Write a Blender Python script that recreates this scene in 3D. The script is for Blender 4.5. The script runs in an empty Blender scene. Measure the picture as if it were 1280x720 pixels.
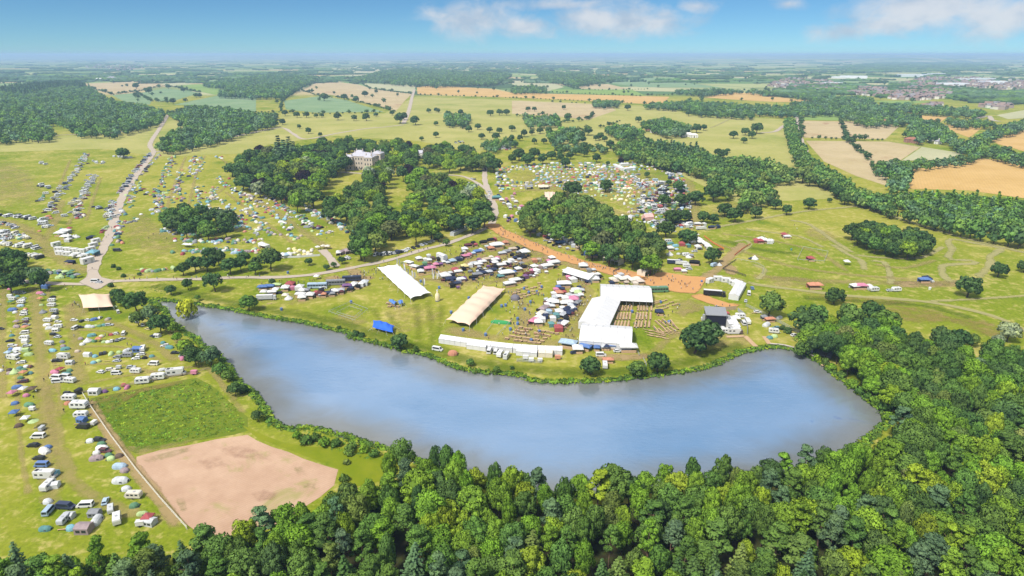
import bpy, math, random
import numpy as np
from mathutils import Vector, Matrix, Euler
from mathutils.geometry import delaunay_2d_cdt

# ---------------------------------------------------------------- camera, sky, sun, exposure
R = math.radians
rnd = random.Random(7)
rng = np.random.default_rng(7)
scene = bpy.context.scene
COLL = scene.collection
FOCAL, H0, V0 = 800.0, 120.0, 68.0            # focal length in pixels of a 1280x720 frame, eye height, horizon row
PITCH = math.atan((360 - V0) / FOCAL)
cam_data = bpy.data.cameras.new('camera')
cam_data.sensor_width = 36.0
cam_data.lens = 36.0 * FOCAL / 1280.0
cam_data.clip_start = 1.0
cam_data.clip_end = 120000.0
cam = bpy.data.objects.new('camera', cam_data)
COLL.objects.link(cam)
cam.location = (0, 0, H0)
cam.rotation_euler = (math.pi / 2 - PITCH, 0, 0)
scene.camera = cam

SUN_EL, SUN_AZ = R(54), R(222)                # compass azimuth of the sun, clockwise from +Y: behind the viewer, to the left
EXPOSURE = 0.72
SKY_STRENGTH = 0.098
SUN_STRENGTH = 3.1
HAZE_DENSITY = 1.15e-4
HAZE_COLOR = (0.44, 0.64, 1.0, 1)

sun_data = bpy.data.lights.new('sun', 'SUN')
sun_data.energy = SUN_STRENGTH
sun_data.angle = R(9.0)
sun_data.color = (1.0, 0.95, 0.86)
sun = bpy.data.objects.new('sun', sun_data)
COLL.objects.link(sun)
sun_dir = Vector((math.sin(SUN_AZ) * math.cos(SUN_EL), math.cos(SUN_AZ) * math.cos(SUN_EL), math.sin(SUN_EL)))
sun.rotation_euler = sun_dir.to_track_quat('Z', 'Y').to_euler()

def ray(u, v):
    x, y = (u - 640) / FOCAL, -(v - 360) / FOCAL
    return Vector((x, math.cos(PITCH) + y * math.sin(PITCH), -math.sin(PITCH) + y * math.cos(PITCH)))

def P(u, v, z=0.0):
    """the point of the horizontal plane at height z that the viewer sees at (u, v)"""
    d = ray(u, v)
    t = (z - H0) / d.z
    return Vector((d.x * t, d.y * t, z))

def pxm(u, v):
    """pixels per metre at the ground point under (u, v)"""
    d = ray(u, v)
    return FOCAL / (-H0 / d.z)

def new_tree(mat):
    mat.use_nodes = True
    nt = mat.node_tree
    nt.nodes.clear()
    return nt

class N:
    """small helper to wire nodes"""
    def __init__(self, nt): self.nt = nt
    def n(self, t, **kw):
        nd = self.nt.nodes.new(t)
        ins = kw.pop('ins', {})
        for k, v in kw.items(): setattr(nd, k, v)
        for k, v in ins.items(): self.set(nd.inputs[k], v)
        return nd
    def set(self, sock, v):
        if isinstance(v, bpy.types.NodeSocket): self.nt.links.new(v, sock)
        else: sock.default_value = v
    def math(self, op, a, b=0.0, c=None, clamp=False):
        nd = self.n('ShaderNodeMath', operation=op, use_clamp=clamp)
        self.set(nd.inputs[0], a); self.set(nd.inputs[1], b)
        if c is not None: self.set(nd.inputs[2], c)
        return nd.outputs[0]
    def mix(self, f, a, b, blend='MIX'):
        nd = self.n('ShaderNodeMix', data_type='RGBA', blend_type=blend)
        self.set(nd.inputs[0], f); self.set(nd.inputs[6], a); self.set(nd.inputs[7], b)
        return nd.outputs[2]
    def noise(self, vec, scale, detail=3.0, rough=0.55, dist=0.0):
        nd = self.n('ShaderNodeTexNoise', ins={'Scale': scale, 'Detail': detail, 'Roughness': rough, 'Distortion': dist})
        if vec is not None: self.set(nd.inputs['Vector'], vec)
        return nd.outputs['Fac']
    def ramp(self, f, lo, hi):
        nd = self.n('ShaderNodeMapRange', interpolation_type='SMOOTHSTEP', ins={'From Min': lo, 'From Max': hi})
        self.set(nd.inputs['Value'], f)
        return nd.outputs['Result']

def C4(c): return (c[0], c[1], c[2], 1.0)

world = bpy.data.worlds.new('World')
scene.world = world
world.use_nodes = True
def build_world():
    nt = world.node_tree
    nt.nodes.clear()
    k = N(nt)
    sky = k.n('ShaderNodeTexSky', sky_type='NISHITA', sun_disc=False, sun_elevation=SUN_EL, sun_rotation=SUN_AZ,
              altitude=1500.0, air_density=0.7, dust_density=0.0, ozone_density=6.0)
    tint = k.mix(1.0, sky.outputs[0], (0.38, 0.545, 0.59, 1), 'MULTIPLY')
    tc = k.n('ShaderNodeTexCoord').outputs['Generated']
    sep = k.n('ShaderNodeSeparateXYZ', ins={0: tc})
    az = k.math('ARCTAN2', sep.outputs[0], sep.outputs[1])
    el = k.math('ARCSINE', sep.outputs[2])
    v = k.n('ShaderNodeCombineXYZ', ins={0: az, 1: k.math('MULTIPLY', el, 1.5), 2: 0.0}).outputs[0]
    n1 = k.noise(v, 20.0, 6.0, 0.62, 0.4)
    n2 = k.noise(v, 5.0, 4.0, 0.5)
    def azel(u, vv):
        d = ray(u, vv).normalized()
        return math.atan2(d.x, d.y), math.asin(d.z)
    mask = None
    for u, vv, ru, rv, top in ((590, 24, 48, 22, 1), (655, 33, 50, 15, .9), (760, 26, 72, 21, 1.05), (820, 28, 44, 16, 1), (870, 8, 26, 12, .75),
                               (1165, 12, 85, 26, 1.1), (1060, 40, 55, 13, .85), (1240, 24, 75, 24, 1.05), (985, 5, 24, 10, .7), (1110, 30, 45, 18, .95),
                               (700, 6, 120, 12, .65), (150, -30, 120, 20, .9), (400, -60, 140, 26, 1)):
        a0, e0 = azel(u, vv)
        a1, _ = azel(u + ru * 1.25, vv); _, e1 = azel(u, vv - rv * 1.15)
        dx = k.math('DIVIDE', k.math('SUBTRACT', az, a0), abs(a1 - a0))
        dy = k.math('DIVIDE', k.math('SUBTRACT', el, e0), abs(e1 - e0))
        r = k.math('SQRT', k.math('ADD', k.math('MULTIPLY', dx, dx), k.math('MULTIPLY', dy, dy)))
        m = k.math('SUBTRACT', top, r)
        mask = m if mask is None else k.math('MAXIMUM', mask, m)
    m1 = k.ramp(k.math('ADD', mask, k.math('MULTIPLY', k.math('SUBTRACT', n1, 0.5), 2.0)), -0.30, 0.85)
    # scattered cloud over the unseen sky, added to and brightened for ambient fill
    v3 = k.n('ShaderNodeVectorMath', operation='SCALE', ins={0: tc, 'Scale': 1.0}).outputs[0]
    n3 = k.noise(v3, 3.2, 7.0, 0.55, 0.3)
    high = k.ramp(el, 0.10, 0.22)
    m2 = k.math('MULTIPLY', k.ramp(n3, 0.40, 0.60), high)
    
    shade = k.ramp(k.noise(k.n('ShaderNodeVectorMath', operation='ADD', ins={0: v, 1: (0, 0.018, 0)}).outputs[0], 17.0, 5.0, 0.55), 0.30, 0.68)
    ccol = k.mix(shade, (3.0, 3.5, 4.2, 1), (4.9, 4.9, 5.0, 1))
    out = k.mix(m2, k.mix(k.math('MULTIPLY', m1, 0.80), tint, ccol), k.mix(shade, (5.5, 5.8, 6.2, 1), (8.5, 8.5, 8.6, 1)))
    bg = k.n('ShaderNodeBackground', ins={'Color': out, 'Strength': SKY_STRENGTH})
    o = k.n('ShaderNodeOutputWorld')
    nt.links.new(bg.outputs[0], o.inputs['Surface'])
build_world()

vs = scene.view_settings
scene.display_settings.display_device = 'sRGB'
vs.view_transform = 'Standard'
vs.look = 'None'
vs.exposure = EXPOSURE
vs.gamma = 1.0
vs.use_curve_mapping = False
scene.render.engine = 'CYCLES'
scene.cycles.use_denoising = True
scene.cycles.max_bounces = 6
scene.cycles.diffuse_bounces = 2
scene.cycles.glossy_bounces = 2
scene.cycles.transmission_bounces = 2
scene.cycles.transparent_max_bounces = 8
scene.cycles.volume_bounces = 1
scene.cycles.sample_clamp_indirect = 4.0

# ---------------------------------------------------------------- colours and materials
COL = dict(white=(.68, .68, .67), cream=(.74, .66, .48), grey=(.26, .27, .29), silver=(.48, .50, .53), black=(.02, .02, .023), red=(.55, .03, .04),
           maroon=(.16, .02, .03), orange=(.75, .20, .03), yellow=(.78, .62, .04), lime=(.42, .66, .10), green=(.06, .30, .11), teal=(.04, .33, .34),
           cyan=(.10, .50, .66), blue=(.05, .20, .62), navy=(.025, .045, .13), purple=(.24, .07, .30), pink=(.78, .14, .34), mauve=(.42, .28, .30),
           tan=(.58, .42, .26), brown=(.16, .09, .05), beige=(.72, .55, .42), sky=(.33, .55, .78), pale=(.62, .66, .68))
def _mute(c, s=.40):
    g = .3 * c[0] + .6 * c[1] + .1 * c[2]
    return tuple(x * (1 - s) * .9 + g * s for x in c)
COL = {k_: (_mute(c_) if k_ not in ('white', 'black', 'silver', 'grey') else c_) for k_, c_ in COL.items()}
COLWORD = dict(sky='pale blue', pale='pale grey', navy='navy blue')
MATS = {}
def mat(name, build):
    if name not in MATS:
        m = bpy.data.materials.new(name)
        build(N(new_tree(m)))
        MATS[name] = m
    return MATS[name]
def out(k, shader):
    o = k.n('ShaderNodeOutputMaterial')
    k.nt.links.new(shader, o.inputs['Surface'])
def principled(k, col, rough=0.6, spec=0.3, metal=0.0, normal=None, **kw):
    p = k.n('ShaderNodeBsdfPrincipled', ins={'Base Color': col, 'Roughness': rough, 'Specular IOR Level': spec, 'Metallic': metal})
    if normal is not None: k.set(p.inputs['Normal'], normal)
    return p.outputs[0]
def plain(name, col, rough=0.6, spec=0.3, metal=0.0, vary=0.12, scale=1.5):
    def b(k):
        pos = k.n('ShaderNodeNewGeometry').outputs['Position']
        f = k.noise(pos, scale, 3.0)
        c = k.mix(f, C4([x * (1 - vary) for x in col]), C4([min(x * (1 + vary), .95) for x in col]))
        out(k, principled(k, c, rough, spec, metal))
    return mat(name, b)
def tinted(name, rough, spec, vary=0.18, scale=0.9):
    def b(k):
        oi = k.n('ShaderNodeObjectInfo')
        pos = k.n('ShaderNodeNewGeometry').outputs['Position']
        f = k.ramp(k.noise(pos, scale, 4.0), 0.3, 0.7)
        c = k.mix(f, k.mix(1.0, oi.outputs['Color'], (1 - vary,) * 3 + (1,), 'MULTIPLY'), oi.outputs['Color'])
        out(k, principled(k, c, rough, spec))
    return mat(name, b)
M_PAINT = tinted('vehicle_paint', 0.28, 0.5, 0.10)
M_FABRIC = tinted('tent_fabric', 0.8, 0.15, 0.22)
M_SOLID = tinted('painted_metal', 0.55, 0.3, 0.15)
M_GLASS = plain('dark_glass', (.025, .032, .04), 0.08, 0.6)
M_TYRE = plain('tyre_rubber', (.02, .02, .02), 0.85)
M_STEEL = plain('galvanised_steel', (.42, .43, .44), 0.45, 0.5, 0.3)
M_DARK = plain('dark_steel', (.035, .037, .042), 0.5)
M_WHITE = plain('white_pvc', (.64, .64, .645), 0.5, 0.3, vary=0.07, scale=0.25)
M_WOOD = plain('pale_timber', (.50, .34, .20), 0.75, vary=0.25, scale=2.0)
M_BARK = plain('bark', (.085, .06, .042), 0.9, 0.1, vary=0.4, scale=3.0)
M_PINEBARK = plain('pine_bark', (.20, .13, .09), 0.9, 0.1, vary=0.35, scale=3.0)
M_SHADE = plain('tent_interior', (.07, .07, .08), 0.9)
def b_stuff(k):
    a = k.n('ShaderNodeAttribute', attribute_name='col', attribute_type='GEOMETRY')
    out(k, principled(k, a.outputs['Color'], 0.6, 0.25))
M_STUFF = mat('mixed_fabric_and_paint', b_stuff)
def foliage(name, src):
    def b(k):
        if src == 'OBJECT': c = k.n('ShaderNodeObjectInfo').outputs['Color']
        else: c = k.n('ShaderNodeAttribute', attribute_name='tint', attribute_type='INSTANCER').outputs['Color']
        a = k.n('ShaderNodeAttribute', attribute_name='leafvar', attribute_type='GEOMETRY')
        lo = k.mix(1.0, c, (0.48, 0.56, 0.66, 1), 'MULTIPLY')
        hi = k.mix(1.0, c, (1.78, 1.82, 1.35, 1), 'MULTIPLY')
        cc = k.mix(a.outputs['Fac'], lo, hi)  # wide leaf colour range imitates highlights and dark gaps
        d = k.n('ShaderNodeBsdfDiffuse', ins={'Color': cc})
        t = k.n('ShaderNodeBsdfTranslucent', ins={'Color': k.mix(1.0, cc, (1.1, 1.15, 0.55, 1), 'MULTIPLY')})
        m = k.n('ShaderNodeMixShader', ins={0: 0.22})
        k.nt.links.new(d.outputs[0], m.inputs[1]); k.nt.links.new(t.outputs[0], m.inputs[2])
        out(k, m.outputs[0])
    return mat(name, b)
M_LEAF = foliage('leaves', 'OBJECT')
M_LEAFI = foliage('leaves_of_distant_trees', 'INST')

# ---------------------------------------------------------------- mesh helpers
class MB:
    """collects shapes into one mesh; slot = material slot"""
    def __init__(self): self.v, self.f, self.s, self.c = [], [], [], []
    def add(self, vs, fs, slot=0):
        o = len(self.v)
        self.v.extend(tuple(x) for x in vs)
        self.f.extend(tuple(i + o for i in f) for f in fs)
        self.s.extend([slot] * len(fs))
        return self
    def box(self, cx, cy, z0, sx, sy, sz, rot=0.0, slot=0, tx=1.0, ty=1.0):
        """box on z0; tx, ty shrink the top"""
        c, s = math.cos(rot), math.sin(rot)
        vs = []
        for z, kx, ky in ((z0, 1, 1), (z0 + sz, tx, ty)):
            for dx, dy in ((-1, -1), (1, -1), (1, 1), (-1, 1)):
                x, y = dx * sx * kx / 2, dy * sy * ky / 2
                vs.append((cx + x * c - y * s, cy + x * s + y * c, z))
        return self.add(vs, [(3, 2, 1, 0), (4, 5, 6, 7), (0, 1, 5, 4), (1, 2, 6, 5), (2, 3, 7, 6), (3, 0, 4, 7)], slot)
    def prism(self, prof, y0, y1, slot=0, inset=None):
        """profile (x, z), counter-clockwise seen from -y, swept from y0 to y1"""
        n = len(prof)
        vs = [(x, y0, z) for x, z in prof] + [(x, y1, z) for x, z in prof]
        fs = [tuple(range(n)), tuple(range(2 * n - 1, n - 1, -1))] + [(i, i + n, (i + 1) % n + n, (i + 1) % n) for i in range(n)]
        return self.add(vs, fs, slot)
    def tube(self, a, b, r0, r1, n=6, slot=0):
        a, b = Vector(a), Vector(b)
        d = (b - a)
        q = d.to_track_quat('Z', 'Y')
        vs = []
        for p, r in ((a, r0), (b, r1)):
            for i in range(n):
                t = 2 * math.pi * i / n
                vs.append(p + q @ Vector((r * math.cos(t), r * math.sin(t), 0)))
        fs = [(i, (i + 1) % n, (i + 1) % n + n, i + n) for i in range(n)] + [tuple(range(n - 1, -1, -1)), tuple(range(n, 2 * n))]
        return self.add(vs, fs, slot)
    def quad(self, a, b, c, d, slot=0): return self.add([a, b, c, d], [(0, 1, 2, 3)], slot)
    def mesh(self, name, mats, smooth=False):
        me = bpy.data.meshes.new(name)
        me.from_pydata(self.v, [], self.f)
        for m in (mats if isinstance(mats, (list, tuple)) else [mats]): me.materials.append(m)
        if len(me.materials) > 1: me.polygons.foreach_set('material_index', self.s)
        if smooth: me.polygons.foreach_set('use_smooth', [True] * len(me.polygons))
        me.update()
        return me

def link(name, data, parent=None, loc=None, rotz=0.0, color=None, **props):
    o = bpy.data.objects.new(name, data)
    COLL.objects.link(o)
    if parent is not None: o.parent = parent
    if loc is not None: o.location = loc
    if rotz: o.rotation_euler = (0, 0, rotz)
    if color is not None: o.color = C4(color)
    for k_, v_ in props.items(): o[k_] = v_
    return o
def structure(name, me, **kw): return link(name, me, kind='structure', **kw)

THINGS = []           # (object, label head, zone, colour word, kind word) -> labels are worded at the end
def thing(name, data, cat, head, zone, loc, rotz=0.0, color=None, group=None, word=None):
    o = link(name, data, None, loc, rotz, color, category=cat)
    if group: o['group'] = group
    THINGS.append([o, head, zone, word or head])
    return o

def inpoly(u, v, poly):
    r = False
    j = len(poly) - 1
    for i in range(len(poly)):
        a, b = poly[i], poly[j]
        if (a[1] > v) != (b[1] > v) and u < (b[0] - a[0]) * (v - a[1]) / (b[1] - a[1]) + a[0]: r = not r
        j = i
    return r
def prs(s): return [tuple(float(x) for x in p.split(',')) for p in s.split()]
def catmull(pts, step=3.0, closed=False):
    pts = [Vector(p[:2]) for p in pts]
    n = len(pts)
    res = []
    for i in range(n if closed else n - 1):
        if closed: p0, p1, p2, p3 = pts[i - 1], pts[i], pts[(i + 1) % n], pts[(i + 2) % n]
        else: p0, p1, p2, p3 = pts[max(i - 1, 0)], pts[i], pts[i + 1], pts[min(i + 2, n - 1)]
        m = max(1, int((p2 - p1).length / step))
        for j in range(m):
            t = j / m
            res.append(0.5 * ((2 * p1) + (p2 - p0) * t + (2 * p0 - 5 * p1 + 4 * p2 - p3) * t * t + (3 * p1 - p0 - 3 * p2 + p3) * t ** 3))
    if not closed: res.append(pts[-1])
    return res
def along(pts, gap):
    """points every gap metres along a polyline of 2D points, with heading"""
    res, carry = [], 0.0
    for a, b in zip(pts[:-1], pts[1:]):
        d = (b - a).length
        if d < 1e-6: continue
        t = carry
        while t < d:
            res.append((a.lerp(b, t / d), math.atan2(b.y - a.y, b.x - a.x)))
            t += gap
        carry = t - d
    return res
def lift(x, y, lvl): return lvl * 0.02 * (1 + math.hypot(x, y) / 400)
# ---------------------------------------------------------------- ground, lake, fields, roads
LAKE_PX = prs('184,373 207,374 230,376 248,378 276,383 299,387 325,392 347,396 370,400 400,405 420,411 437,413 445,421 470,425 490,431 512,438 532,441 '
              '545,446 556,451 574,456 592,461 615,464 632,465 650,467 657,471 677,474 700,475 715,474 742,474 765,473 787,471 807,468 827,465 850,462 '
              '872,459 891,454 904,447 922,439 940,435 957,431 980,433 1001,438 1015,445 1023,451 1032,455 1042,462 1050,470 1070,482 1085,497 1105,511 '
              '1114,528 1104,540 1072,562 1020,585 960,603 850,612 760,622 660,620 600,606 545,588 505,574 470,560 440,550 420,545 395,539 377,536 362,539 '
              '345,536 332,527 326,508 308,490 289,476 280,459 272,448 250,433 239,425 226,414 218,409 207,399 197,384')
LAKE = catmull([P(u, v) for u, v in LAKE_PX], 4.0, True)
LAKE = [p + Vector((math.sin(i * 1.7) + math.sin(i * 0.61 + 1), math.cos(i * 1.3) + math.sin(i * 0.83))) * 0.28 for i, p in enumerate(LAKE)]
LAKE_XY = [(p.x, p.y) for p in LAKE]

def ground_nodes(k, far=True):
    pos = k.n('ShaderNodeNewGeometry').outputs['Position']
    nl = k.noise(pos, 0.0045, 4.0, 0.55, 0.5)
    nm = k.noise(pos, 0.028, 4.0, 0.6, 0.3)
    ns = k.noise(pos, 0.22, 4.0, 0.65)
    nf = k.ramp(k.noise(pos, 0.75, 4.0, 0.75), 0.3, 0.7)
    green = k.mix(nf, (0.125, 0.172, 0.010, 1), (0.220, 0.268, 0.018, 1))
    olive = k.mix(ns, (0.245, 0.240, 0.028, 1), (0.355, 0.335, 0.058, 1))
    straw = k.mix(nf, (0.37, 0.315, 0.095, 1), (0.50, 0.42, 0.165, 1))
    a = k.ramp(k.math('ADD', nl, k.math('MULTIPLY', nm, 0.55)), 0.62, 0.90)
    c = k.mix(k.math('MULTIPLY', a, 0.85), green, olive)
    b = k.ramp(k.math('ADD', k.math('MULTIPLY', nm, 0.8), k.math('MULTIPLY', ns, 0.7)), 0.74, 0.98)
    c = k.mix(k.math('MULTIPLY', b, 0.72), c, straw)
    d = k.ramp(k.math('ADD', k.math('MULTIPLY', ns, 0.7), k.math('MULTIPLY', k.noise(pos, 0.5, 3.0, 0.7), 0.5)), 0.60, 0.78)
    c = k.mix(k.math('MULTIPLY', d, 0.60), c, straw)
    lush = k.ramp(nm, 0.42, 0.28)
    c = k.mix(k.math('MULTIPLY', lush, 0.8), c, k.mix(nf, (0.075, 0.135, 0.006, 1), (0.140, 0.215, 0.010, 1)))
    return pos, c, nf, ns, nm

def b_ground(k):
    pos, c, nf, ns, nm = ground_nodes(k)
    sep = k.n('ShaderNodeSeparateXYZ', ins={0: pos})
    # farmland beyond the park: a patchwork of fields
    warp = k.n('ShaderNodeTexNoise', ins={'Scale': 0.0012, 'Detail': 2.0})
    k.set(warp.inputs['Vector'], pos)
    wv = k.n('ShaderNodeVectorMath', operation='MULTIPLY_ADD', ins={0: warp.outputs['Color'], 1: (500, 500, 0)})
    k.set(wv.inputs[2], pos)
    vor = k.n('ShaderNodeTexVoronoi', voronoi_dimensions='2D', feature='F1', ins={'Scale': 0.0034, 'Randomness': 0.85})
    k.set(vor.inputs['Vector'], wv.outputs[0])
    edge = k.n('ShaderNodeTexVoronoi', voronoi_dimensions='2D', feature='DISTANCE_TO_EDGE', ins={'Scale': 0.0034, 'Randomness': 0.85})
    k.set(edge.inputs['Vector'], wv.outputs[0])
    cs = k.n('ShaderNodeSeparateColor', ins={0: vor.outputs['Color']})
    rampn = k.n('ShaderNodeValToRGB')
    cr = rampn.color_ramp
    cr.interpolation = 'CONSTANT'
    stops = [(0, (.14, .23, .07)), (.16, (.24, .31, .10)), (.30, (.36, .38, .16)), (.42, (.11, .19, .07)), (.52, (.44, .42, .23)), (.66, (.22, .31, .13)),
             (.76, (.45, .36, .18)), (.84, (.24, .28, .10)), (.92, (.07, .12, .05))]
    while len(cr.elements) < len(stops): cr.elements.new(0.5)
    for e, (p_, c_) in zip(cr.elements, stops): e.position = p_; e.color = C4(c_)
    k.set(rampn.inputs[0], cs.outputs[0])
    fld = k.mix(k.math('MULTIPLY', ns, 0.5), rampn.outputs[0], k.mix(1.0, rampn.outputs[0], (.75, .8, .8, 1), 'MULTIPLY'))
    hedge = k.ramp(k.math('ADD', edge.outputs['Distance'], k.math('MULTIPLY', nm, 0.02)), 0.045, 0.018)
    fld = k.mix(k.math('MULTIPLY', hedge, 0.8), fld, (.05, .08, .035, 1))
    fmask = k.ramp(k.math('ADD', sep.outputs[1], k.math('MULTIPLY', nm, 120.0)), 2050.0, 2250.0)
    out(k, k.n('ShaderNodeBsdfDiffuse', ins={'Color': k.mix(fmask, c, fld)}).outputs[0])
M_GROUND = mat('meadow_and_farmland', b_ground)

def build_ground():
    xs = [-46000, -30000, -18000, -10000, -6000, -3500] + list(range(-2400, 2401, 300)) + [3500, 6000, 10000, 18000, 30000, 46000]
    ys = [-600, -200] + list(range(0, 2801, 200)) + [3400, 4200, 5200, 6500, 8500, 12000, 18000, 26000, 36000, 46000]
    pts = [Vector(p) for p in LAKE_XY]
    n = len(pts)
    edges = [(i, (i + 1) % n) for i in range(n)]
    base = len(pts)
    for y in ys:
        for x in xs:
            if not inpoly(x, y, LAKE_XY): pts.append(Vector((x + 0.37, y + 0.21)))
    v2, e2, f2, ov, oe, of = delaunay_2d_cdt(pts, edges, [], 0, 1e-4)
    faces = []
    for f in f2:
        cx = sum(v2[i][0] for i in f) / 3; cy = sum(v2[i][1] for i in f) / 3
        if not inpoly(cx, cy, LAKE_XY): faces.append(f)
    vs = [(p[0], p[1], 0.0) for p in v2]
    me = bpy.data.meshes.new('ground')
    me.from_pydata(vs, [], faces)
    me.materials.append(M_GROUND)
    me.update()
    structure('ground', me)
    # the bank drops from the grass to the water
    m = MB()
    for i in range(n):
        a, b = LAKE[i], LAKE[(i + 1) % n]
        m.quad((a.x, a.y, 0), (b.x, b.y, 0), (b.x, b.y, -1.4), (a.x, a.y, -1.4))
    structure('lake_bank', m.mesh('lake_bank', plain('bank_earth', (.10, .085, .04), 0.9, 0.1, vary=0.5, scale=0.6)))
build_ground()

def b_water(k):
    pos = k.n('ShaderNodeNewGeometry').outputs['Position']
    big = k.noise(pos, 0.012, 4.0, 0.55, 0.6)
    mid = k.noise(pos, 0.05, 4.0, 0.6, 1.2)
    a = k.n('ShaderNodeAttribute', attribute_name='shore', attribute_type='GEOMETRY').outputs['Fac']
    deep = k.mix(k.ramp(big, 0.3, 0.7), (.118, .222, .372, 1), (.182, .282, .432, 1))  # spread of the two blues is part of the painted cloud reflections
    weed = k.ramp(k.math('ADD', k.math('MULTIPLY', mid, 0.6), k.math('MULTIPLY', big, 0.6)), 0.70, 0.80)  # mottling in the base colour that imitates reflected clouds
    deep = k.mix(k.math('MULTIPLY', weed, 0.55), deep, (.04, .095, .30, 1))  # weed here is the painted cloud-reflection mottling, not plants
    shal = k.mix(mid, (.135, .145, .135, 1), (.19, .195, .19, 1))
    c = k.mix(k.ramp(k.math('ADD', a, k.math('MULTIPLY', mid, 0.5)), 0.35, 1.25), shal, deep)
    st = k.n('ShaderNodeMapping', ins={'Scale': (0.55, 1.6, 1.0), 'Rotation': (0, 0, 0.25)})
    k.set(st.inputs[0], pos)
    rip = k.noise(st.outputs[0], 0.55, 3.0, 0.6)
    rip2 = k.noise(st.outputs[0], 0.03, 4.0, 0.6, 0.8)
    calm = k.ramp(rip2, 0.36, 0.6)
    bmp = k.n('ShaderNodeBump', ins={'Strength': k.math('MULTIPLY_ADD', calm, 0.20, 0.03), 'Distance': 0.6, 'Height': rip})
    p = k.n('ShaderNodeBsdfPrincipled', ins={'Base Color': c, 'Roughness': k.math('MULTIPLY_ADD', calm, 0.12, 0.03), 'IOR': 1.6, 'Specular IOR Level': 0.6, 'Normal': bmp.outputs[0]})
    out(k, p.outputs[0])
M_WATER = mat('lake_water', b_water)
def build_water():
    pts = [Vector(p) for p in LAKE_XY]
    n = len(pts)
    arr = np.array(LAKE_XY)
    x0, y0 = arr.min(0); x1, y1 = arr.max(0)
    edges = [(i, (i + 1) % n) for i in range(n)]
    for y in np.arange(y0, y1, 7.0):
        for x in np.arange(x0, x1, 7.0):
            if inpoly(x, y, LAKE_XY) and np.hypot(arr[:, 0] - x, arr[:, 1] - y).min() > 3: pts.append(Vector((x, y)))
    v2, e2, f2, *_ = delaunay_2d_cdt(pts, edges, [], 0, 1e-4)
    f2 = [f for f in f2 if inpoly(sum(v2[i][0] for i in f) / 3, sum(v2[i][1] for i in f) / 3, LAKE_XY)]
    me = bpy.data.meshes.new('lake_water')
    me.from_pydata([(p[0], p[1], -0.45) for p in v2], [], f2)
    at = me.attributes.new('shore', 'FLOAT', 'POINT')
    d = [min(np.hypot(arr[:, 0] - p[0], arr[:, 1] - p[1]).min() / 24.0, 1.0) for p in v2]
    at.data.foreach_set('value', d)
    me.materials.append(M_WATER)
    me.update()
    structure('lake', me)
build_water()

# fields: each one a sheet of its own
def b_field(c1, c2, lines=0.0, ang=0.0, patch=None):
    def b(k):
        pos = k.n('ShaderNodeNewGeometry').outputs['Position']
        f = k.math('ADD', k.math('MULTIPLY', k.noise(pos, 0.012, 4.0, 0.6), 0.7), k.math('MULTIPLY', k.noise(pos, 0.15, 4.0, 0.65), 0.4))
        c = k.mix(k.ramp(f, 0.35, 0.75), C4(c1), C4(c2))
        if lines:
            mp = k.n('ShaderNodeMapping', ins={'Rotation': (0, 0, ang)})
            k.set(mp.inputs[0], pos)
            w = k.n('ShaderNodeTexWave', ins={'Scale': lines, 'Distortion': 1.5, 'Detail': 2.0})
            k.set(w.inputs[0], mp.outputs[0])
            c = k.mix(k.math('MULTIPLY', k.ramp(w.outputs['Fac'], 0.5, 1.0), 0.16), c, C4([x * 0.66 for x in c1]))
        if patch:
            pm = k.ramp(k.math('ADD', k.noise(pos, patch[1], 5.0, 0.7, 0.6), k.math('MULTIPLY', k.math('SUBTRACT', k.noise(pos, patch[1] * 0.3, 2.0), 0.5), 0.5)), 0.55, 0.72)
            c = k.mix(k.math('MULTIPLY', pm, 0.65), c, C4(patch[0]))
        out(k, k.n('ShaderNodeBsdfDiffuse', ins={'Color': c}).outputs[0])
    return b
FM = dict(gold=mat('ripe_wheat', b_field((.47, .30, .10), (.57, .38, .155), 0.11, 0.5)),
          tan=mat('dry_hay_field', b_field((.40, .32, .17), (.50, .40, .24), 0.12, 1.1, ((.30, .17, .09), 0.02))),
          pale=mat('pale_stubble', b_field((.36, .36, .20), (.45, .43, .27), 0.12, 0.3)),
          crop=mat('blue_green_crop', b_field((.16, .25, .12), (.24, .32, .17), 0.12, 0.8)),
          green=mat('green_pasture', b_field((.17, .27, .06), (.24, .33, .09))),
          park=mat('dry_parkland', b_field((.28, .29, .068), (.40, .365, .13), 0, 0, ((.18, .235, .035), 0.008))),
          soil=mat('bare_pink_soil', b_field((.40, .255, .17), (.54, .375, .265), 0.35, 0.9, ((.27, .27, .08), 0.085))),
          rough=mat('rough_weedy_pasture', b_field((.085, .145, .010), (.155, .195, .022), 0, 0, ((.24, .235, .06), 0.10))))
def sheet(name, px, material, lvl=1, step=None, wob=0.0):
    w = [P(u, v) for u, v in px]
    if step:
        w2 = catmull(w, step, True)
        w = [Vector((p.x + wob * math.sin(i * 1.9), p.y + wob * math.cos(i * 2.3), 0)) for i, p in enumerate(w2)]
    pts = [Vector((p.x, p.y)) for p in w]
    n = len(pts)
    v2, e2, f2, *_ = delaunay_2d_cdt(pts, [(i, (i + 1) % n) for i in range(n)], [], 1, 1e-5)
    me = bpy.data.meshes.new(name)
    me.from_pydata([(p[0], p[1], lift(p[0], p[1], lvl)) for p in v2], [], f2)
    me.materials.append(material)
    me.update()
    for pl in me.polygons:
        if pl.normal.z < 0: me.flip_normals(); break
    return structure(name, me)
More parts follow.
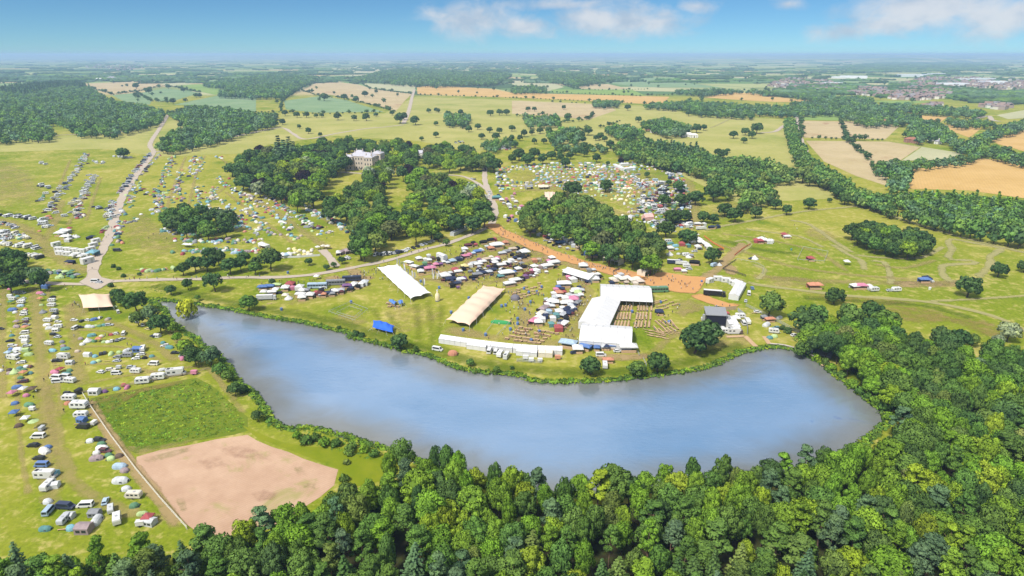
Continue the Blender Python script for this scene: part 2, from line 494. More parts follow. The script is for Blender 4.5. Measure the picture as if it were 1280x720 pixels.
for kind, px in (
    ('park', '0,176 60,172 100,168 150,166 208,150 225,148 240,156 214,168 196,183 225,187 287,171 345,158 352,142 480,142 505,128 520,121 640,125 715,128 830,134 '
             '870,145 940,147 990,150 992,175 1008,196 1062,232 1040,248 970,252 940,262 870,228 830,208 770,190 640,170 600,190 520,176 420,170 340,180 300,192 200,196 130,186 0,190'),
    ('tan', '95,105 140,118 175,113 207,107 185,101'), ('pale', '187,101 207,96 242,106 212,108'), ('crop', '140,119 172,116 190,126 187,131 155,127'),
    ('crop', '173,116.5 207,110.5 250,116 215,127 197,127'), ('green', '220,107 250,105 282,110 270,119 252,115'), ('crop', '217,131 270,120 320,122 320,140 250,132'),
    ('crop', '355,126 402,120 432,125 480,140 395,141 357,137'), ('tan', '375,114 402,100 450,106 462,110.5 515,117.5 506,126 495,139 430,121'),
    ('pale', '452,104 520,107 517,116 465,110'), ('pale', '407,86 445,84 500,85 445,97'), ('gold', '521,109 540,107 615,111 640,116 837,121 827,131 715,125 640,122 522,118'),
    ('tan', '640,126 760,131 770,138 735,150 700,146 640,142'), ('pale', '640,100 685,101 705,109 685,114 640,106'), ('tan', '722,106 760,105 785,111 725,111'),
    ('green', '688,112 790,112 807,120 690,116'), ('gold', '880,122 910,116 940,116 960,120 1005,125 1037,129 972,127.5 940,126'),
    ('gold', '1175,155 1227,160 1212,172 1192,165'), ('gold', '1230,170 1290,156 1290,192 1247,180'), ('gold', '1127,207 1172,207 1222,197 1295,206 1295,250 1210,238 1132,236 1140,225'),
    ('tan', '1001,151 1070,152 1125,157 1107,174 1005,172'), ('tan', '1007,176 1110,177 1150,184 1125,201 1090,205 1110,220 1107,232 1070,220 1030,202'),
    ('pale', '1112,177 1205,192 1180,200 1127,201 1152,184'), ('green', '1007,142 1040,140 1072,151 1002,150'), ('gold', '1147,144 1185,146 1175,153 1157,152'),
    ('green', '1090,126 1120,126 1167,127 1122,132'), ('pale', '1245,144 1290,136 1290,147 1260,149'), ('green', '1225,135 1262,132 1242,137'),
    ('gold', '1150,120.5 1175,119 1190,121 1165,122'), ('pale', '820,100 870,99 900,102 850,103'), ('crop', '700,97 800,95 905,110 800,109')):
    sheet('field', prs(px), FM[kind], 1 if kind == 'park' else 2)
sheet('ploughed_field', prs('170,572 240,556 296,545 309,544 322,551 360,566 400,580 421,588 419,606 400,622 370,640 330,664 280,672 250,668 232,654 205,620'), FM['soil'], 2, 6.0, 0.35)
sheet('rough_pasture', prs('112,499 170,486 246,473 262,480 285,500 308,522 312,538 292,543 240,552 172,566 155,560 132,530'), FM['rough'], 2, 8.0, 0.5)
sheet('bank_meadow', prs('300,530 320,540 350,552 380,558 420,560 462,562 500,580 480,600 440,610 424,606 424,586 400,577 360,562 322,548'), mat('lush_grass', b_field((.14, .19, .008), (.24, .255, .02), 0, 0, ((.10, .17, .01), 0.09))), 3, 8.0)

# worn ground: strips and patches that fade into the grass
def soil_mat(name, c1, c2, strength=1.0, ns=0.35, amp=2.0, soft=0.75):
    def b(k):
        pos = k.n('ShaderNodeNewGeometry').outputs['Position']
        f = k.noise(pos, ns, 5.0, 0.65)
        g = k.noise(pos, 0.09, 3.0, 0.5)
        c = k.mix(k.math('ADD', k.math('MULTIPLY', f, 0.6), k.math('MULTIPLY', g, 0.4)), C4(c1), C4(c2))
        e = k.n('ShaderNodeAttribute', attribute_name='edge', attribute_type='GEOMETRY').outputs['Fac']
        al = k.ramp(k.math('ADD', e, k.math('MULTIPLY', k.math('SUBTRACT', k.math('ADD', k.math('MULTIPLY', f, 0.6), k.math('MULTIPLY', g, 0.4)), 0.5), amp)), 0.05, soft)
        d = k.n('ShaderNodeBsdfDiffuse', ins={'Color': c})
        t = k.n('ShaderNodeBsdfTransparent')
        m = k.n('ShaderNodeMixShader', ins={0: k.math('MULTIPLY', al, strength)})
        k.nt.links.new(t.outputs[0], m.inputs[1]); k.nt.links.new(d.outputs[0], m.inputs[2])
        out(k, m.outputs[0])
    return mat(name, b)
S_ROAD = soil_mat('gravel_road', (.36, .30, .24), (.50, .43, .36), 1.0, 0.5)
S_DIRT = soil_mat('orange_dirt', (.46, .235, .085), (.56, .31, .135), 1.0, 0.3)
S_PATH = soil_mat('mown_path', (.35, .32, .13), (.43, .39, .19), 0.72, 0.25, 3.0, 1.2)
S_STRAW = soil_mat('worn_straw', (.33, .265, .095), (.42, .335, .14), 0.55, 0.30, 4.2, 1.5)
S_BROWN = soil_mat('scuffed_soil', (.36, .25, .12), (.44, .32, .17), 0.72, 0.25, 3.4, 1.2)
S_LUSH = soil_mat('lush_strip', (.075, .135, .008), (.13, .19, .012), 0.55, 0.2, 3.4, 1.6)
S_MOW = soil_mat('mown_stripe', (.10, .155, .01), (.16, .21, .014), 0.32, 0.2, 3.0, 1.8)
S_SCRUB = soil_mat('dry_scrub', (.25, .18, .05), (.34, .25, .09), 0.6, 0.22, 4.0, 1.5)
def strip(name, px, width, material, lvl=4, solid=False, gap=4.0):
    w = catmull([P(u, v) for u, v in prs(px)], gap)
    prof = ((-1, 0), (-.72, .75), (0, 1.3), (.72, .75), (1, 0)) if not solid else ((-1, .1), (-.9, 1.3), (0, 1.5), (.9, 1.3), (1, .1))
    vs, ed, fs = [], [], []
    for i, p in enumerate(w):
        a, b = w[max(i - 1, 0)], w[min(i + 1, len(w) - 1)]
        t = (b - a).normalized()
        nrm = Vector((t.y, -t.x))
        fade = 1.0 if (0 < i < len(w) - 1) else 0.1
        ww = width * (1 + 0.12 * math.sin(i * 0.9) + 0.08 * math.sin(i * 2.3))
        for o_, e_ in prof:
            q = p + nrm * (o_ * ww / 2)
            vs.append((q.x, q.y, lift(q.x, q.y, lvl)))
            ed.append(e_ * fade)
    for i in range(len(w) - 1):
        for j in range(4):
            a = i * 5 + j
            fs.append((a, a + 1, a + 6, a + 5)[::-1])
    me = bpy.data.meshes.new(name)
    me.from_pydata(vs, [], fs)
    me.attributes.new('edge', 'FLOAT', 'POINT').data.foreach_set('value', ed)
    me.materials.append(material)
    me.update()
    if me.polygons[0].normal.z < 0: me.flip_normals()
    return structure(name, me)
def patch(name, px, material, lvl=3, hard=1.3):
    w = catmull([P(u, v) for u, v in prs(px)], 5.0, True)
    c = sum(w, Vector((0, 0))) / len(w)
    n = len(w)
    vs, ed = [], []
    for r, e_ in ((1.0, 0.0), (0.85, 0.45 * hard), (0.6, hard), (0.0, hard)):
        for p in w:
            q = c.lerp(p, r)
            vs.append((q.x, q.y, lift(q.x, q.y, lvl))); ed.append(e_)
            if r == 0.0: break
    fs = []
    for k_ in range(2):
        for i in range(n):
            a, b = k_ * n + i, k_ * n + (i + 1) % n
            fs.append((a, b, b + n, a + n))
    for i in range(n): fs.append((2 * n + i, 2 * n + (i + 1) % n, 3 * n))
    me = bpy.data.meshes.new(name)
    me.from_pydata(vs, [], fs)
    me.attributes.new('edge', 'FLOAT', 'POINT').data.foreach_set('value', ed)
    me.materials.append(material)
    me.update()
    if me.polygons[0].normal.z < 0: me.flip_normals()
    return structure(name, me)
for nm_, px, w_, m_, lv, so in (
    ('gravel_road', '210,144 200,160 189,177 188,184 192,190 185,201 172,217 160,234 155,242 147,262 140,285 132,305 122,322 116,338 118,352', 6.5, S_ROAD, 5, True),
    ('gravel_road', '-20,345 0,347 30,352 75,355 112,355 140,352 190,350 250,349 300,347 342,347 387,344 430,337 455,332 480,327 505,320 530,312 555,306 580,297 600,289 614,281', 4.6, S_ROAD, 6, True),
    ('gravel_road', '614,282 619,265 616,252 610,237 606,225 606,207 604,198', 5.5, S_ROAD, 6, True),
    ('gravel_road', '611,239 595,228 580,221 562,219 540,219', 4.0, S_ROAD, 5, True),
    ('dirt_path', '612,280 627,290 660,305 690,317 720,327 750,335 772,342 800,349 822,354', 12.5, S_DIRT, 7, False),
    ('dirt_path', '868,368 890,377 910,382 926,384', 9.0, S_DIRT, 6, False), ('dirt_path', '876,350 895,338 908,325 918,315 930,304', 8.0, S_BROWN, 6, False),
    ('dirt_path', '848,398 852,392 870,386 880,378', 6, S_STRAW, 6, False),
    ('track', '790,446 812,444 822,436 835,424 856,412', 5.0, S_STRAW, 6, False), ('track', '742,446 790,447 815,442', 7.0, S_BROWN, 6, False),
    ('grass_path', '880,288 897,284 940,276 1000,265 1050,260 1078,258 1095,263 1130,275 1170,288 1230,304 1290,318', 5.0, S_PATH, 5, False),
    ('grass_path', '930,352 946,356 1000,363 1060,370 1120,374 1160,378 1200,385 1240,395 1262,404 1290,418', 4.0, S_PATH, 6, True),
    ('grass_path', '1160,377 1220,374 1290,369', 3.5, S_PATH, 5, False), ('grass_path', '882,343 905,346 935,352', 5, S_PATH, 5, False),
    ('grass_path', '1190,354 1180,345 1177,337 1180,332 1201,330 1216,330 1221,328 1212,325.5 1190,325 1185,321 1190,311 1185,303 1190,299 1212,303 1240,308 1252,311 1243,317 1237,322 1238,330 1222,347', 5.5, S_PATH, 4, False),
    ('grass_path', '1040,305 1060,318 1076,326 1080,338', 5, S_PATH, 4, False), ('grass_path', '1086,326 1105,328 1113,345 1112,356', 4.5, S_PATH, 4, False),
    ('grass_path', '1065,318 1100,322 1150,322 1180,308', 4, S_PATH, 3, False), ('grass_path', '985,275 1010,280 1040,300 1065,316', 5, S_PATH, 4, False),
    ('grass_path', '915,303 930,300 938,306 925,315 917,320', 4, S_PATH, 4, False), ('grass_path', '930,286 960,290 1000,296 1030,310', 4, S_PATH, 4, False),
    ('grass_path', '940,330 955,336 952,345 945,350', 4, S_PATH, 4, False),
    ('track', '118,340 90,332 65,316 50,300 30,284 10,277 -20,272', 10, S_STRAW, 4, False), ('track', '55,300 65,285 72,270 78,250', 7, S_STRAW, 4, False),
    ('farm_road', '518,112 515,122 512,135 509,144 504,155', 9, S_ROAD, 5, True), ('farm_track', '505,156 480,159 457,161 420,167 382,174 366,167 352,160 320,165 275,175 225,185 195,190', 6, S_ROAD, 4, True),
    ('farm_track', '-20,177 30,174 75,169 150,165 190,152 208,146', 5, S_ROAD, 4, True),
    ('farm_road', '995,143 997,160 1001,175 1007,191 1012,200', 8, S_ROAD, 5, True), ('farm_track', '984,154 976,160 967,165 950,166', 7, S_ROAD, 5, True),
    ('farm_track', '915,147 900,155 888,160', 6, S_PATH, 4, False), ('farm_road', '1215,150 1235,145 1240,150 1250,152', 9, S_ROAD, 4, True),
    ('trodden_lane', '40,358 46,390 50,430 54,480 56,520 60,570 66,640', 6.5, S_STRAW, 4, False), ('trodden_lane', '84,380 92,420 98,460 104,482', 6, S_STRAW, 4, False),
    ('trodden_lane', '4,360 3,420 2,500', 4, S_STRAW, 4, False), ('trodden_lane', '60,480 75,560 100,610 160,640 210,650', 5, S_STRAW, 3, False),
    ('trodden_lane', '110,500 140,548 176,596 205,632 222,662', 4.5, S_BROWN, 5, False), ('trodden_lane', '104,480 170,468 250,458 262,462 285,490 305,518', 3.0, S_STRAW, 5, False),
    ('trodden_lane', '198,398 215,418 235,438 255,455', 3.5, S_STRAW, 4, False),
    ('trodden_lane', '130,400 160,412 190,428 220,452', 5, S_STRAW, 3, False), ('trodden_lane', '410,345 425,352 440,360 452,350 470,345', 9, S_BROWN, 4, False),
    ('trodden_lane', '402,312 412,322 420,334', 6, S_ROAD, 5, False), ('trodden_lane', '555,410 590,418 640,424 700,428 715,415 730,390', 9, S_STRAW, 4, False),
    ('trodden_lane', '640,360 655,385 660,410', 9, S_STRAW, 4, False), ('trodden_lane', '700,352 715,345 735,365 722,400', 7, S_STRAW, 4, False),
    ('trodden_lane', '500,352 540,348 600,352 640,350 690,335', 6, S_STRAW, 4, False), ('trodden_lane', '640,330 680,322 700,332', 7, S_BROWN, 4, False),
    ('trodden_lane', '510,352 545,350 562,360', 5, S_STRAW, 4, False), ('trodden_lane', '300,240 340,262 380,290 412,312', 8, S_STRAW, 4, False),
    ('trodden_lane', '285,232 262,250 262,262', 5, S_STRAW, 4, False), ('trodden_lane', '940,345 990,349 1040,352 1110,353 1170,354 1215,353', 9, S_STRAW, 3, False),
    ('trodden_lane', '745,250 762,262 790,268 800,255 815,240 800,225', 12, S_STRAW, 4, False), ('trodden_lane', '858,225 866,250 870,285', 14, S_STRAW, 4, False),
    ('trodden_lane', '640,240 700,236 740,240', 8, S_STRAW, 4, False), 
    ('lush_strip', '190,356 215,362 260,372 320,384 380,394 430,406 480,421 540,437 600,454 660,462 740,466 800,462 870,450 930,430', 10, S_LUSH, 4, False),
    ('mown_stripe', '466,384 474,400 486,418', 4, S_MOW, 3, False), ('mown_stripe', '482,388 492,402 506,426', 4, S_MOW, 3, False), ('mown_stripe', '520,378 522,400 524,430', 4.5, S_MOW, 3, False), ('mown_stripe', '535,374 538,400 540,432', 4.5, S_MOW, 3, False), ('mown_stripe', '552,380 551,398 546,420', 4.5, S_MOW, 3, False),
    ('trodden_lane', '272,196 310,222 352,246 400,272 440,292', 4, S_STRAW, 4, False), ('trodden_lane', '282,240 310,262 340,284 366,304', 4, S_STRAW, 4, False), ('trodden_lane', '205,272 212,250 222,220 232,196', 4, S_STRAW, 4, False), ('trodden_lane', '234,262 240,240 246,215 256,195', 4, S_STRAW, 4, False),
    ('trodden_lane', '110,235 96,262 84,282', 4, S_STRAW, 4, False), ('trodden_lane', '88,200 74,232 60,262', 4, S_STRAW, 4, False), ('trodden_lane', '126,222 116,250 108,276', 4, S_STRAW, 4, False), ('trodden_lane', '0,282 30,288 56,296', 4, S_STRAW, 4, False), ('trodden_lane', '0,303 30,304 60,316', 4, S_STRAW, 4, False),
    ('trodden_lane', '22,362 22,420 22,500 26,560 36,620', 2.2, S_STRAW, 4, False), ('trodden_lane', '60,362 64,420 70,470 78,520', 2.2, S_STRAW, 4, False), ('trodden_lane', '92,412 140,416 190,436', 2.5, S_STRAW, 4, False), ('trodden_lane', '96,434 150,434 205,452', 2.5, S_STRAW, 4, False), ('trodden_lane', '100,456 150,456 210,470', 2.5, S_STRAW, 4, False),
    ('trodden_lane', '880,300 940,318 1000,335 1080,345 1160,350', 6, S_STRAW, 4, False), ('trodden_lane', '900,292 960,300 1020,315 1060,340', 5, S_STRAW, 4, False), ('trodden_lane', '1090,330 1130,335 1170,325', 5, S_STRAW, 4, False), ('lush_strip', '1000,372 1080,377 1160,383 1220,400', 8, S_LUSH, 3, False), ('lush_strip', '900,300 950,312 1000,318', 10, S_LUSH, 3, False),
    ('trodden_lane', '560,345 600,330 640,312', 4, S_STRAW, 4, False), ('trodden_lane', '520,345 560,338 610,318', 4, S_BROWN, 4, False), ('trodden_lane', '600,358 640,345 668,330', 4, S_STRAW, 4, False),
    ('lush_strip', '1050,455 1070,472 1090,490 1115,512', 7, S_LUSH, 4, False), 
    ('lush_strip', '-10,262 40,272 90,280', 8, S_LUSH, 3, False)):
    strip(nm_, px, w_, m_, lv, so, 8.0 if 'farm' in nm_ else 4.0)
for nm_, px, m_, lv, hd in (
    ('dirt_ground', '798,347 812,346 822,340 835,341 860,345 884,347 880,356 870,368 850,367 822,361 805,356', S_DIRT, 8, 3.0),
    ('dirt_ground', '760,338 775,336 800,342 812,350 800,353 775,346', S_DIRT, 8, 2.5),
    ('dirt_ground', '98,353 108,346 110,337 121,336 128,347 146,351 132,358 122,364 110,359', S_ROAD, 7, 1.7), ('dirt_ground', '902,334 915,330 925,340 912,345', S_BROWN, 4, 1.2),
    ('worn_patch', '88,374 105,378 112,396 100,402 84,388', S_STRAW, 3, 1.0), ('worn_patch', '560,415 590,410 610,418 580,424', S_STRAW, 3, 1.0),
    ('worn_patch', '150,285 178,262 200,282 230,300 240,320 190,325 160,310', S_STRAW, 3, .75), ('worn_patch', '0,200 40,215 60,250 20,262 -20,255', S_STRAW, 3, .75),
    ('worn_patch', '640,395 655,388 665,405 690,424 650,424', S_STRAW, 3, .9), ('worn_patch', '838,380 870,372 880,390 850,395', S_STRAW, 3, .9),
    ('worn_patch', '885,410 925,405 945,430 905,444 880,440', S_STRAW, 3, .9), ('worn_patch', '950,345 1030,348 1050,358 960,358', S_STRAW, 3, .9),
    ('worn_patch', '1100,352 1190,350 1225,348 1215,358 1120,360', S_BROWN, 3, .9), ('worn_patch', '1000,288 1030,285 1050,300 1020,302', S_STRAW, 3, .8),
    ('scrub_patch', '1090,384 1150,382 1190,392 1200,405 1150,405 1110,398', S_SCRUB, 3, .9), ('scrub_patch', '1180,396 1240,402 1290,420 1290,432 1230,420', S_SCRUB, 3, .8),
    ('scrub_patch', '1000,366 1080,372 1160,380 1100,382 1010,374', S_SCRUB, 3, .7), ('scrub_patch', '880,270 900,250 940,258 960,262 900,275', S_STRAW, 3, .8),
    ('worn_patch', '480,385 540,380 560,395 540,410 490,415', S_STRAW, 3, .6), ('worn_patch', '112,500 170,486 250,470 240,478 160,494 130,520', S_SCRUB, 5, .8),
    ('worn_patch', '118,560 190,560 240,550 290,542 240,556 175,570', S_STRAW, 5, .7), ('worn_patch', '410,398 437,390 455,395 470,402 445,410 425,408', S_STRAW, 3, .7),
    ('worn_patch', '505,338 560,318 620,300 665,312 700,330 660,345 600,358 560,366 530,352', S_STRAW, 3, .8), ('worn_patch', '700,352 735,360 722,400 700,420 665,412 680,380', S_STRAW, 3, .9), ('worn_patch', '325,372 400,362 460,352 470,362 420,376 350,384', S_STRAW, 3, .7),
    ('worn_patch', '600,300 640,290 720,322 760,338 740,345 690,328 640,312', S_BROWN, 3, .8), ('worn_patch', '625,215 700,208 790,208 850,220 858,270 800,268 720,245 640,238', S_STRAW, 3, .7), ('worn_patch', '430,330 450,336 462,352 450,366 440,352', S_BROWN, 4, 1.0)):
    patch(nm_, px, m_, lv, hd)

S_DAMP = soil_mat('damp_red_soil', (.32, .18, .115), (.40, .25, .17), 0.42, 0.35, 4.5, 1.8)
S_WEED = soil_mat('weedy_streak', (.20, .22, .055), (.27, .27, .09), 0.42, 0.45, 7.0, 2.2)
for nm_, px, m_, lv, hd in (('damp_patch', '270,560 300,556 330,566 345,578 315,578 285,572', S_DAMP, 5, .8), ('damp_patch', '308,618 330,612 352,616 345,626 320,630', S_DAMP, 5, 1.0), ('damp_patch', '240,575 275,570 290,582 260,590', S_DAMP, 5, .6),
                            ('weedy_patch', '175,573 205,566 238,558 242,564 210,574 185,580', S_WEED, 6, .9), ('weedy_patch', '216,622 232,620 236,640 226,640', S_WEED, 6, 1.0), ('weedy_patch', '365,582 380,584 384,596 370,594', S_WEED, 6, .8), ('weedy_patch', '380,604 398,604 394,612 378,610', S_WEED, 6, .9)):
    patch(nm_, px, m_, lv, hd)
# ---------------------------------------------------------------- trees
def unit(a): return a / np.maximum(np.linalg.norm(a, axis=-1, keepdims=True), 1e-9)
def icosphere(level):
    import bmesh
    bm = bmesh.new()
    bmesh.ops.create_icosphere(bm, subdivisions=level, radius=1.0)
    v = np.array([x.co[:] for x in bm.verts]); f = [[x.index for x in p.verts] for p in bm.faces]
    bm.free()
    return v, f
ICO1, ICO2 = icosphere(1), icosphere(2)
class Leafage:
    """leaf cards with soft normals, gathered into one crown"""
    def __init__(self, seed): self.r = np.random.default_rng(seed); self.v, self.n, self.a, self.f = [], [], [], []; self.cnt = 0
    def cards(self, pos, nrm, soft, size, var):
        m = len(pos)
        r = self.r
        t = unit(np.cross(nrm, r.normal(size=(m, 3))))
        b = np.cross(nrm, t)
        s = (size * r.uniform(.65, 1.35, m))[:, None]
        asp = r.uniform(.6, 1.0, m)[:, None]
        q = np.stack([pos - t * s - b * s * asp * .5, pos + t * s * .35 - b * s * asp, pos + t * s + b * s * asp * .4, pos - t * s * .4 + b * s * asp], 1)
        q = q + r.normal(scale=.12, size=q.shape) * s[:, :, None]
        self.v.append(q.reshape(-1, 3)); self.n.append(np.repeat(soft, 4, 0)); self.a.append(np.repeat(var, 4))
        self.f.append(np.arange(m * 4).reshape(m, 4) + self.cnt)
        self.cnt += m * 4
    def clump(self, c, rad, crown_c, m, size, flat=1.0, var=.5):
        r = self.r
        o = unit(c - crown_c)
        d = unit(r.normal(size=(m * 2, 3)))
        keep = (d @ o + .35 * d[:, 2]) > -.35
        d = d[keep][:m]
        m = len(d)
        rr = rad * r.uniform(.78, 1.08, m)[:, None]
        pos = c + d * rr * np.array([1, 1, flat])
        nd = unit(d / np.array([1, 1, flat]))
        nrm = unit(nd + r.normal(scale=.5, size=d.shape))
        soft = unit(nd * .9 + o * .35 + r.normal(scale=.22, size=d.shape))
        vv = np.clip(var + r.normal(scale=.13, size=m) + .22 * d[:, 2], 0, 1)  # random leaf tone, plus lighter clump tops imitating light from above
        self.cards(pos, nrm, soft, size, vv)
    def core(self, c, s, level=1, var=.25):
        v, f = ICO1 if level == 1 else ICO2
        vv = v * np.array(s) * self.r.uniform(.85, 1.12, (len(v), 1)) + c
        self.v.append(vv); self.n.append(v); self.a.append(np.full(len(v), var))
        self.f.append([[i + self.cnt for i in t] for t in f])
        self.cnt += len(v)
    def mesh(self, name, material, extra=None):
        v = np.concatenate(self.v); n = np.concatenate(self.n); a = np.concatenate(self.a)
        faces = []
        for f in self.f: faces.extend(f.tolist() if hasattr(f, 'tolist') else f)
        nf = len(faces)
        mats = [material]
        vl = v.tolist()
        if extra is not None:
            mb, m2 = extra
            o = len(vl)
            vl += [list(p) for p in mb.v]
            faces += [[i + o for i in p] for p in mb.f]
            ev = np.array(mb.v)
            e2 = ev.copy(); e2[:, 2] = 0
            n = np.concatenate([n, unit(e2 + 1e-3)]); a = np.concatenate([a, np.full(len(ev), .5)])
            mats.append(m2)
        me = bpy.data.meshes.new(name)
        me.from_pydata(vl, [], faces)
        for m in mats: me.materials.append(m)
        if extra is not None: me.polygons.foreach_set('material_index', [0] * nf + [1] * (len(faces) - nf))
        me.polygons.foreach_set('use_smooth', [True] * len(faces))
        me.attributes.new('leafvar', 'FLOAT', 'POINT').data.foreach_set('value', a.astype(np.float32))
        me.update()
        me.normals_split_custom_set_from_vertices(unit(n).tolist())
        return me

def trunk_mb(seed, h, r0, limbs, reach, top=0.75):
    r = random.Random(seed)
    m = MB()
    pts = [Vector((0, 0, -.3))]
    n = 4
    for i in range(1, n + 1): pts.append(Vector((r.uniform(-.03, .03) * h, r.uniform(-.03, .03) * h, h * top * i / n)))
    for i in range(n): m.tube(pts[i], pts[i + 1], r0 * (1 - .18 * i), r0 * (1 - .18 * (i + 1)), 6)
    for i in range(limbs):
        z = h * r.uniform(.3, .65)
        t = 2 * math.pi * i / limbs + r.uniform(-.4, .4)
        a = Vector((0, 0, z))
        b = a + Vector((math.cos(t) * reach, math.sin(t) * reach, h * r.uniform(.08, .2)))
        m.tube(a, b, r0 * .42, r0 * .12, 5)
    return m

# unit-ish prototypes: a broadleaf is 10 m across and 12 m high, scaled per tree
def broadleaf(seed, nc, per, size, rx=5.0, z0=2.2, h=10.0, lobe=(.26, .40), level=2):
    L = Leafage(seed)
    r = L.r
    c0 = np.array([0, 0, z0 + h * .46])
    L.core(c0, (rx * .56, rx * .56, h * .31), level)
    d = unit(r.normal(size=(nc * 3, 3)))
    d = d[d[:, 2] > -.45]
    # spread lobes: keep those that are not too near each other
    got = []
    for x in d:
        if all(np.dot(x, y) < .93 - .25 * (nc < 16) for y in got): got.append(x)
        if len(got) >= nc: break
    for x in got:
        f = r.uniform(.60, .86)
        c = c0 + x * f * np.array([rx, rx, h * .5])
        rad = rx * r.uniform(*lobe)
        L.clump(c, rad, c0 - np.array([0, 0, h * .2]), per, size, .85, float(np.clip(r.normal(.45, .17), .05, .95)))
    return L
def conifer(seed, layers, size, R0=3.6, h=17.0, z0=2.0):
    L = Leafage(seed)
    r = L.r
    L.core(np.array([0, 0, z0 + h * .38]), (R0 * .30, R0 * .30, h * .40), 2, .1)
    for i in range(layers):
        t = i / (layers - 1)
        z = z0 + h * (.08 + .90 * t)
        rad = R0 * (1 - t) ** .8 + .25
        nb = int(5 + 5 * (1 - t))
        for j in range(nb):
            a = 2 * math.pi * (j + r.uniform(-.25, .25)) / nb + i * .7
            out_ = np.array([math.cos(a), math.sin(a), 0.0])
            m = max(3, int(rad / size * 2.2))
            s = (np.arange(m) + .6) / m
            ln = rad * r.uniform(.8, 1.1)
            pos = np.outer(s * ln, out_) + np.array([0, 0, z]) + np.outer(-.10 * ln * s + .16 * ln * s * s, [0, 0, 1.0])
            pos = pos + r.normal(scale=size * .22, size=pos.shape)
            nrm = unit(np.array([0, 0, 1.0]) * .9 + out_ * .35 + r.normal(scale=.30, size=pos.shape))
            soft = unit(np.array([0, 0, .8]) + out_ * .7 + r.normal(scale=.15, size=pos.shape))
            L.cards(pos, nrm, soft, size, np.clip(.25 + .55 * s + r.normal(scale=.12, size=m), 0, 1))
    return L
def scots(seed, nc, per, size, rx=4.2, h=17.0):
    L = Leafage(seed)
    r = L.r
    c0 = np.array([0, 0, h * .70])
    for i in range(nc):
        t = r.uniform(0, 1)
        a = r.uniform(0, 2 * math.pi)
        z = h * (.48 + .50 * t)
        rr = rx * (1.02 - .72 * t) * math.sqrt(r.uniform(.10, 1))
        c = np.array([math.cos(a) * rr, math.sin(a) * rr, z])
        L.core(c, (rx * .20, rx * .20, rx * .10), 1, .15)
        L.clump(c, rx * r.uniform(.26, .38), c0 - np.array([0, 0, h * .25]), per, size, .48, float(np.clip(r.normal(.5, .15), 0, 1)))
    return L

NEAR, MID, FAR = {}, {}, []
def trunk_mesh(nm_, seed, *a, material=M_BARK): return trunk_mb(seed, *a).mesh(nm_, material)
NEAR['broadleaf'] = [(broadleaf(10 + i, 34, 118, .27, lobe=(.22, .36), h=9 + i % 3).mesh('broadleaf_crown', M_LEAF), trunk_mesh('broadleaf_trunk', i, 9, .32, 5, 2.6)) for i in range(8)]
NEAR['spruce'] = [(conifer(30 + i, 17 + i, .36, 3.4 + .3 * i, 16 + i).mesh('spruce_crown', M_LEAF), trunk_mesh('spruce_trunk', 20 + i, 18, .25, 0, 1, 0.95)) for i in range(3)]
NEAR['pine'] = [(scots(40 + i, 26 + 3 * i, 92, .30, 4.0 + .3 * i, 16 + i).mesh('pine_crown', M_LEAF), trunk_mesh('pine_trunk', 30 + i, 16, .28, 6, 2.4, 0.9, material=M_PINEBARK)) for i in range(4)]
MID['broadleaf'] = [(broadleaf(50 + i, 26, 52, .48, lobe=(.26, .40)).mesh('tree_crown', M_LEAF), trunk_mesh('tree_trunk', 40 + i, 9, .40, 4, 2.6)) for i in range(5)]
MID['round'] = [(broadleaf(60 + i, 34, 46, .46, z0=1.2, h=9.0, lobe=(.20, .30)).mesh('round_crown', M_LEAF), trunk_mesh('round_trunk', 50 + i, 8, .45, 4, 2.6)) for i in range(4)]
MID['conifer'] = [(conifer(70 + i, 11, .85, 3.2, 17).mesh('conifer_crown', M_LEAF), trunk_mesh('conifer_trunk', 60 + i, 17, .3, 0, 1, .95)) for i in range(2)]
MID['bush'] = [(broadleaf(80 + i, 16, 30, .55, z0=-.6, h=6.0, rx=4.0, lobe=(.28, .42)).mesh('bush_foliage', M_LEAF), trunk_mesh('bush_stem', 70 + i, 4, .2, 3, 2.0)) for i in range(3)]
PROTO_COLL = bpy.data.collections.new('distant_tree_kinds')       # never linked to the scene: only instanced
def proto_obj(name, me):
    o = bpy.data.objects.new(name, me)
    PROTO_COLL.objects.link(o)
    return o
for i in range(5):
    L = broadleaf(90 + i, 15, 16, .95, z0=1.0, h=10.5, lobe=(.30, .44), level=2)
    proto_obj('a_far_broadleaf%d' % i, L.mesh('far_broadleaf', M_LEAFI, (trunk_mb(90 + i, 8, .4, 0, 1), M_BARK)))
for i in range(2):
    L = conifer(100 + i, 8, 1.3, 3.2, 15)
    proto_obj('b_far_conifer%d' % i, L.mesh('far_conifer', M_LEAFI, (trunk_mb(100 + i, 15, .3, 0, 1), M_BARK)))
def grove(seed):
    L = Leafage(seed)
    for i in range(26):
        c = np.array([L.r.uniform(-26, 26), L.r.uniform(-7, 7), L.r.uniform(2.5, 5)])
        s = L.r.uniform(3.5, 6.5)
        L.core(c, (s, s, s), 1, float(L.r.uniform(.2, .8)))
    return L.mesh('far_grove', M_LEAFI)
for i in range(3): proto_obj('c_far_grove%d' % i, grove(110 + i))
def weed(seed):
    L = Leafage(seed)
    for i in range(5):
        c = np.array([L.r.uniform(-.9, .9), L.r.uniform(-.9, .9), L.r.uniform(.1, .3)])
        L.clump(c, .5, np.array([0, 0, -1.0]), 9, .26, .7, float(L.r.uniform(.2, .9)))
    return L.mesh('weed_tuft', M_LEAFI)
for i in range(2): proto_obj('d_weed%d' % i, weed(120 + i))
PIDX = {'broad': (0, 5), 'conifer': (5, 7), 'grove': (7, 10), 'weed': (10, 12)}

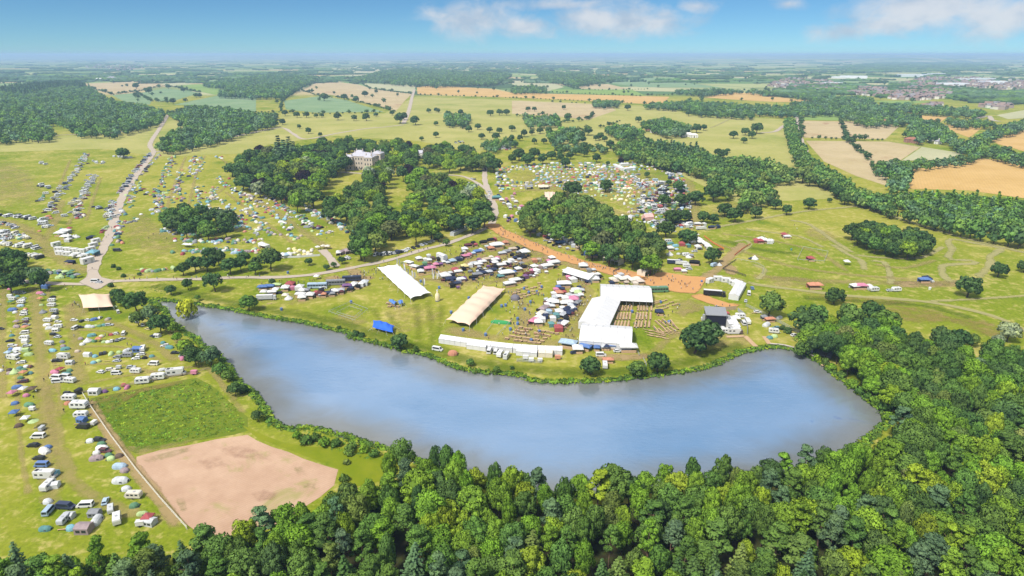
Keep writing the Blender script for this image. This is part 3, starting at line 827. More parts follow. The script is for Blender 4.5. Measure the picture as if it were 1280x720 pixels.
def scatter(name, label, cat, items, kind='stuff'):
    """one object of uncountable things: items = (x, y, z, rotation, scale xyz, prototype, tint)"""
    me = bpy.data.meshes.new(name)
    me.from_pydata([i[0:3] for i in items], [], [])
    n = len(items)
    me.attributes.new('rot', 'FLOAT_VECTOR', 'POINT').data.foreach_set('vector', np.array([(0, 0, i[3]) for i in items], np.float32).ravel())
    me.attributes.new('scl', 'FLOAT_VECTOR', 'POINT').data.foreach_set('vector', np.array([i[4] for i in items], np.float32).ravel())
    me.attributes.new('pick', 'INT', 'POINT').data.foreach_set('value', np.array([i[5] for i in items], np.int32))
    me.attributes.new('tint', 'FLOAT_COLOR', 'POINT').data.foreach_set('color', np.array([C4(i[6]) for i in items], np.float32).ravel())
    ng = bpy.data.node_groups.get('scatter_plants')
    if ng is None:
        ng = bpy.data.node_groups.new('scatter_plants', 'GeometryNodeTree')
        ng.interface.new_socket('Geometry', in_out='INPUT', socket_type='NodeSocketGeometry')
        ng.interface.new_socket('Geometry', in_out='OUTPUT', socket_type='NodeSocketGeometry')
        nd, lk = ng.nodes, ng.links
        gi, go = nd.new('NodeGroupInput'), nd.new('NodeGroupOutput')
        ci = nd.new('GeometryNodeCollectionInfo')
        ci.inputs['Collection'].default_value = PROTO_COLL
        ci.inputs['Separate Children'].default_value = True
        ci.inputs['Reset Children'].default_value = True
        ip = nd.new('GeometryNodeInstanceOnPoints')
        ip.inputs['Pick Instance'].default_value = True
        lk.new(gi.outputs[0], ip.inputs['Points']); lk.new(ci.outputs[0], ip.inputs['Instance'])
        for nm_, ty, so in (('rot', 'FLOAT_VECTOR', 'Rotation'), ('scl', 'FLOAT_VECTOR', 'Scale'), ('pick', 'INT', 'Instance Index')):
            a = nd.new('GeometryNodeInputNamedAttribute')
            a.data_type = ty
            a.inputs['Name'].default_value = nm_
            lk.new([s_ for s_ in a.outputs if s_.enabled and s_.name == 'Attribute'][0], ip.inputs[so])
        lk.new(ip.outputs[0], go.inputs[0])
    o = link(name, me, kind=kind, label=label, category=cat)
    o.modifiers.new('plants', 'NODES').node_group = ng
    return o

LEAF = dict(lemon=(.37, .38, .035), dark=(.070, .124, .046), mid=(.106, .182, .047), bright=(.160, .265, .036), yellow=(.215, .290, .034), blue=(.104, .168, .098), olive=(.135, .185, .054),
            copper=(.030, .018, .028), silver=(.28, .32, .23), brown=(.112, .118, .058), pale=(.19, .225, .085))
LEAFWORD = dict(lemon='bright lime-yellow', dark='dark green', mid='mid green', bright='bright green', yellow='yellow-green', blue='blue-green', olive='olive green', copper='dark copper-leaved',
                silver='silvery', brown='brownish green', pale='pale green')
def jit(c, s=.16):
    a = 1 + rnd.uniform(-s, s)
    return (c[0] * a * (1 + rnd.uniform(-.1, .1)), c[1] * a, c[2] * a * (1 + rnd.uniform(-.1, .1)))
def tree(lod, shape, x, y, r, h, tone, zone, name, cat='tree', group=None, z=0.0):
    """r: crown radius, h: height in metres"""
    i = rnd.randrange(len(lod[shape]))
    crown, trunk = lod[shape][i]
    d = crown.vertices  # prototypes keep their own size
    ext = PROTO_SIZE[crown.name]
    sx, sz = r / ext[0], h / ext[1]
    o = thing(name, None, cat, '%s %s' % (LEAFWORD[tone], name.replace('_', ' ')), zone, (x, y, z), rnd.uniform(0, 6.283), None, group)
    o.scale = (sx * rnd.uniform(.86, 1.14), sx * rnd.uniform(.86, 1.14), sz)
    o.rotation_euler.x, o.rotation_euler.y = rnd.gauss(0, .05), rnd.gauss(0, .05)
    c_ = jit(LEAF[tone])
    link('crown' if cat != 'shrub' else 'foliage', crown, o, color=c_)
    link('trunk' if cat != 'shrub' else 'stem', trunk, o)
    return o
PROTO_SIZE = {}
for d_ in (NEAR, MID):
    for lst in d_.values():
        for cr_, tr_ in lst:
            co = np.empty(len(cr_.vertices) * 3, np.float32); cr_.vertices.foreach_get('co', co)
            co = co.reshape(-1, 3)
            PROTO_SIZE[cr_.name] = (float(np.percentile(np.hypot(co[:, 0], co[:, 1]), 97)), float(co[:, 2].max()))

class Grid:
    """minimum spacing between plants"""
    def __init__(self, d): self.d, self.g = d, {}
    def ok(self, x, y, d=None, add=True):
        d = d or self.d
        cx, cy = int(x // self.d), int(y // self.d)
        for i in range(cx - 2, cx + 3):
            for j in range(cy - 2, cy + 3):
                for (a, b) in self.g.get((i, j), ()):
                    if (a - x) ** 2 + (b - y) ** 2 < d * d: return False
        if add: self.g.setdefault((cx, cy), []).append((x, y))
        return True
def fill(poly, zc, gap, tries):
    """points of a wood whose crowns (at height zc) are seen inside the outline"""
    us = [p[0] for p in poly]; vs_ = [p[1] for p in poly]
    w = [P(u, v, zc) for u, v in poly]
    x0, x1 = min(p.x for p in w), max(p.x for p in w); y0, y1 = min(p.y for p in w), max(p.y for p in w)
    wp = [(p.x, p.y) for p in w]
    g, res = Grid(gap), []
    n = int(tries * (x1 - x0) * (y1 - y0) / gap / gap) + 1
    for _ in range(min(n, 60000)):
        x, y = rnd.uniform(x0, x1), rnd.uniform(y0, y1)
        if inpoly(x, y, wp) and g.ok(x, y): res.append((x, y))
    return res
def in_lake(x, y, m=0.0):
    return inpoly(x, y, LAKE_XY)

# foreground wood along the near shore and up the eastern bank
FORE = prs('-45,700 -20,690 60,688 100,690 150,678 195,684 225,668 260,662 300,656 340,643 380,629 410,615 440,605 460,594 474,572 500,564 545,562 578,568 602,584 650,592 700,596 760,592 '
           '800,584 850,577 900,580 950,577 990,572 1022,560 1080,557 1112,546 1140,533 1128,516 1104,496 1082,478 1064,462 1048,446 1030,430 1015,420 1012,405 1030,395 1050,398 1075,392 1105,396 '
           '1130,410 1150,420 1178,420 1205,432 1215,452 1235,440 1250,428 1290,440 1320,450 1320,765 -45,765')
fore_pts = fill(FORE, 10.0, 4.5, 10)
fore_pts.sort(key=lambda p: -p[1])
n_near = 0
for x, y in fore_pts:
    if in_lake(x, y): continue
    east = x > 95 and y > 165
    q = rnd.random()
    nx = math.sin(x * .045 + 1.3) + math.sin(y * .06 + x * .02)
    if east: sh = 'broadleaf' if q < .93 else 'pine'
    else: sh = 'broadleaf' if q < .42 + .12 * nx or (y > 128 and q < .80) else ('pine' if q < .80 or y > 124 else 'spruce')
    if sh == 'broadleaf':
        tone = rnd.choices(('mid', 'bright', 'yellow', 'dark', 'olive', 'pale'), (.32, .38, .14, .08, .06, .02) if not east else (.40, .30, .06, .16, .07, .01))[0]
        r, h = rnd.choice((2.3, 2.8, 3.2, 3.6, 3.9, 4.8)) * rnd.uniform(.92, 1.08) * (1.16 if east else 1), rnd.uniform(9.0, 14.5)
        nm_ = 'shore_tree' if east else 'broadleaf_tree'
    elif sh == 'pine':
        tone = rnd.choices(('blue', 'mid', 'yellow', 'olive', 'bright'), (.34, .32, .05, .09, .20))[0]
        r, h = rnd.uniform(2.7, 3.9), rnd.uniform(11.5, 15)
        nm_ = 'pine_tree'
    else:
        tone = rnd.choices(('dark', 'blue', 'olive', 'mid'), (.3, .3, .25, .15))[0]
        r, h = rnd.uniform(2.5, 3.5), rnd.uniform(11, 14.5)
        nm_ = 'spruce_tree'
    # visible from the camera?
    d = Vector((x, y, h)) - cam.location
    zone = 'in the wood on the eastern shore' if east else ('in the wood below the campsite' if x < -62 else ('in the wood below the bare field' if x < -20 else 'in the near wood in front of the lake'))
    tree(NEAR, sh, x, y, r, h, tone, zone, nm_, group='trees of the near wood')
    n_near += 1
for x, y in fill(prs('-45,718 60,712 150,704 225,696 300,684 380,655 440,630 474,604 520,592 560,600 470,650 380,690 300,720 200,740 -45,745'), 3.0, 4.2, 8) + fill(prs('1110,540 1135,522 1105,496 1085,480 1070,466 1090,470 1130,500 1160,540 1130,560'), 3.0, 4.5, 8):
    if in_lake(x, y): continue
    tree(NEAR, 'broadleaf', x, y, rnd.uniform(1.9, 3.0), rnd.uniform(4.0, 7.0), rnd.choice(('mid', 'bright', 'dark', 'bright')), 'at the edge of the near wood', 'understorey_shrub', 'shrub', 'shrubs of the near wood')
# low undergrowth and dark litter under the wood
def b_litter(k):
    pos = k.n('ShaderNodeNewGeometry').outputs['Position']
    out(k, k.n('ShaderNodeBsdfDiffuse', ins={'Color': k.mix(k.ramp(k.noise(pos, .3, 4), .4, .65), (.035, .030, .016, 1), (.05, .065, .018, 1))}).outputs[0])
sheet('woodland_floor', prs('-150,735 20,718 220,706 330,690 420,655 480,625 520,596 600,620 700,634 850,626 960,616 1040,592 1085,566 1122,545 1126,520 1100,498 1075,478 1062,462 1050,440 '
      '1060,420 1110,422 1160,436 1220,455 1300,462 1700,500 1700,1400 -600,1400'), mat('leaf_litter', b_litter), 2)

# midground woods
def wood_trees(poly, zone, gap, tones, r_, h_, shape='broadleaf', name='woodland_tree', zc=7.0):
    for x, y in fill(prs(poly), zc, gap, 7):
        if in_lake(x, y): continue
        tone = rnd.choices(*tones)[0]
        tree(MID, shape, x, y, rnd.uniform(*r_), rnd.uniform(*h_), tone, zone, name, group='trees ' + zone)
MIXED = (('mid', 'dark', 'bright', 'yellow', 'copper', 'silver', 'olive', 'brown'), (.30, .30, .12, .10, .05, .03, .08, .04))
DARK = (('dark', 'mid', 'blue'), (.62, .28, .10))
wood_trees('284,212 300,200 330,190 360,190 400,184 428,186 434,205 420,215 405,232 392,250 372,258 350,250 330,240 312,232 296,226', 'in the clump west of the mansion', 13, MIXED, (6.5, 9.5), (13, 18), name='garden_tree')
wood_trees('395,178 430,178 470,180 500,180 522,186 522,204 495,206 478,200 470,190 430,188', 'in the clump behind the mansion', 13, MIXED, (6, 8.5), (13, 18), name='garden_tree')
wood_trees('528,188 560,184 590,192 612,196 612,206 590,208 560,210 530,203', 'in the clump east of the mansion', 13, MIXED, (6, 8.5), (13, 17), name='garden_tree')
wood_trees('406,262 424,252 440,240 452,230 462,212 476,206 488,212 484,225 480,240 494,262 496,282 478,296 462,312 444,316 440,300 452,290 430,275 410,270', 'in the garden wood south of the mansion', 12.0, MIXED, (5.5, 8.5), (11, 17), name='garden_tree')
wood_trees('500,212 520,208 536,218 560,226 584,230 604,250 609,272 594,282 570,284 548,290 530,300 512,298 502,285 512,262 522,240 508,226', 'in the garden wood beside the path', 12.0, MIXED, (5.5, 8.5), (11, 17), name='garden_tree')
wood_trees('652,268 668,258 690,252 715,248 742,254 758,266 768,280 800,290 826,304 832,322 824,334 800,330 772,326 742,314 724,297 690,292 662,286', 'in the central wood beside the dirt path', 10.5, (('mid', 'dark', 'olive', 'brown', 'bright'), (.34, .26, .22, .08, .10)), (5.5, 7.6), (12, 17), name='woodland_tree')
wood_trees('205,270 220,262 250,258 276,264 288,272 284,286 258,290 230,288 212,284', 'in the oval clump amid the tents', 11.0, DARK, (5.5, 7.5), (11, 14), name='copse_tree')
wood_trees('-10,324 15,318 40,328 58,336 62,345 50,352 -10,354', 'in the clump above the road junction', 9.5, DARK, (4.5, 6.5), (10, 13), name='copse_tree')
wood_trees('1062,290 1084,280 1111,282 1140,289 1164,297 1166,303 1150,313 1134,315 1106,309 1080,302', 'in the dense clump beside the grass tracks', 7.6, (('dark', 'mid', 'yellow', 'bright'), (.55, .32, .06, .07)), (4.4, 6.0), (9.5, 12.5), name='copse_tree')

# single trees: seen crown centre, crown radius in pixels
MARKS = ((615, 206, 'beside the northern road'), (660, 196, 'above the northern campsite'), (700, 198, 'above the northern campsite tents'), (740, 190, 'near the campsite’s far edge'), (716, 236, 'amid the lime tents'), (780, 202, 'around the campsite courtyard'),
         (835, 212, 'at the campsite corner below the belt wood'), (848, 240, 'amid the eastern car rows'), (845, 285, 'above the crew camp'), (895, 262, 'on the dry slope above the track'), (935, 262, 'along the pale grass track'), (975, 258, 'beside the pale track'), (1010, 240, 'below the avenue'), (1052, 244, 'beside the avenue wood'),
         (150, 180, 'near the gravel road'), (226, 156, 'by the western wood'), (380, 160, 'by the farm track'), (400, 140, 'along the crop field hedge'), (440, 122, 'around the tan field'), (500, 146, 'beside the far road'), (560, 156, 'on the far lawn'), (600, 162, 'on the parkland slope'), (640, 170, 'north of the mansion drive'),
         (675, 168, 'in the parkland avenue'), (740, 174, 'in front of the wooded farm'), (710, 146, 'by the far clump'), (800, 145, 'behind the wooded farm'), (870, 158, 'east of the wooded farm'), (935, 168, 'on the eastern parkland'), (905, 190, 'above the belt wood'), (570, 140, 'below the golden strip field'), (630, 140, 'near the hedge below the golden field'),
         (780, 134, 'below the golden field’s end'), (180, 112, 'in the far western fields'), (230, 118, 'in the far crop fields'), (540, 138, 'in the far pasture'))
def mark(u, v): return min(MARKS, key=lambda m: ((m[0] - u) / 1.6) ** 2 + (m[1] - v) ** 2 * 3)[2]
def lone(data, shape, tone, zone, name='parkland_tree', squash=1.0, cat='tree', grp=None):
    for it in data.split():
        a = [q for q in it.split(',')]
        u, v, rp = float(a[0]), float(a[1]), float(a[2])
        tn = a[3] if len(a) > 3 else tone
        sh = a[4] if len(a) > 4 else shape
        r = rp / pxm(u, v + rp)
        h = r * 2 * .98 * squash
        p = P(u, v, h * .52)
        tree(MID, sh, p.x, p.y, r, h, tn, mark(u, v) if 'park' in zone else zone, name, cat, grp or 'single trees ' + zone)
lone('1212,358,14 1249,337,10 1282,333,8 1044,370,11 963,380,17,olive,broadleaf 870,424,19 885,418,19 739,457,13 797,461,11,mid 823,453,14 500,426,11 519,436,4,mid 588,453,5,mid 621,462,5,mid '
     '1018,418,17,mid 1003,437,10,mid', 'round', 'dark', 'standing near the lake shore')
lone('233,383,14,lemon', 'bush', 'lemon', 'growing out of the water at the lake head', 'willow_tree', .85)
lone('310,378,11,mid 234,355,8 267,352,13 213,362,7 152,374,10 168,378,15 146,368,8 172,398,10,olive 188,392,12,blue 200,405,13 215,410,8,bright 222,422,7,bright 231,432,9,bright 236,440,11 243,446,13 '
     '262,446,13,blue 275,462,9,mid 284,470,8,mid 293,487,9 302,486,7 322,519,8 247,372,4,mid 340,352,5', 'broadleaf', 'dark', 'on the western lake shore')
lone('228,336,9 243,330,11 258,330,10 272,322,11 287,332,11 300,330,10 318,335,9,mid 337,324,15 262,318,10 320,328,8 305,322,8', 'broadleaf', 'dark', 'in the row of trees above the lakeside road')
lone('427,325,5 417,331,4 408,334,4 386,327,5 455,316,12,bright 445,310,8,bright 478,282,7,bright 519,268,6,bright 548,296,7 558,303,5,mid 575,284,6,pale 556,282,5,bright', 'broadleaf', 'dark', 'beside the path below the mansion')
lone('617,206,10 606,204,7,olive 595,206,8,olive 640,198,6 649,193,8 660,199,8 668,191,7 679,198,7 690,194,6 700,196,6 707,203,7 713,194,5 720,189,5 730,190,6 737,184,5 746,197,6 776,201,5,copper 798,203,4 782,199,5 '
     '716,236,11 757,232,8 820,205,5 809,218,4 850,210,5 858,212,4 833,210,4 848,233,8 853,250,9 830,250,8 870,247,10,dark 893,240,12 907,262,9 893,273,7 880,271,8 857,270,9 840,271,10 833,286,11 858,294,9 863,296,9 891,319,11 '
     '836,228,4 846,270,8 920,268,10 930,259,8 945,265,8 935,258,6 970,255,7 984,262,7 1012,254,8 1005,218,11,olive 1013,224,9,olive 1050,240,9 1057,248,8 1037,250,3 700,184,4 752,186,5', 'round', 'dark', 'in the park beyond the marquees')
lone('154,191,7 143,170,4 226,156,4 353,152,4 374,158,3 385,163,4 400,168,3 527,173,3 545,154,3 566,157,3 578,157,4 586,161,4 597,158,4 545,168,4 612,162,4 624,163,4 602,170,4 620,170,5 637,176,5 640,160,4 655,166,5 665,165,4 '
     '668,176,4 680,176,4 675,163,4 686,162,4 650,172,4 644,180,5 640,172,4 750,170,5 756,173,4 763,180,6 730,182,5 727,168,5 735,163,6 728,174,5 745,172,4 710,146,5 798,149,4 861,141,4 882,142,4 917,168,5 932,164,5 947,160,7 941,168,5 930,175,4 '
     '904,192,6 898,190,5 910,188,3 871,160,6 880,159,4 849,168,3 760,204,3 422,145,5 442,147,4 458,146,5 500,147,7 519,150,6 405,121,5 430,121,4 445,124,4 456,117,4 395,144,3 371,143,4 356,141,4 383,143,4 402,144,3 490,141,3 470,143,3 560,142,4 576,140,4 '
     '613,141,4 624,140,4 633,140,4 705,134,3 755,134,3 785,134,4 660,136,3 668,136,3 170,107,4 186,113,4 216,126,4 245,119,3 229,112,3 210,108,3 169,118,3 250,119,3 505,145,5 536,138,3 548,138,3 545,137,3', 'round', 'dark', 'scattered over the far parkland', grp='far parkland trees')
lone('345,191,8 350,185,9 356,190,9 361,186,9 367,190,8 349,196,7', 'conifer', 'blue', 'in the row of tall conifers west of the mansion', 'conifer_tree', 1.7)
lone('1005,402,20,dark 1024,396,16,mid 1063,398,20,mid 1090,392,17,dark 1108,402,16,mid', 'broadleaf', 'mid', 'at the head of the eastern shore wood', 'shore_tree')
lone('1200,424,14,dark,round 1180,420,14,dark,round 1262,415,13,silver 1248,425,8,silver 1216,425,9,olive', 'broadleaf', 'dark', 'on the meadow above the eastern shore wood', 'shore_tree')
lone('383,549,8,mid 395,546,7 405,552,8,bright 420,553,7 430,597,7 433,577,5,olive 371,543,6,bright 440,556,7,mid 455,560,7,bright 468,566,7 436,562,8', 'bush', 'mid', 'on the reedy southern bank', 'shrub', .75, 'shrub')
lone('1022,446,5,yellow 1032,451,6,mid 1040,458,6,bright 1052,467,6,mid 1066,478,7,bright 1076,488,7,mid 1095,500,8,bright 1107,508,8,mid 1112,520,8,bright 1085,494,6 1020,443,4', 'bush', 'mid', 'along the eastern waterline', 'shrub', .75, 'shrub')
lone('978,409,4 985,412,5 1010,413,4 640,459,3 444,416,5 452,418,4 424,409,3 305,486,6 142,332,3 148,335,3 154,344,3 174,342,3 138,356,4', 'bush', 'dark', 'dotted along the banks and verges', 'shrub', .8, 'shrub')

# distant woods and hedges read as masses
far_items, far_con, grove_items = [], [], []
def far_fill(poly, gap, kind='broad', tones=('dark', 'mid', 'blue'), s=(.9, 1.3), zc=7.0, lst=None):
    a, b = PIDX[kind]
    for x, y in fill(prs(poly), zc, gap, 5):
        k_ = rnd.uniform(*s)
        (far_items if lst is None else lst).append((x, y, 0, rnd.uniform(0, 6.28), (k_ * rnd.uniform(.9, 1.15), k_ * rnd.uniform(.9, 1.15), k_ * rnd.uniform(.9, 1.15)), rnd.randrange(a, b), jit([x * 1.3 for x in LEAF[rnd.choice(tones)]], .28)))
far_fill('-30,120 0,116 37,112 45,107 112,110 140,127 162,130 190,135 206,142 200,153 172,161 147,167 100,168 88,160 70,152 58,155 68,166 62,172 30,174 -30,177', 10.5)
far_fill('-30,112 0,112 40,106 80,104 112,107 60,112 30,120', 12, 'conifer', ('dark', 'blue'), (1, 1.3))
far_fill('208,142 240,134 280,136 320,142 345,143 342,156 320,161 287,171 260,178 225,187 200,186 197,180 215,168 238,158 222,147', 10.0)
far_fill('252,107 320,96 350,92 400,98 380,108 352,122 320,122 272,120 287,111', 15, 'broad', s=(1.2, 1.7))
far_fill('442,100 480,89 510,86 640,94 620,106 550,108 500,106', 17, 'broad', s=(1.3, 1.8))
far_fill('670,89 785,98 760,102 722,108 700,104 677,101', 17, 'broad', s=(1.3, 1.8))
far_fill('640,108 682,109 684,115 640,116', 13); far_fill('803,133 820,130 860,127 947,133 942,146 877,143 857,137', 11)
far_fill('742,127 775,127 772,132 742,132', 10); far_fill('656,146 695,146 699,155 660,157', 10); far_fill('557,144 587,144 585,155 560,155', 10)
far_fill('755,160 780,158 803,166 802,172 770,170', 9.5); far_fill('800,155 830,149 862,160 855,168 830,168 812,162', 9.5); far_fill('684,168 700,162 724,164 722,178 690,176', 9.5)
far_fill('690,180 760,182 758,187 700,187', 9.5, s=(.7, .9)); far_fill('600,176 625,172 640,178 620,186 606,184', 9.5, s=(.7, .9))
far_fill('770,182 790,176 820,179 870,186 900,200 930,196 960,204 992,214 988,224 950,226 900,226 868,214 830,206 772,190', 7.0, 'broad', ('dark', 'mid', 'dark', 'olive'), (.85, 1.2))
far_fill('800,180 860,186 880,192 860,197 815,188', 6.5, 'conifer', ('dark', 'blue'), (.75, 1.0))
far_fill('884,226 925,222 950,226 972,240 966,248 932,252 914,243 886,236', 8.0, 'broad', ('dark', 'mid', 'olive'), (.8, 1.1))
far_fill('983,150 992,150 998,175 1012,200 1035,214 1062,230 1090,244 1125,262 1160,272 1200,282 1240,292 1290,294 1290,300 1240,294 1190,283 1156,275 1119,264 1077,250 1044,236 1018,222 1000,206 990,184 985,165', 5.6, 'broad', ('dark', 'mid', 'dark', 'mid', 'olive'), (.8, 1.15))
far_fill('1092,246 1130,240 1215,243 1290,252 1290,292 1240,284 1200,274 1160,264 1120,252', 5.3, 'broad', ('mid', 'dark', 'blue', 'mid'), (.62, .85))
far_fill('1130,240 1180,244 1290,254 1290,262 1200,256 1140,250', 7.0, 'conifer', ('mid', 'bright'), (.6, .75))
far_fill('1092,206 1122,204 1132,214 1135,224 1130,234 1118,236 1112,222', 8.5); far_fill('1118,203 1160,198 1205,196 1225,192 1222,198 1180,205 1130,208', 8.5, s=(.7, 1))
far_fill('1133,158 1160,160 1188,170 1212,180 1245,184 1290,198 1290,206 1240,194 1205,190 1188,178 1150,166', 9, s=(.8, 1.2)); far_fill('1290,150 1250,160 1212,176 1220,182 1250,170 1290,158', 9.5)
far_fill('1140,150 1180,158 1190,168 1170,166 1140,158', 9); far_fill('1040,140 1060,136 1110,140 1148,146 1150,152 1110,150 1070,152', 11); far_fill('990,130 1060,128 1150,133 1230,140 1225,146 1150,140 1060,138 1000,138', 12, s=(1, 1.4))
far_fill('945,132 1000,134 1040,136 1040,142 985,144 950,142', 11); far_fill('1180,150 1230,152 1250,156 1200,158', 11); far_fill('1066,152 1110,148 1145,150 1120,156 1085,156', 11)
far_fill('840,115 900,112 960,118 1090,124 1090,129 1040,130 1000,122 940,114 880,119', 14, s=(1.1, 1.5)); far_fill('1130,166 1160,164 1180,170 1150,176', 10)
# hedges and scattered hedgerow trees
for px, gap in (('172,116 190,127 215,127', 9), ('140,119 175,114 207,108 250,116', 10), ('320,141 355,141 400,143 480,141', 13), ('352,140 355,126 375,114 402,121 432,124 495,140', 11), ('452,104 465,111 515,118', 11),
                ('522,119 640,123 715,126 827,132', 13), ('1002,173 1060,175 1110,176', 8), ('1050,150 1060,176 1085,200 1095,222', 9), ('640,146 690,144', 10), ('690,128 740,130', 12), ('640,116 690,116 807,121', 14),
                ('700,186 770,188', 10), ('1000,140 1002,172', 9), ('60,107 95,106 140,118', 12), ('640,101 690,101 725,112 810,112', 13), ('0,105 60,103 100,101 180,100', 14), ('810,120 900,118', 14),
                ('740,142 735,150 700,154', 10), ('724,164 760,158 775,152', 11), ('1232,170 1290,157', 10), ('1222,198 1290,206', 9), ('1125,157 1175,154', 10)):
    for p, a in along(catmull([P(u, v) for u, v in prs(px)], 20), gap):
        if rnd.random() < .82:
            s = rnd.choice((.3, .35, .4, .55, .8))
            far_items.append((p.x + rnd.uniform(-2, 2), p.y + rnd.uniform(-2, 2), 0, rnd.uniform(0, 6), (s * 1.2, s * 1.2, s), rnd.randrange(0, 5), jit(LEAF['dark'], .3)))
for _ in range(420):
    u, v = rnd.uniform(-20, 1300), 92 + 38 * rnd.random() ** 1.2
    if 500 < u < 850 and v > 118: continue
    p = P(u, v)
    s = rnd.uniform(.7, 1.3)
    far_items.append((p.x, p.y, 0, rnd.uniform(0, 6), (s, s, s), rnd.randrange(0, 5), jit(LEAF['dark'], .3)))
scatter('distant_woods', 'dense dark green woods and hedgerows beyond the park', 'woodland', far_items)
# the plain towards the horizon
for _ in range(1000):
    v = 70.3 + 34 * rnd.random() ** 1.7
    u = rnd.uniform(-60, 1340)
    p = P(u, v)
    if p.y > 30000: continue
    k_ = rnd.uniform(.7, 1.9) * (1.0 + p.y / 14000)
    grove_items.append((p.x, p.y, -1, rnd.choice((rnd.gauss(0, .35), rnd.uniform(0, 3.14))), (k_ * rnd.uniform(.8, 2.6), k_ * rnd.uniform(.6, 1.6), rnd.uniform(.8, 1.5)), rnd.randrange(*PIDX['grove']), jit(LEAF[rnd.choice(('dark', 'dark', 'mid', 'blue'))], .3)))
for poly, gap in (('1110,120 1130,112 1180,113 1185,120', 70), ('1060,116 1100,113 1110,120', 70), ('1120,104 1180,98 1250,104', 110), ('960,106 1040,104 1050,112', 90), ('1040,84 1100,78 1200,78 1260,84 1200,88 1080,90', 60), ('0,98 120,92 260,96 300,92 420,92 250,100 60,102', 75), ('420,90 470,80 640,78 760,84 640,90 520,86', 130), ('640,92 700,86 800,84 960,92 820,92', 120),
                  ('960,120 1060,116 1090,110 1070,104 990,108', 40), ('1090,112 1130,104 1230,112 1290,118 1290,128 1220,126 1150,116', 42)):
    for x, y in fill(prs(poly), 5, gap, 3):
        k_ = rnd.uniform(.9, 1.7)
        grove_items.append((x, y, -1, rnd.uniform(0, 3.14), (k_ * 1.2, k_ * 2.0, rnd.uniform(.9, 1.5)), rnd.randrange(*PIDX['grove']), jit(LEAF[rnd.choice(('dark', 'mid', 'blue'))], .3)))
scatter('horizon_woods', 'hazy woods and tree lines across the plain to the horizon', 'woodland', grove_items)
# reeds and weeds
weeds = []
a_, b_ = PIDX['weed']
for p, a in along(LAKE + [LAKE[0]], .55):
    if p.y < 150 and p.x < 130: continue
    for _ in range(2):
        s = rnd.uniform(.5, 1.15)
        o_ = rnd.uniform(-2.6, .35)
        weeds.append((p.x - math.sin(a) * o_, p.y + math.cos(a) * o_, -.15, rnd.uniform(0, 6), (s, s, s), rnd.randrange(a_, b_), jit(LEAF[rnd.choice(('bright', 'mid', 'mid', 'yellow'))], .3)))
scatter('bank_reeds', 'rough green reeds and grass fringing the lake shore', 'reeds', weeds)
weeds = []
for poly, gap, tones in (('118,500 170,488 244,476 262,484 285,502 304,524 306,534 288,540 240,548 172,562 150,548', 1.0, ('bright', 'yellow', 'mid', 'bright')), ('365,540 380,534 420,546 470,560 480,576 460,574 400,560 372,552', 1.3, ('bright', 'mid')),
                         ('175,360 205,368 260,378 240,372 190,358', 2.0, ('mid', 'bright'))):
    for x, y in fill(prs(poly), 0, gap, 3):
        s = rnd.uniform(.35, .85)
        weeds.append((x, y, -.1, rnd.uniform(0, 6), (s, s, s * .8), rnd.randrange(a_, b_), jit(LEAF[rnd.choice(tones)], .35)))
scatter('rough_weeds', 'knee-high weeds covering the rough green pasture', 'weeds', weeds)
# low hills close the plain
def hill(x, y, rx, ry, h, seed):
    m = MB()
    n1, n2 = 40, 10
    vs = []
    for j in range(n2 + 1):
        for i in range(n1 + 1):
            a, b = i / n1 * 2 - 1, j / n2 * 2 - 1
            e = max(0, 1 - a * a) * max(0, 1 - b * b)
            z = h * e * (1 + .22 * math.sin(a * 7 + seed) + .12 * math.sin(a * 17 + seed * 2)) - 3
            vs.append((x + a * rx, y + b * ry, z))
    fs = [(j * (n1 + 1) + i, j * (n1 + 1) + i + 1, (j + 1) * (n1 + 1) + i + 1, (j + 1) * (n1 + 1) + i) for j in range(n2) for i in range(n1)]
    m.add(vs, fs)
    structure('hills', m.mesh('hills', M_GROUND, True))
hill(-9000, 24000, 16000, 5000, 78, 1); hill(12000, 21000, 12000, 4500, 96, 2); hill(26000, 26000, 16000, 6000, 84, 3); hill(2000, 31000, 22000, 5000, 102, 4); hill(-28000, 30000, 18000, 5000, 90, 5); hill(6500, 12500, 4200, 1800, 52, 6)
# ---------------------------------------------------------------- vehicles, tents and stalls: one prototype of each kind, copied
PROTO = {}
def proto(kind, name, cat, parts, word=None):
    """parts: (name, builder, material, takes the thing's colour, fixed colour of the distant copy)"""
    ms, J, mats = [], MB(), []
    for pn, mb, m, tint in parts:
        ms.append((pn, mb.mesh(name + '_' + pn, m), tint))
        if m not in mats: mats.append(m)
        J.add(mb.v, mb.f, mats.index(m))
    nv = {M_GLASS: (.03, .035, .045), M_TYRE: (.02, .02, .02), M_STEEL: (.4, .4, .4), M_DARK: (.03, .03, .035), M_SHADE: (.06, .06, .07), M_WOOD: (.5, .34, .2), M_WHITE: (.8, .8, .8)}
    flat = [(mb.v, mb.f, None if tint else nv.get(m, (.3, .3, .3))) for pn, mb, m, tint in parts]
    PROTO[kind] = dict(name=name, cat=cat, parts=ms, joined=J.mesh(name, mats), flat=flat, word=word or name.replace('_', ' '))

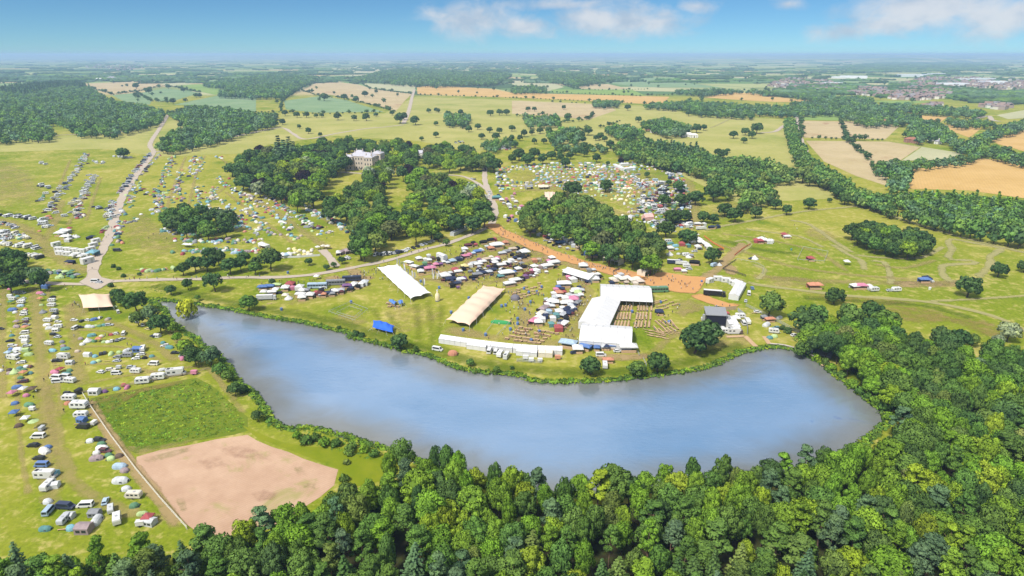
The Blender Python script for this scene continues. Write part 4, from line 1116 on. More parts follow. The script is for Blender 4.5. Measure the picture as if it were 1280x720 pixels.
def wheel(x, y, r=.33, w=.22):
    return MB().tube((x, y - w / 2, r), (x, y + w / 2, r), r, r, 10)
def body_car(L=4.3, W=1.78, cab=(1.0, .35, -1.45, -1.95), zb=.92, zr=1.46, tin=.16, zl=.3, nose=.78):
    b = MB()
    h = L / 2
    prof = [(-h, zl + .12), (-h + .15, zl), (h - .15, zl), (h, zl + .15), (h, nose - .16), (h - .25, nose), (cab[0], zb), (cab[3], zb + .02), (-h + .02, zb - .08)]
    n = len(prof)
    vs = []
    for y, s in ((-W / 2, 1.0), (W / 2, 1.0)):
        vs += [(x * (1.0 if zl + .05 < z < nose else .985), y * (1.0 if z < zb - .02 else .95), z) for x, z in prof]
    b.add(vs, [tuple(range(n)), tuple(range(2 * n - 1, n - 1, -1))] + [(i, i + n, (i + 1) % n + n, (i + 1) % n) for i in range(n)])
    wb, wt = W / 2 * .94, W / 2 * .94 - tin
    lo = [(cab[0], -wb, zb - .03), (cab[3], -wb, zb - .03), (cab[3], wb, zb - .03), (cab[0], wb, zb - .03)]
    hi = [(cab[1], -wt, zr), (cab[2], -wt, zr), (cab[2], wt, zr), (cab[1], wt, zr)]
    b.add(lo + hi, [(4, 7, 6, 5), (0, 4, 5, 1), (1, 5, 6, 2), (2, 6, 7, 3), (3, 7, 4, 0)])
    def pane(i, j, marg=(.08, .12)):
        a, c, d, e = [Vector(p) for p in (lo[i], lo[j], hi[j], hi[i])]
        nrm = (c - a).cross(e - a).normalized() * -.015
        cen = (a + c + d + e) / 4
        if nrm.dot(cen - Vector((cen.x * .5 if abs(nrm.x) < .01 else 0, 0, cen.z))) < 0: nrm = -nrm
        q = lambda s, t: (a.lerp(c, s)).lerp(e.lerp(d, s), t) + nrm
        m, t0 = marg
        return MB().quad(q(m, t0), q(1 - m, t0), q(1 - m, .90), q(m, .90))
    return b, pane(0, 3), pane(1, 2), pane(0, 1), pane(2, 3)
def car_like(kind, name, cat, glass=True, **kw):
    b, ws, rw, s1, s2 = body_car(**kw)
    L, W = kw.get('L', 4.3), kw.get('W', 1.78)
    parts = [('body', b, M_PAINT, True), ('windscreen', ws, M_GLASS, False), ('rear_window', rw, M_GLASS, False), ('side_window', s1, M_GLASS, False), ('side_window', s2, M_GLASS, False)]
    for x in (L * .31, -L * .30):
        for y in (-W / 2 + .1, W / 2 - .1): parts.append(('wheel', wheel(x, y), M_TYRE, False))
    lamps = [('headlight', MB().box(L / 2 - .03, y, kw.get('nose', .78) - .22, .08, .34, .14), M_STEEL, False) for y in (-W * .34, W * .34)]
    proto(kind, name, cat, parts + lamps)
car_like('c', 'parked_car', 'car')
car_like('e', 'estate_car', 'car', L=4.6, W=1.82, cab=(1.05, .35, -2.05, -2.25), zr=1.52)
car_like('v', 'panel_van', 'van', L=5.3, W=1.98, cab=(2.15, 1.35, -2.6, -2.64), zb=1.02, zr=2.05, tin=.12, nose=.95)
car_like('w', 'camper_van', 'van', L=4.6, W=1.85, cab=(2.0, 1.55, -2.18, -2.28), zb=1.0, zr=1.95, tin=.14, nose=.95)
def round_box(L, W, z0, z1, cap=.5, n=3):
    prof = [(-L / 2, z0 + .15), (-L / 2 + .2, z0), (L / 2 - .35, z0), (L / 2, z0 + .4), (L / 2, z1 - cap * 1.4), (L / 2 - cap * .45, z1 - cap * .4), (L / 2 - cap * 1.3, z1), (-L / 2 + cap, z1), (-L / 2 + cap * .25, z1 - cap * .35), (-L / 2, z1 - cap * 1.1)]
    n = len(prof)
    vs = [(x, -W / 2 * (1 if z < z1 - .1 else .93), z) for x, z in prof] + [(x, W / 2 * (1 if z < z1 - .1 else .93), z) for x, z in prof]
    return MB().add(vs, [tuple(range(n)), tuple(range(2 * n - 1, n - 1, -1))] + [(i, i + n, (i + 1) % n + n, (i + 1) % n) for i in range(n)])
def side_panes(L, W, z, h, xs, w, off=.012):
    res = []
    for y in (-1, 1):
        yy = y * (W / 2 + off)
        for x in xs:
            q = [(x - w / 2, yy, z), (x + w / 2, yy, z), (x + w / 2, yy, z + h), (x - w / 2, yy, z + h)]
            res.append(MB().quad(*(q if y < 0 else q[::-1])))
    return res
def panes(*a): return [('side_window', m_, M_GLASS, False) for m_ in side_panes(*a)]
hook = MB().tube((2.5, -.5, .5), (3.7, 0, .5), .05, .05, 5).tube((2.5, .5, .5), (3.7, 0, .5), .05, .05, 5)
proto('k', 'caravan', 'caravan', [('body', round_box(5.2, 2.2, .55, 2.5, .55), M_PAINT, True), *panes(5.2, 2.2, 1.5, .6, (-1.5, 0.0, 1.4), .9),
      ('front_window', MB().quad((2.615, -.8, 1.35), (2.615, .8, 1.35), (2.58, .8, 1.75), (2.58, -.8, 1.75)), M_GLASS, False), ('roof_vent', MB().box(-.4, 0, 2.5, .7, .7, .12), M_STEEL, False),
      ('wheel', wheel(0, -1.0), M_TYRE, False), ('wheel', wheel(0, 1.0), M_TYRE, False), ('tow_hitch', hook, M_STEEL, False)])
mh = MB().prism([(-3.2, .45), (2.2, .45), (2.35, 1.35), (3.1, 2.0), (3.05, 2.75), (2.6, 2.95), (-3.1, 2.95), (-3.2, 2.8)], -1.12, 1.12)
cabm = MB().prism([(2.25, .45), (3.6, .45), (3.7, .95), (3.2, 1.15), (2.55, 1.9), (2.25, 1.9)], -.95, .95)
proto('m', 'motorhome', 'motorhome', [('body', mh, M_PAINT, True), ('cab', cabm, M_PAINT, True), ('windscreen', MB().quad((3.18, -.8, 1.2), (3.18, .8, 1.2), (2.68, .8, 1.85), (2.68, -.8, 1.85)), M_GLASS, False),
      *panes(6.4, 2.24, 1.5, .65, (-2.1, -.3), 1.0), ('roof_vent', MB().box(-1, 0, 2.95, .8, .7, .15), M_STEEL, False), ('solar_panel', MB().box(-2.3, .1, 2.96, 1.1, 1.3, .05), M_DARK, False)] +
      [('wheel', wheel(x, y, .36), M_TYRE, False) for x in (2.6, -1.7) for y in (-1, 1)])
proto('l', 'box_trailer', 'trailer', [('box', MB().box(0, 0, .5, 2.4, 1.5, 1.3, tx=.97, ty=.95), M_PAINT, True), ('lid', MB().box(0, 0, 1.8, 2.45, 1.55, .08), M_SOLID, True), ('tow_bar', MB().tube((1.2, 0, .5), (2.4, 0, .45), .06, .05, 5), M_STEEL, False),
      ('wheel', wheel(0, -.85, .3), M_TYRE, False), ('wheel', wheel(0, .85, .3), M_TYRE, False)])
proto('B', 'coach', 'bus', [('body', MB().prism([(-5.5, .4), (5.4, .4), (5.6, 1.2), (5.45, 2.9), (5.2, 3.1), (-5.4, 3.1), (-5.5, 2.9)], -1.25, 1.25), M_PAINT, True), ('windscreen', MB().quad((5.62, -1.1, 1.35), (5.62, 1.1, 1.35), (5.5, 1.1, 2.6), (5.5, -1.1, 2.6)), M_GLASS, False),
      *panes(11, 2.5, 1.5, .95, [-4.6 + i * 1.55 for i in range(7)], 1.35), ('roof_hatch', MB().box(0, 0, 3.1, 1.0, .9, .12), M_STEEL, False)] + [('wheel', wheel(x, y, .48, .28), M_TYRE, False) for x in (3.4, -3.2) for y in (-1.15, 1.15)])
proto('L', 'lorry_trailer', 'lorry', [('box', MB().box(-.8, 0, 1.1, 11.0, 2.5, 2.8), M_SOLID, True), ('roof', MB().box(-.8, 0, 3.9, 11.05, 2.52, .06), M_WHITE, False), ('cab', MB().prism([(4.95, .6), (6.9, .6), (7.0, 1.6), (6.7, 3.2), (5.3, 3.4), (4.95, 3.4)], -1.22, 1.22), M_PAINT, True),
      ('windscreen', MB().quad((7.0, -1.05, 1.75), (7.0, 1.05, 1.75), (6.76, 1.05, 3.0), (6.76, -1.05, 3.0)), M_GLASS, False), ('chassis', MB().box(-.5, 0, .75, 11.5, 1.2, .35), M_DARK, False)] + [('wheel', wheel(x, y, .5, .3), M_TYRE, False) for x in (5.9, -3.2, -4.5) for y in (-1.1, 1.1)])
def dome(rx, ry, h, n=10, k=4):
    m = MB()
    vs = []
    for j in range(k):
        t = j / k
        z = h * math.sin(t * math.pi / 2) ** .9
        s = math.cos(t * math.pi / 2) ** .75
        for i in range(n):
            a = 2 * math.pi * i / n
            rib = 1.0 if i % 2 == 0 else .93
            vs.append((rx * s * rib * math.cos(a), ry * s * rib * math.sin(a), z))
    vs.append((0, 0, h))
    fs = [(j * n + i, j * n + (i + 1) % n, (j + 1) * n + (i + 1) % n, (j + 1) * n + i) for j in range(k - 1) for i in range(n)] + [((k - 1) * n + i, (k - 1) * n + (i + 1) % n, k * n) for i in range(n)]
    return m.add(vs, fs)
proto('d', 'dome_tent', 'tent', [('flysheet', dome(1.75, 1.4, 1.35), M_FABRIC, True), ('door', MB().add([(1.70, -.4, .08), (1.70, .4, .08), (1.24, .3, .95), (1.24, -.3, .95)], [(0, 1, 2, 3)]), M_SHADE, False), ('groundsheet', MB().box(.2, 0, .0, 3.2, 2.2, .04), M_DARK, False)])
def hoop(L, r, h, n=8, k=6, taper=.55):
    vs = []
    for j in range(k + 1):
        t = j / k
        x = L * (t - .5)
        e = abs(2 * t - 1)
        s = 1 - (1 - taper) * max(0, (e - .55) / .45) ** 1.5
        s *= 1.0 if j % 2 == 0 else .955
        for i in range(n + 1):
            a = math.pi * i / n
            vs.append((x, r * s * math.cos(a), h * s * math.sin(a)))
    w = n + 1
    fs = [(j * w + i, (j + 1) * w + i, (j + 1) * w + i + 1, j * w + i + 1) for j in range(k) for i in range(n)]
    fs += [tuple(range(n, -1, -1)), tuple(k * w + i for i in range(n + 1))]
    return MB().add(vs, fs)
proto('t', 'tunnel_tent', 'tent', [('flysheet', hoop(5.2, 1.6, 1.9), M_FABRIC, True), ('door', MB().add([(2.62, -.45, .05), (2.62, .45, .05), (2.62, .3, .85), (2.62, -.3, .85)], [(0, 1, 2, 3)]), M_SHADE, False),
      ('window', MB().add([(.3, -1.62, .5), (1.3, -1.62, .5), (1.2, -1.5, 1.0), (.4, -1.5, 1.0)], [(0, 1, 2, 3)]), M_SHADE, False)])
def bell(r, h, w, n=12):
    vs = [(r * math.cos(2 * math.pi * i / n), r * math.sin(2 * math.pi * i / n), 0) for i in range(n)] + [(r * math.cos(2 * math.pi * i / n), r * math.sin(2 * math.pi * i / n), w) for i in range(n)]
    vs += [(.45 * r * math.cos(2 * math.pi * i / n), .45 * r * math.sin(2 * math.pi * i / n), w + (h - w) * .46) for i in range(n)] + [(0, 0, h)]
    fs = [(j * n + i, j * n + (i + 1) % n, (j + 1) * n + (i + 1) % n, (j + 1) * n + i) for j in range(2) for i in range(n)] + [(2 * n + i, 2 * n + (i + 1) % n, 3 * n) for i in range(n)]
    return MB().add(vs, fs)
proto('b', 'bell_tent', 'tent', [('canvas', bell(2.5, 2.9, .6), M_FABRIC, True), ('door', MB().add([(2.53, -.45, .05), (2.53, .45, .05), (1.75, .1, 1.55), (1.75, -.1, 1.55)], [(0, 1, 2, 3)]), M_SHADE, False), ('pole', MB().tube((0, 0, 2.8), (0, 0, 3.1), .04, .03, 5), M_STEEL, False)])
def gable(L, W, e, r, over=.0):
    return MB().add([(-L / 2, -W / 2 - over, e), (L / 2, -W / 2 - over, e), (L / 2, 0, r), (-L / 2, 0, r), (-L / 2, W / 2 + over, e), (L / 2, W / 2 + over, e)], [(0, 1, 2, 3), (3, 2, 5, 4)])
aw = MB().box(0, 0, 0, 3.4, 2.7, 1.7, tx=.96, ty=.94)
proto('a', 'awning_tent', 'awning', [('wall', aw, M_FABRIC, True), ('roof', MB().add([(-1.75, -1.4, 1.68), (1.75, -1.4, 1.68), (1.7, 0, 2.25), (-1.7, 0, 2.25), (-1.75, 1.4, 1.68), (1.75, 1.4, 1.68)], [(0, 1, 2, 3), (3, 2, 5, 4), (0, 3, 4), (1, 5, 2)]), M_FABRIC, True),
      ('window', MB().quad((-1.2, -1.372, .6), (-.2, -1.372, .6), (-.2, -1.34, 1.3), (-1.2, -1.34, 1.3)), M_GLASS, False), ('window', MB().quad((.2, -1.372, .6), (1.2, -1.372, .6), (1.2, -1.34, 1.3), (.2, -1.34, 1.3)), M_GLASS, False)])
def hip(L, W, e, r, drop=.28):
    k_ = max(L - W, 0) / 2
    if L >= W: rid = [(-k_, 0, r), (k_, 0, r)]
    else: rid = [(0, -(W - L) / 2, r), (0, (W - L) / 2, r)]
    c = [(-L / 2, -W / 2), (L / 2, -W / 2), (L / 2, W / 2), (-L / 2, W / 2)]
    vs = [(x, y, e) for x, y in c] + rid + [(x * 1.01, y * 1.01, e - drop) for x, y in c]
    fs = [(0, 1, 5, 4), (1, 2, 5), (2, 3, 4, 5), (3, 0, 4)] + [(6 + i, 6 + (i + 1) % 4, (i + 1) % 4, i) for i in range(4)]
    return MB().add(vs, fs)
def stall(kind, L, W, name='market_stall', wall=True, e=2.2, r=3.1, cat='stall', counter=True):
    ps = [('canopy', hip(L, W, e, r), M_FABRIC, True)]
    for x in (-1, 1):
        for y in (-1, 1): ps.append(('leg', MB().tube((x * (L / 2 - .06), y * (W / 2 - .06), 0), (x * (L / 2 - .06), y * (W / 2 - .06), e - .02), .05, .05, 4), M_DARK, False))
    if wall: ps.append(('back_wall', MB().box(0, W / 2 - .02, 0.05, L * .96, .04, e - .35), M_FABRIC, True))
    if counter: ps.append(('counter', MB().box(0, -W / 2 + .45, 0, L * .82, .7, .85), M_WOOD, False))
    proto(kind, name, cat, ps)
stall('s', 3.2, 3.2); stall('S', 6.0, 3.4, 'trader_marquee'); stall('z', 4.5, 4.5, 'pagoda_tent', e=2.3, r=3.6, cat='tent')
stall('g', 3.1, 3.1, 'gazebo', False, cat='gazebo', counter=False)
para = MB().add([(0, 0, 2.6)] + [(1.35 * math.cos(i * math.pi / 4), 1.35 * math.sin(i * math.pi / 4), 2.1) for i in range(8)], [(0, i + 1, (i + 1) % 8 + 1) for i in range(8)])
proto('p', 'parasol', 'parasol', [('canopy', para, M_FABRIC, True), ('pole', MB().tube((0, 0, 0), (0, 0, 2.6), .03, .03, 5), M_STEEL, False), ('foot', MB().box(0, 0, 0, .5, .5, .1), M_DARK, False)])
def table(L, w=.8):
    ps = [('tabletop', MB().box(0, 0, .70, L, w, .06), M_WOOD, False)]
    for y in (-1, 1): ps.append(('bench', MB().box(0, y * (w / 2 + .35), .42, L, .30, .05), M_WOOD, False))
    for x in (-L * .42, L * .42): ps.append(('leg', MB().box(x, 0, 0, .08, w * 1.6, .40, ty=.9).box(x, 0, .40, .08, w * .8, .30), M_DARK, False))
    return ps
proto('T', 'long_table', 'table', table(8.5, .95), 'long timber table with benches')
proto('q', 'picnic_table', 'table', table(1.9, .95), 'timber picnic table')
def bench_ps(): return [('seat', MB().box(0, 0, .42, 2.6, .38, .06), M_WOOD, False), ('leg', MB().box(-1.0, 0, 0, .08, .34, .42), M_DARK, False), ('leg', MB().box(1.0, 0, 0, .08, .34, .42), M_DARK, False)]
proto('n', 'bench', 'bench', bench_ps())
proto('o', 'litter_bin', 'bin', [('drum', MB().tube((0, 0, 0), (0, 0, 1.15), .55, .65, 10), M_SOLID, True), ('liner', MB().tube((0, 0, 1.15), (0, 0, 1.3), .67, .55, 10), M_SOLID, True)])
proto('f', 'feather_flag', 'flag', [('sail', MB().add([(0, -.03, .6), (.75, -.03, .9), (.85, -.03, 3.4), (.5, -.03, 4.1), (0, -.03, 4.3), (0, .03, .6), (.75, .03, .9), (.85, .03, 3.4), (.5, .03, 4.1), (0, .03, 4.3)],
      [(0, 1, 2, 3, 4), (9, 8, 7, 6, 5), (0, 5, 6, 1), (1, 6, 7, 2), (2, 7, 8, 3), (3, 8, 9, 4)]), M_FABRIC, True), ('pole', MB().tube((-.03, 0, 0), (-.03, 0, 4.35), .03, .02, 5), M_STEEL, False), ('base', MB().box(0, 0, 0, .6, .6, .06), M_DARK, False)])
s1, s2 = side_panes(5, 2.4, 1.2, .7, (-1.2,), .9)
proto('u', 'portable_cabin', 'cabin', [('body', MB().box(0, 0, .12, 5.0, 2.4, 2.4), M_PAINT, True), ('roof', MB().box(0, 0, 2.52, 5.1, 2.5, .10, tx=.98, ty=.96), M_WHITE, False), ('window', s1, M_GLASS, False), ('window', s2, M_GLASS, False), ('door', MB().quad((.8, -1.212, .15), (1.7, -1.212, .15), (1.7, -1.212, 2.1), (.8, -1.212, 2.1)), M_STEEL, False),
      ('step', MB().box(1.25, -1.5, 0, 1.0, .5, .2), M_STEEL, False)])

CNAME = lambda c: COLWORD.get(c, c)
def colour(c, s=.10):
    if c not in COL: return c
    a = 1 + rnd.uniform(-s, s)
    return tuple(min(x * a, .86) for x in COL[c])
COUNT = {}
def place_w(kind, x, y, c, zone, rot=0.0, s=1.0, full=True, group=None, z=0.0):
    pr = PROTO[kind]
    COUNT[pr['name']] = COUNT.get(pr['name'], 0) + 1
    cl = colour(c)
    head = ('%s %s' % (CNAME(c), pr['word'])) if c else pr['word']
    sc = s if isinstance(s, tuple) else (s, s, s)
    if full:
        o = thing(pr['name'], None, pr['cat'], head, zone, (x, y, z), rot, None, group)
        o.scale = sc
        for pn, me, tint in pr['parts']: link(pn, me, o, color=cl if tint else None)
    else:
        o = thing(pr['name'], pr['joined'], pr['cat'], head, zone, (x, y, z), rot, cl, group)
        o.scale = sc
    return o
def place(kind, u, v, c, zone, rot=0.0, s=1.0, full=True, group=None):
    p = P(u, v)
    return place_w(kind, p.x, p.y, c, zone, R(rot), s, full, group)
class Mass:
    """merges small distant copies into one object"""
    def __init__(self): self.v, self.f, self.c, self.n = [], [], [], 0
    def add(self, kind, x, y, c, rot, s=1.0, z=0.0):
        cl = colour(c)
        ca, sa = math.cos(rot) * s, math.sin(rot) * s
        for vs, fs, fc in PROTO[kind]['flat']:
            a = np.array(vs, float)
            b = np.stack([a[:, 0] * ca - a[:, 1] * sa + x, a[:, 0] * sa + a[:, 1] * ca + y, a[:, 2] * s + z], 1)
            self.v.append(b)
            self.f += [tuple(i + self.n for i in f) for f in fs]
            self.c.append(np.tile(C4(fc if fc else cl), (len(b), 1)))
            self.n += len(b)
    def build(self, name, label, cat):
        me = bpy.data.meshes.new(name)
        me.from_pydata(np.concatenate(self.v).tolist(), [], self.f)
        me.attributes.new('col', 'FLOAT_COLOR', 'POINT').data.foreach_set('color', np.concatenate(self.c).astype(np.float32).ravel())
        me.materials.append(M_STUFF)
        me.update()
        return link(name, me, kind='stuff', label=label, category=cat)

KIND_SIZE = dict(c=1, e=1, v=1, w=1, k=1, m=1, l=1, d=.95, t=.9, b=1, g=1, a=1)
def camp(data, zone, group):
    for it in data.split(';'):
        a = it.split()
        if len(a) < 4: continue
        u, v, kd, c = float(a[0]), float(a[1]), a[2], a[3]
        rot = float(a[4]) if len(a) > 4 else rnd.choice((0, 180)) + rnd.uniform(-14, 14)
        s = (float(a[5]) if len(a) > 5 else rnd.uniform(.94, 1.06)) * min(.86, max(.74, .74 + (v - 400) / 150 * .12))
        place(kd, u, v, c, zone, rot, s * KIND_SIZE.get(kd, 1), True, group)
camp('17 357 c black;29 358 g green;12 362 d pink;20 366 t grey;28 367 v grey;13 371 a white;16 375 k white;22 371 d teal;29 374 c white;14 380 g green;27 379 k white;26 383 t sky;16 388 t blue 10 1.2;19 391 d white;32 387 d orange;30 390 c white;30 394 w white;'
     '32 400 e silver;32 403 c maroon;21 405 g mauve;21 409 t mauve;33 407 c grey;32 412 g orange;31 417 v white;15 420 d teal;13 427 c black;31 424 k white;32 428 a white;16 433 e white;34 433 c silver;14 437 d blue;23 438 t pale 0 1.2;33 439 a lime;'
     '11 444 g sky;21 443 e white;17 449 m white;27 454 e white;36 444 t lime;33 459 d pale;12 463 d brown;12 467 d mauve;19 466 b lime;30 469 g orange;25 461 d teal;38 467 d teal;26 473 d green;29 478 e maroon;22 485 t blue;30 490 g white;16 495 g pink;33 495 d pink;'
     '41 490 g brown;19 505 d blue;37 507 t green;41 513 l white;19 520 g blue;1 412 c black;1 464 d white;30 463 d green;38 459 d brown;20 355 d pink', 'in the far-left camping row', 'campers in the lakeside meadow')
camp('58 360 S blue;50 367 t pink;54 369 c silver;66 372 c black;51 376 g orange;65 377 k white;65 383 k white;52 382 d lime;54 391 b grey;68 390 k silver;69 393 e black;69 398 a white;60 402 k white;73 403 c white;59 407 t white;73 410 k white;62 411 t pale;70 414 a white;'
     '68 419 e black;72 422 c silver;62 431 k white;78 428 d grey;79 433 d mauve;66 439 t cyan;82 437 t teal;80 448 m white;72 452 e black;71 457 n brown;88 455 a pale;69 466 t pink;76 465 g red;87 464 d green;83 469 t teal;70 473 v white;81 472 v white;'
     '73 478 v white;88 478 k white;86 493 e black;87 500 k white 0 1.1;85 505 d orange;99 492 l black 80 1.3;100 510 k white 0 1.35;93 503 d teal;102 521 k white 5;103 527 a blue;104 535 v black;118 531 l white 85;97 440 d tan', 'in the second camping row from the left', 'campers in the lakeside meadow')
camp('93 401 c white;103 402 c black 80;109 401 c white;95 411 v white 85;100 410 c black 5;118 400 t blue 40;125 398 c white 100;134 400 d tan;111 409 t pale;116 409 d silver;125 408 d green;130 407 d teal;137 407 e silver;101 424 d mauve;110 427 b white;115 420 t teal;127 421 d cream;'
     '124 427 g orange;130 428 d lime;139 419 d red;144 418 c white;140 427 c white 110;147 426 c navy 100;152 425 c silver 60;103 431 d white;155 418 v white 110;136 399 d grey;120 408 d lime;135 428 d white;118 427 d green', 'in the camping block beside the beige tent', 'campers in the lakeside meadow')
camp('110 445 a white;119 446 d cyan;126 443 c black 120;131 442 c black 120;139 443 t lime 110;149 441 d lime;147 447 e grey;146 452 c silver;159 439 t pale 60;160 446 k grey;173 439 a blue 0 1.4;179 438 k white 110;176 444 e white;170 449 e white;190 446 d teal;181 448 d black;117 454 d cyan;'
     '123 452 d lime;134 452 n black;126 466 c white;139 463 e cream;149 461 l silver;146 468 w white;164 460 c silver;170 466 k white;192 456 v white;203 463 t pale 20 .8;179 479 k white 12 1.25;198 474 k white 12 1.25;220 469 m white 14 1.3;243 468 l pink 0 1.2;146 487 d cyan;'
     '159 485 t pink 100 .8;131 490 d purple;119 492 a white 0 1.3;155 482 d red', 'in the camping block above the rough pasture', 'campers in the lakeside meadow')
camp('148 391 w white 125;144 384 t lime 0 .7;163 398 e white 120;168 400 c black 120;171 403 c silver 130;178 407 c white 130;185 412 e yellow 160;191 421 c navy 150;197 421 a white;204 429 d teal;206 433 e white;212 435 t teal;219 442 c black;228 449 t pink 120 .9;229 446 c white 30', 'parked along the western lake bank', 'campers along the lake bank')
camp('33 527 g white;44 535 p lime 0 1.5;53 538 l silver 90;48 547 v white;42 558 c black;56 565 t white 150 1.1;60 560 d blue;49 574 e black;53 583 w blue;57 597 m white 0 1.05;68 594 a cyan 0 .9;61 610 k white 90;68 609 a pale;113 552 d pale;125 551 e black;127 556 d green;128 561 t white;132 565 e maroon;'
     '121 574 t mauve;121 567 d white;136 570 d green;139 574 d lime;149 571 d brown;150 584 t sky;156 589 d mauve;151 602 t pale 0 1.15;158 612 d pale;168 622 k cream;24 533 d brown;97 531 n tan;62 640 v sky 95;83 635 v navy;107 633 v white 185;132 628 c sky 110;139 639 k pale 120 .8;81 652 k silver 90 .9;'
     '87 647 a pale 0 .9;57 662 t teal 0 .8;78 663 n brown;89 661 d cyan;106 664 a mauve 0 1.3;121 652 t pale 100 1.1;119 644 a grey 0 1.0;147 652 k white 120;168 633 d green;178 643 t lime 10 .7;186 652 g red;176 657 l white;188 655 a pale;60 628 d pale', 'in the rows near the wood', 'campers in the lakeside meadow')

tents_far, cars_far = Mass(), Mass()
TCOL = ('green', 'green', 'teal', 'grey', 'pale', 'sky', 'white', 'lime', 'cyan', 'orange', 'red', 'navy', 'tan', 'mauve', 'grey', 'green', 'cream')
CCOL = ('white', 'white', 'white', 'silver', 'silver', 'black', 'black', 'grey', 'navy', 'red', 'sky', 'maroon', 'pale')
def lim(kind_name): return COUNT.get(kind_name, 0) < 290
def row(px, n, mix, zone, grp, spread=3.0, cols=None, s=(.95, 1.1)):
    w = catmull([P(u, v) for u, v in prs(px)], 3.0)
    tot = sum((b - a).length for a, b in zip(w[:-1], w[1:]))
    for p, a in along(w, tot / (n * (1.4 if n > 9 else 1)) * .999):
        kd = rnd.choice(mix)
        veh = kd in 'cevwkml'
        c = rnd.choice(cols or (CCOL if veh else TCOL))
        if kd in 'km': c = rnd.choice(('white', 'white', 'cream', 'pale'))
        x, y = p.x + rnd.gauss(0, spread * .5), p.y + rnd.gauss(0, spread * .5)
        rot = a + math.pi / 2 + rnd.gauss(0, .25) + rnd.choice((0, math.pi)) if veh else rnd.uniform(0, 6.28)
        if in_lake(x, y): continue
        sc = rnd.uniform(*s) * KIND_SIZE.get(kd, 1) * .92
        if lim(PROTO[kd]['name']): place_w(kd, x, y, c, zone, rot, sc, False, grp)
        else: (cars_far if veh else tents_far).add(kd, x, y, c, rot, sc)
Z1, Z2, Z3 = 'in the car rows west of the gravel road', 'along the gravel road', 'in the tent rows east of the gravel road'
G1, G2 = 'vehicles parked in the western field', 'tents of the western campsite'
row('0,270 20,271 42,275', 15, 'cckv', Z1, G1, 2, ('white', 'white', 'silver', 'black')); row('0,279 14,282 22,286', 10, 'ccd', Z1, G1); row('0,291 15,293 28,294', 13, 'cckd', Z1, G1, 3); row('0,297 18,299 38,297', 14, 'cdkc', Z1, G1, 3)
row('3,307 28,308 48,312', 12, 'kkcv', Z1, G1, 2, ('white', 'silver', 'white')); row('20,319 38,321 52,323', 8, 'kcv', Z1, G1, 1.5, ('white', 'black', 'silver'))
row('109,192 100,208 92,222', 26, 'cckd', Z1, G1, 5); row('88,224 78,238 66,255 60,268', 26, 'cckv', Z1, G1, 5); row('58,272 54,280 50,288', 12, 'ckdt', Z1, G1, 5)
row('118,218 112,230 104,244', 18, 'kcvc', Z1, G1, 4, ('white', 'white', 'silver')); row('100,245 96,258 92,272', 22, 'kccd', Z1, G1, 6); row('104,268 100,272 95,274', 8, 'cdt', Z1, G1, 4)
row('188,192 176,206 168,216', 18, 'ccv', Z2, G1, 2); row('164,220 156,232 148,242', 18, 'ccv', Z2, G1, 2); row('142,252 138,262 134,276', 16, 'cckd', Z2, G1, 3); row('132,284 129,291', 4, 'cd', Z2, G1, 1, ('yellow', 'red', 'lime'))
row('200,193 188,206 178,220', 14, 'ccd', Z2, G2, 3); row('172,226 164,244 158,258 155,272', 22, 'dtdc', Z2, G2, 5); row('154,276 150,290 147,305', 16, 'dttc', Z2, G2, 5, TCOL)
row('50,204 57,206', 4, 'kd', Z1, G1, 2, ('white',)); row('118,202 126,205 130,202', 8, 'ca', Z1, G1, 3, ('white', 'pale')); row('145,196 162,198', 6, 'ka', Z1, G1, 2, ('white', 'pale')); row('50,232 62,236', 6, 'cdk', Z1, G1, 3); row('56,243 50,252', 7, 'cdk', Z1, G1, 3); row('120,259 127,261', 4, 'cc', Z1, G1, 2)
for px, n in (('217,195 212,208 207,220 202,236', 34), ('200,238 197,252 195,268', 24), ('207,240 204,250', 8), ('228,214 224,226 220,240', 18), ('222,232 224,245 219,254', 15), ('243,196 240,208 236,218', 16), ('252,197 249,210 243,224', 16), ('250,234 247,246 246,258', 14),
              ('266,234 262,248 257,262', 15), ('270,196 280,198', 6), ('275,222 284,234 298,244 318,262', 26), ('290,224 312,234 332,246 352,258', 30), ('352,258 372,272 392,284 412,294', 34), ('296,236 318,250 340,266', 22), ('340,266 358,280 374,300', 20),
              ('344,242 366,252 388,264', 18), ('388,264 412,276 440,290', 28), ('400,266 425,278 438,284', 14), ('205,286 222,291 246,294', 18), ('250,293 272,290 288,282', 16), ('290,278 300,272 304,284', 10), ('222,300 250,302 280,302', 22), ('280,302 300,302 325,302', 16),
              ('228,314 250,314 280,312', 20), ('282,314 300,315 322,314', 18), ('176,238 182,245', 4), ('160,280 176,268', 5), ('312,258 318,272 330,290', 14), ('296,262 306,278 318,296', 14), ('262,240 276,252 292,264', 14), ('310,268 328,284 346,296', 14)):
    row(px, n, 'ddtd' if rnd.random() < .7 else 'dtdcd', Z3, G2, 5.0)
row('175,338 188,340 206,338 224,334', 12, 'dtn', 'beside the roadside verge', G2, 3, ('red', 'orange', 'green', 'lime', 'grey')); row('70,338 78,346 92,342 88,350', 12, 'dtg', 'on the grass above the road junction', G2, 4, ('red', 'green', 'lime', 'blue', 'grey'))
row('252,258 262,264 275,262', 5, 'b', 'beside the oval clump', G2, 2, ('white', 'cream')); row('232,308 239,309', 2, 'g', Z3, G2, 1, ('white',))
row('366,311 378,316 388,314 384,319 372,318', 12, 'd', 'in the yellow tent group above the road', G2, 4, ('cream', 'yellow')); row('328,308 331,310', 2, 'z', 'near the row of trees', G2, 1, ('white',)); row('352,322 362,321', 3, 'z', 'beside the gate below the tents', G2, 1, ('white', 'sky', 'white'))
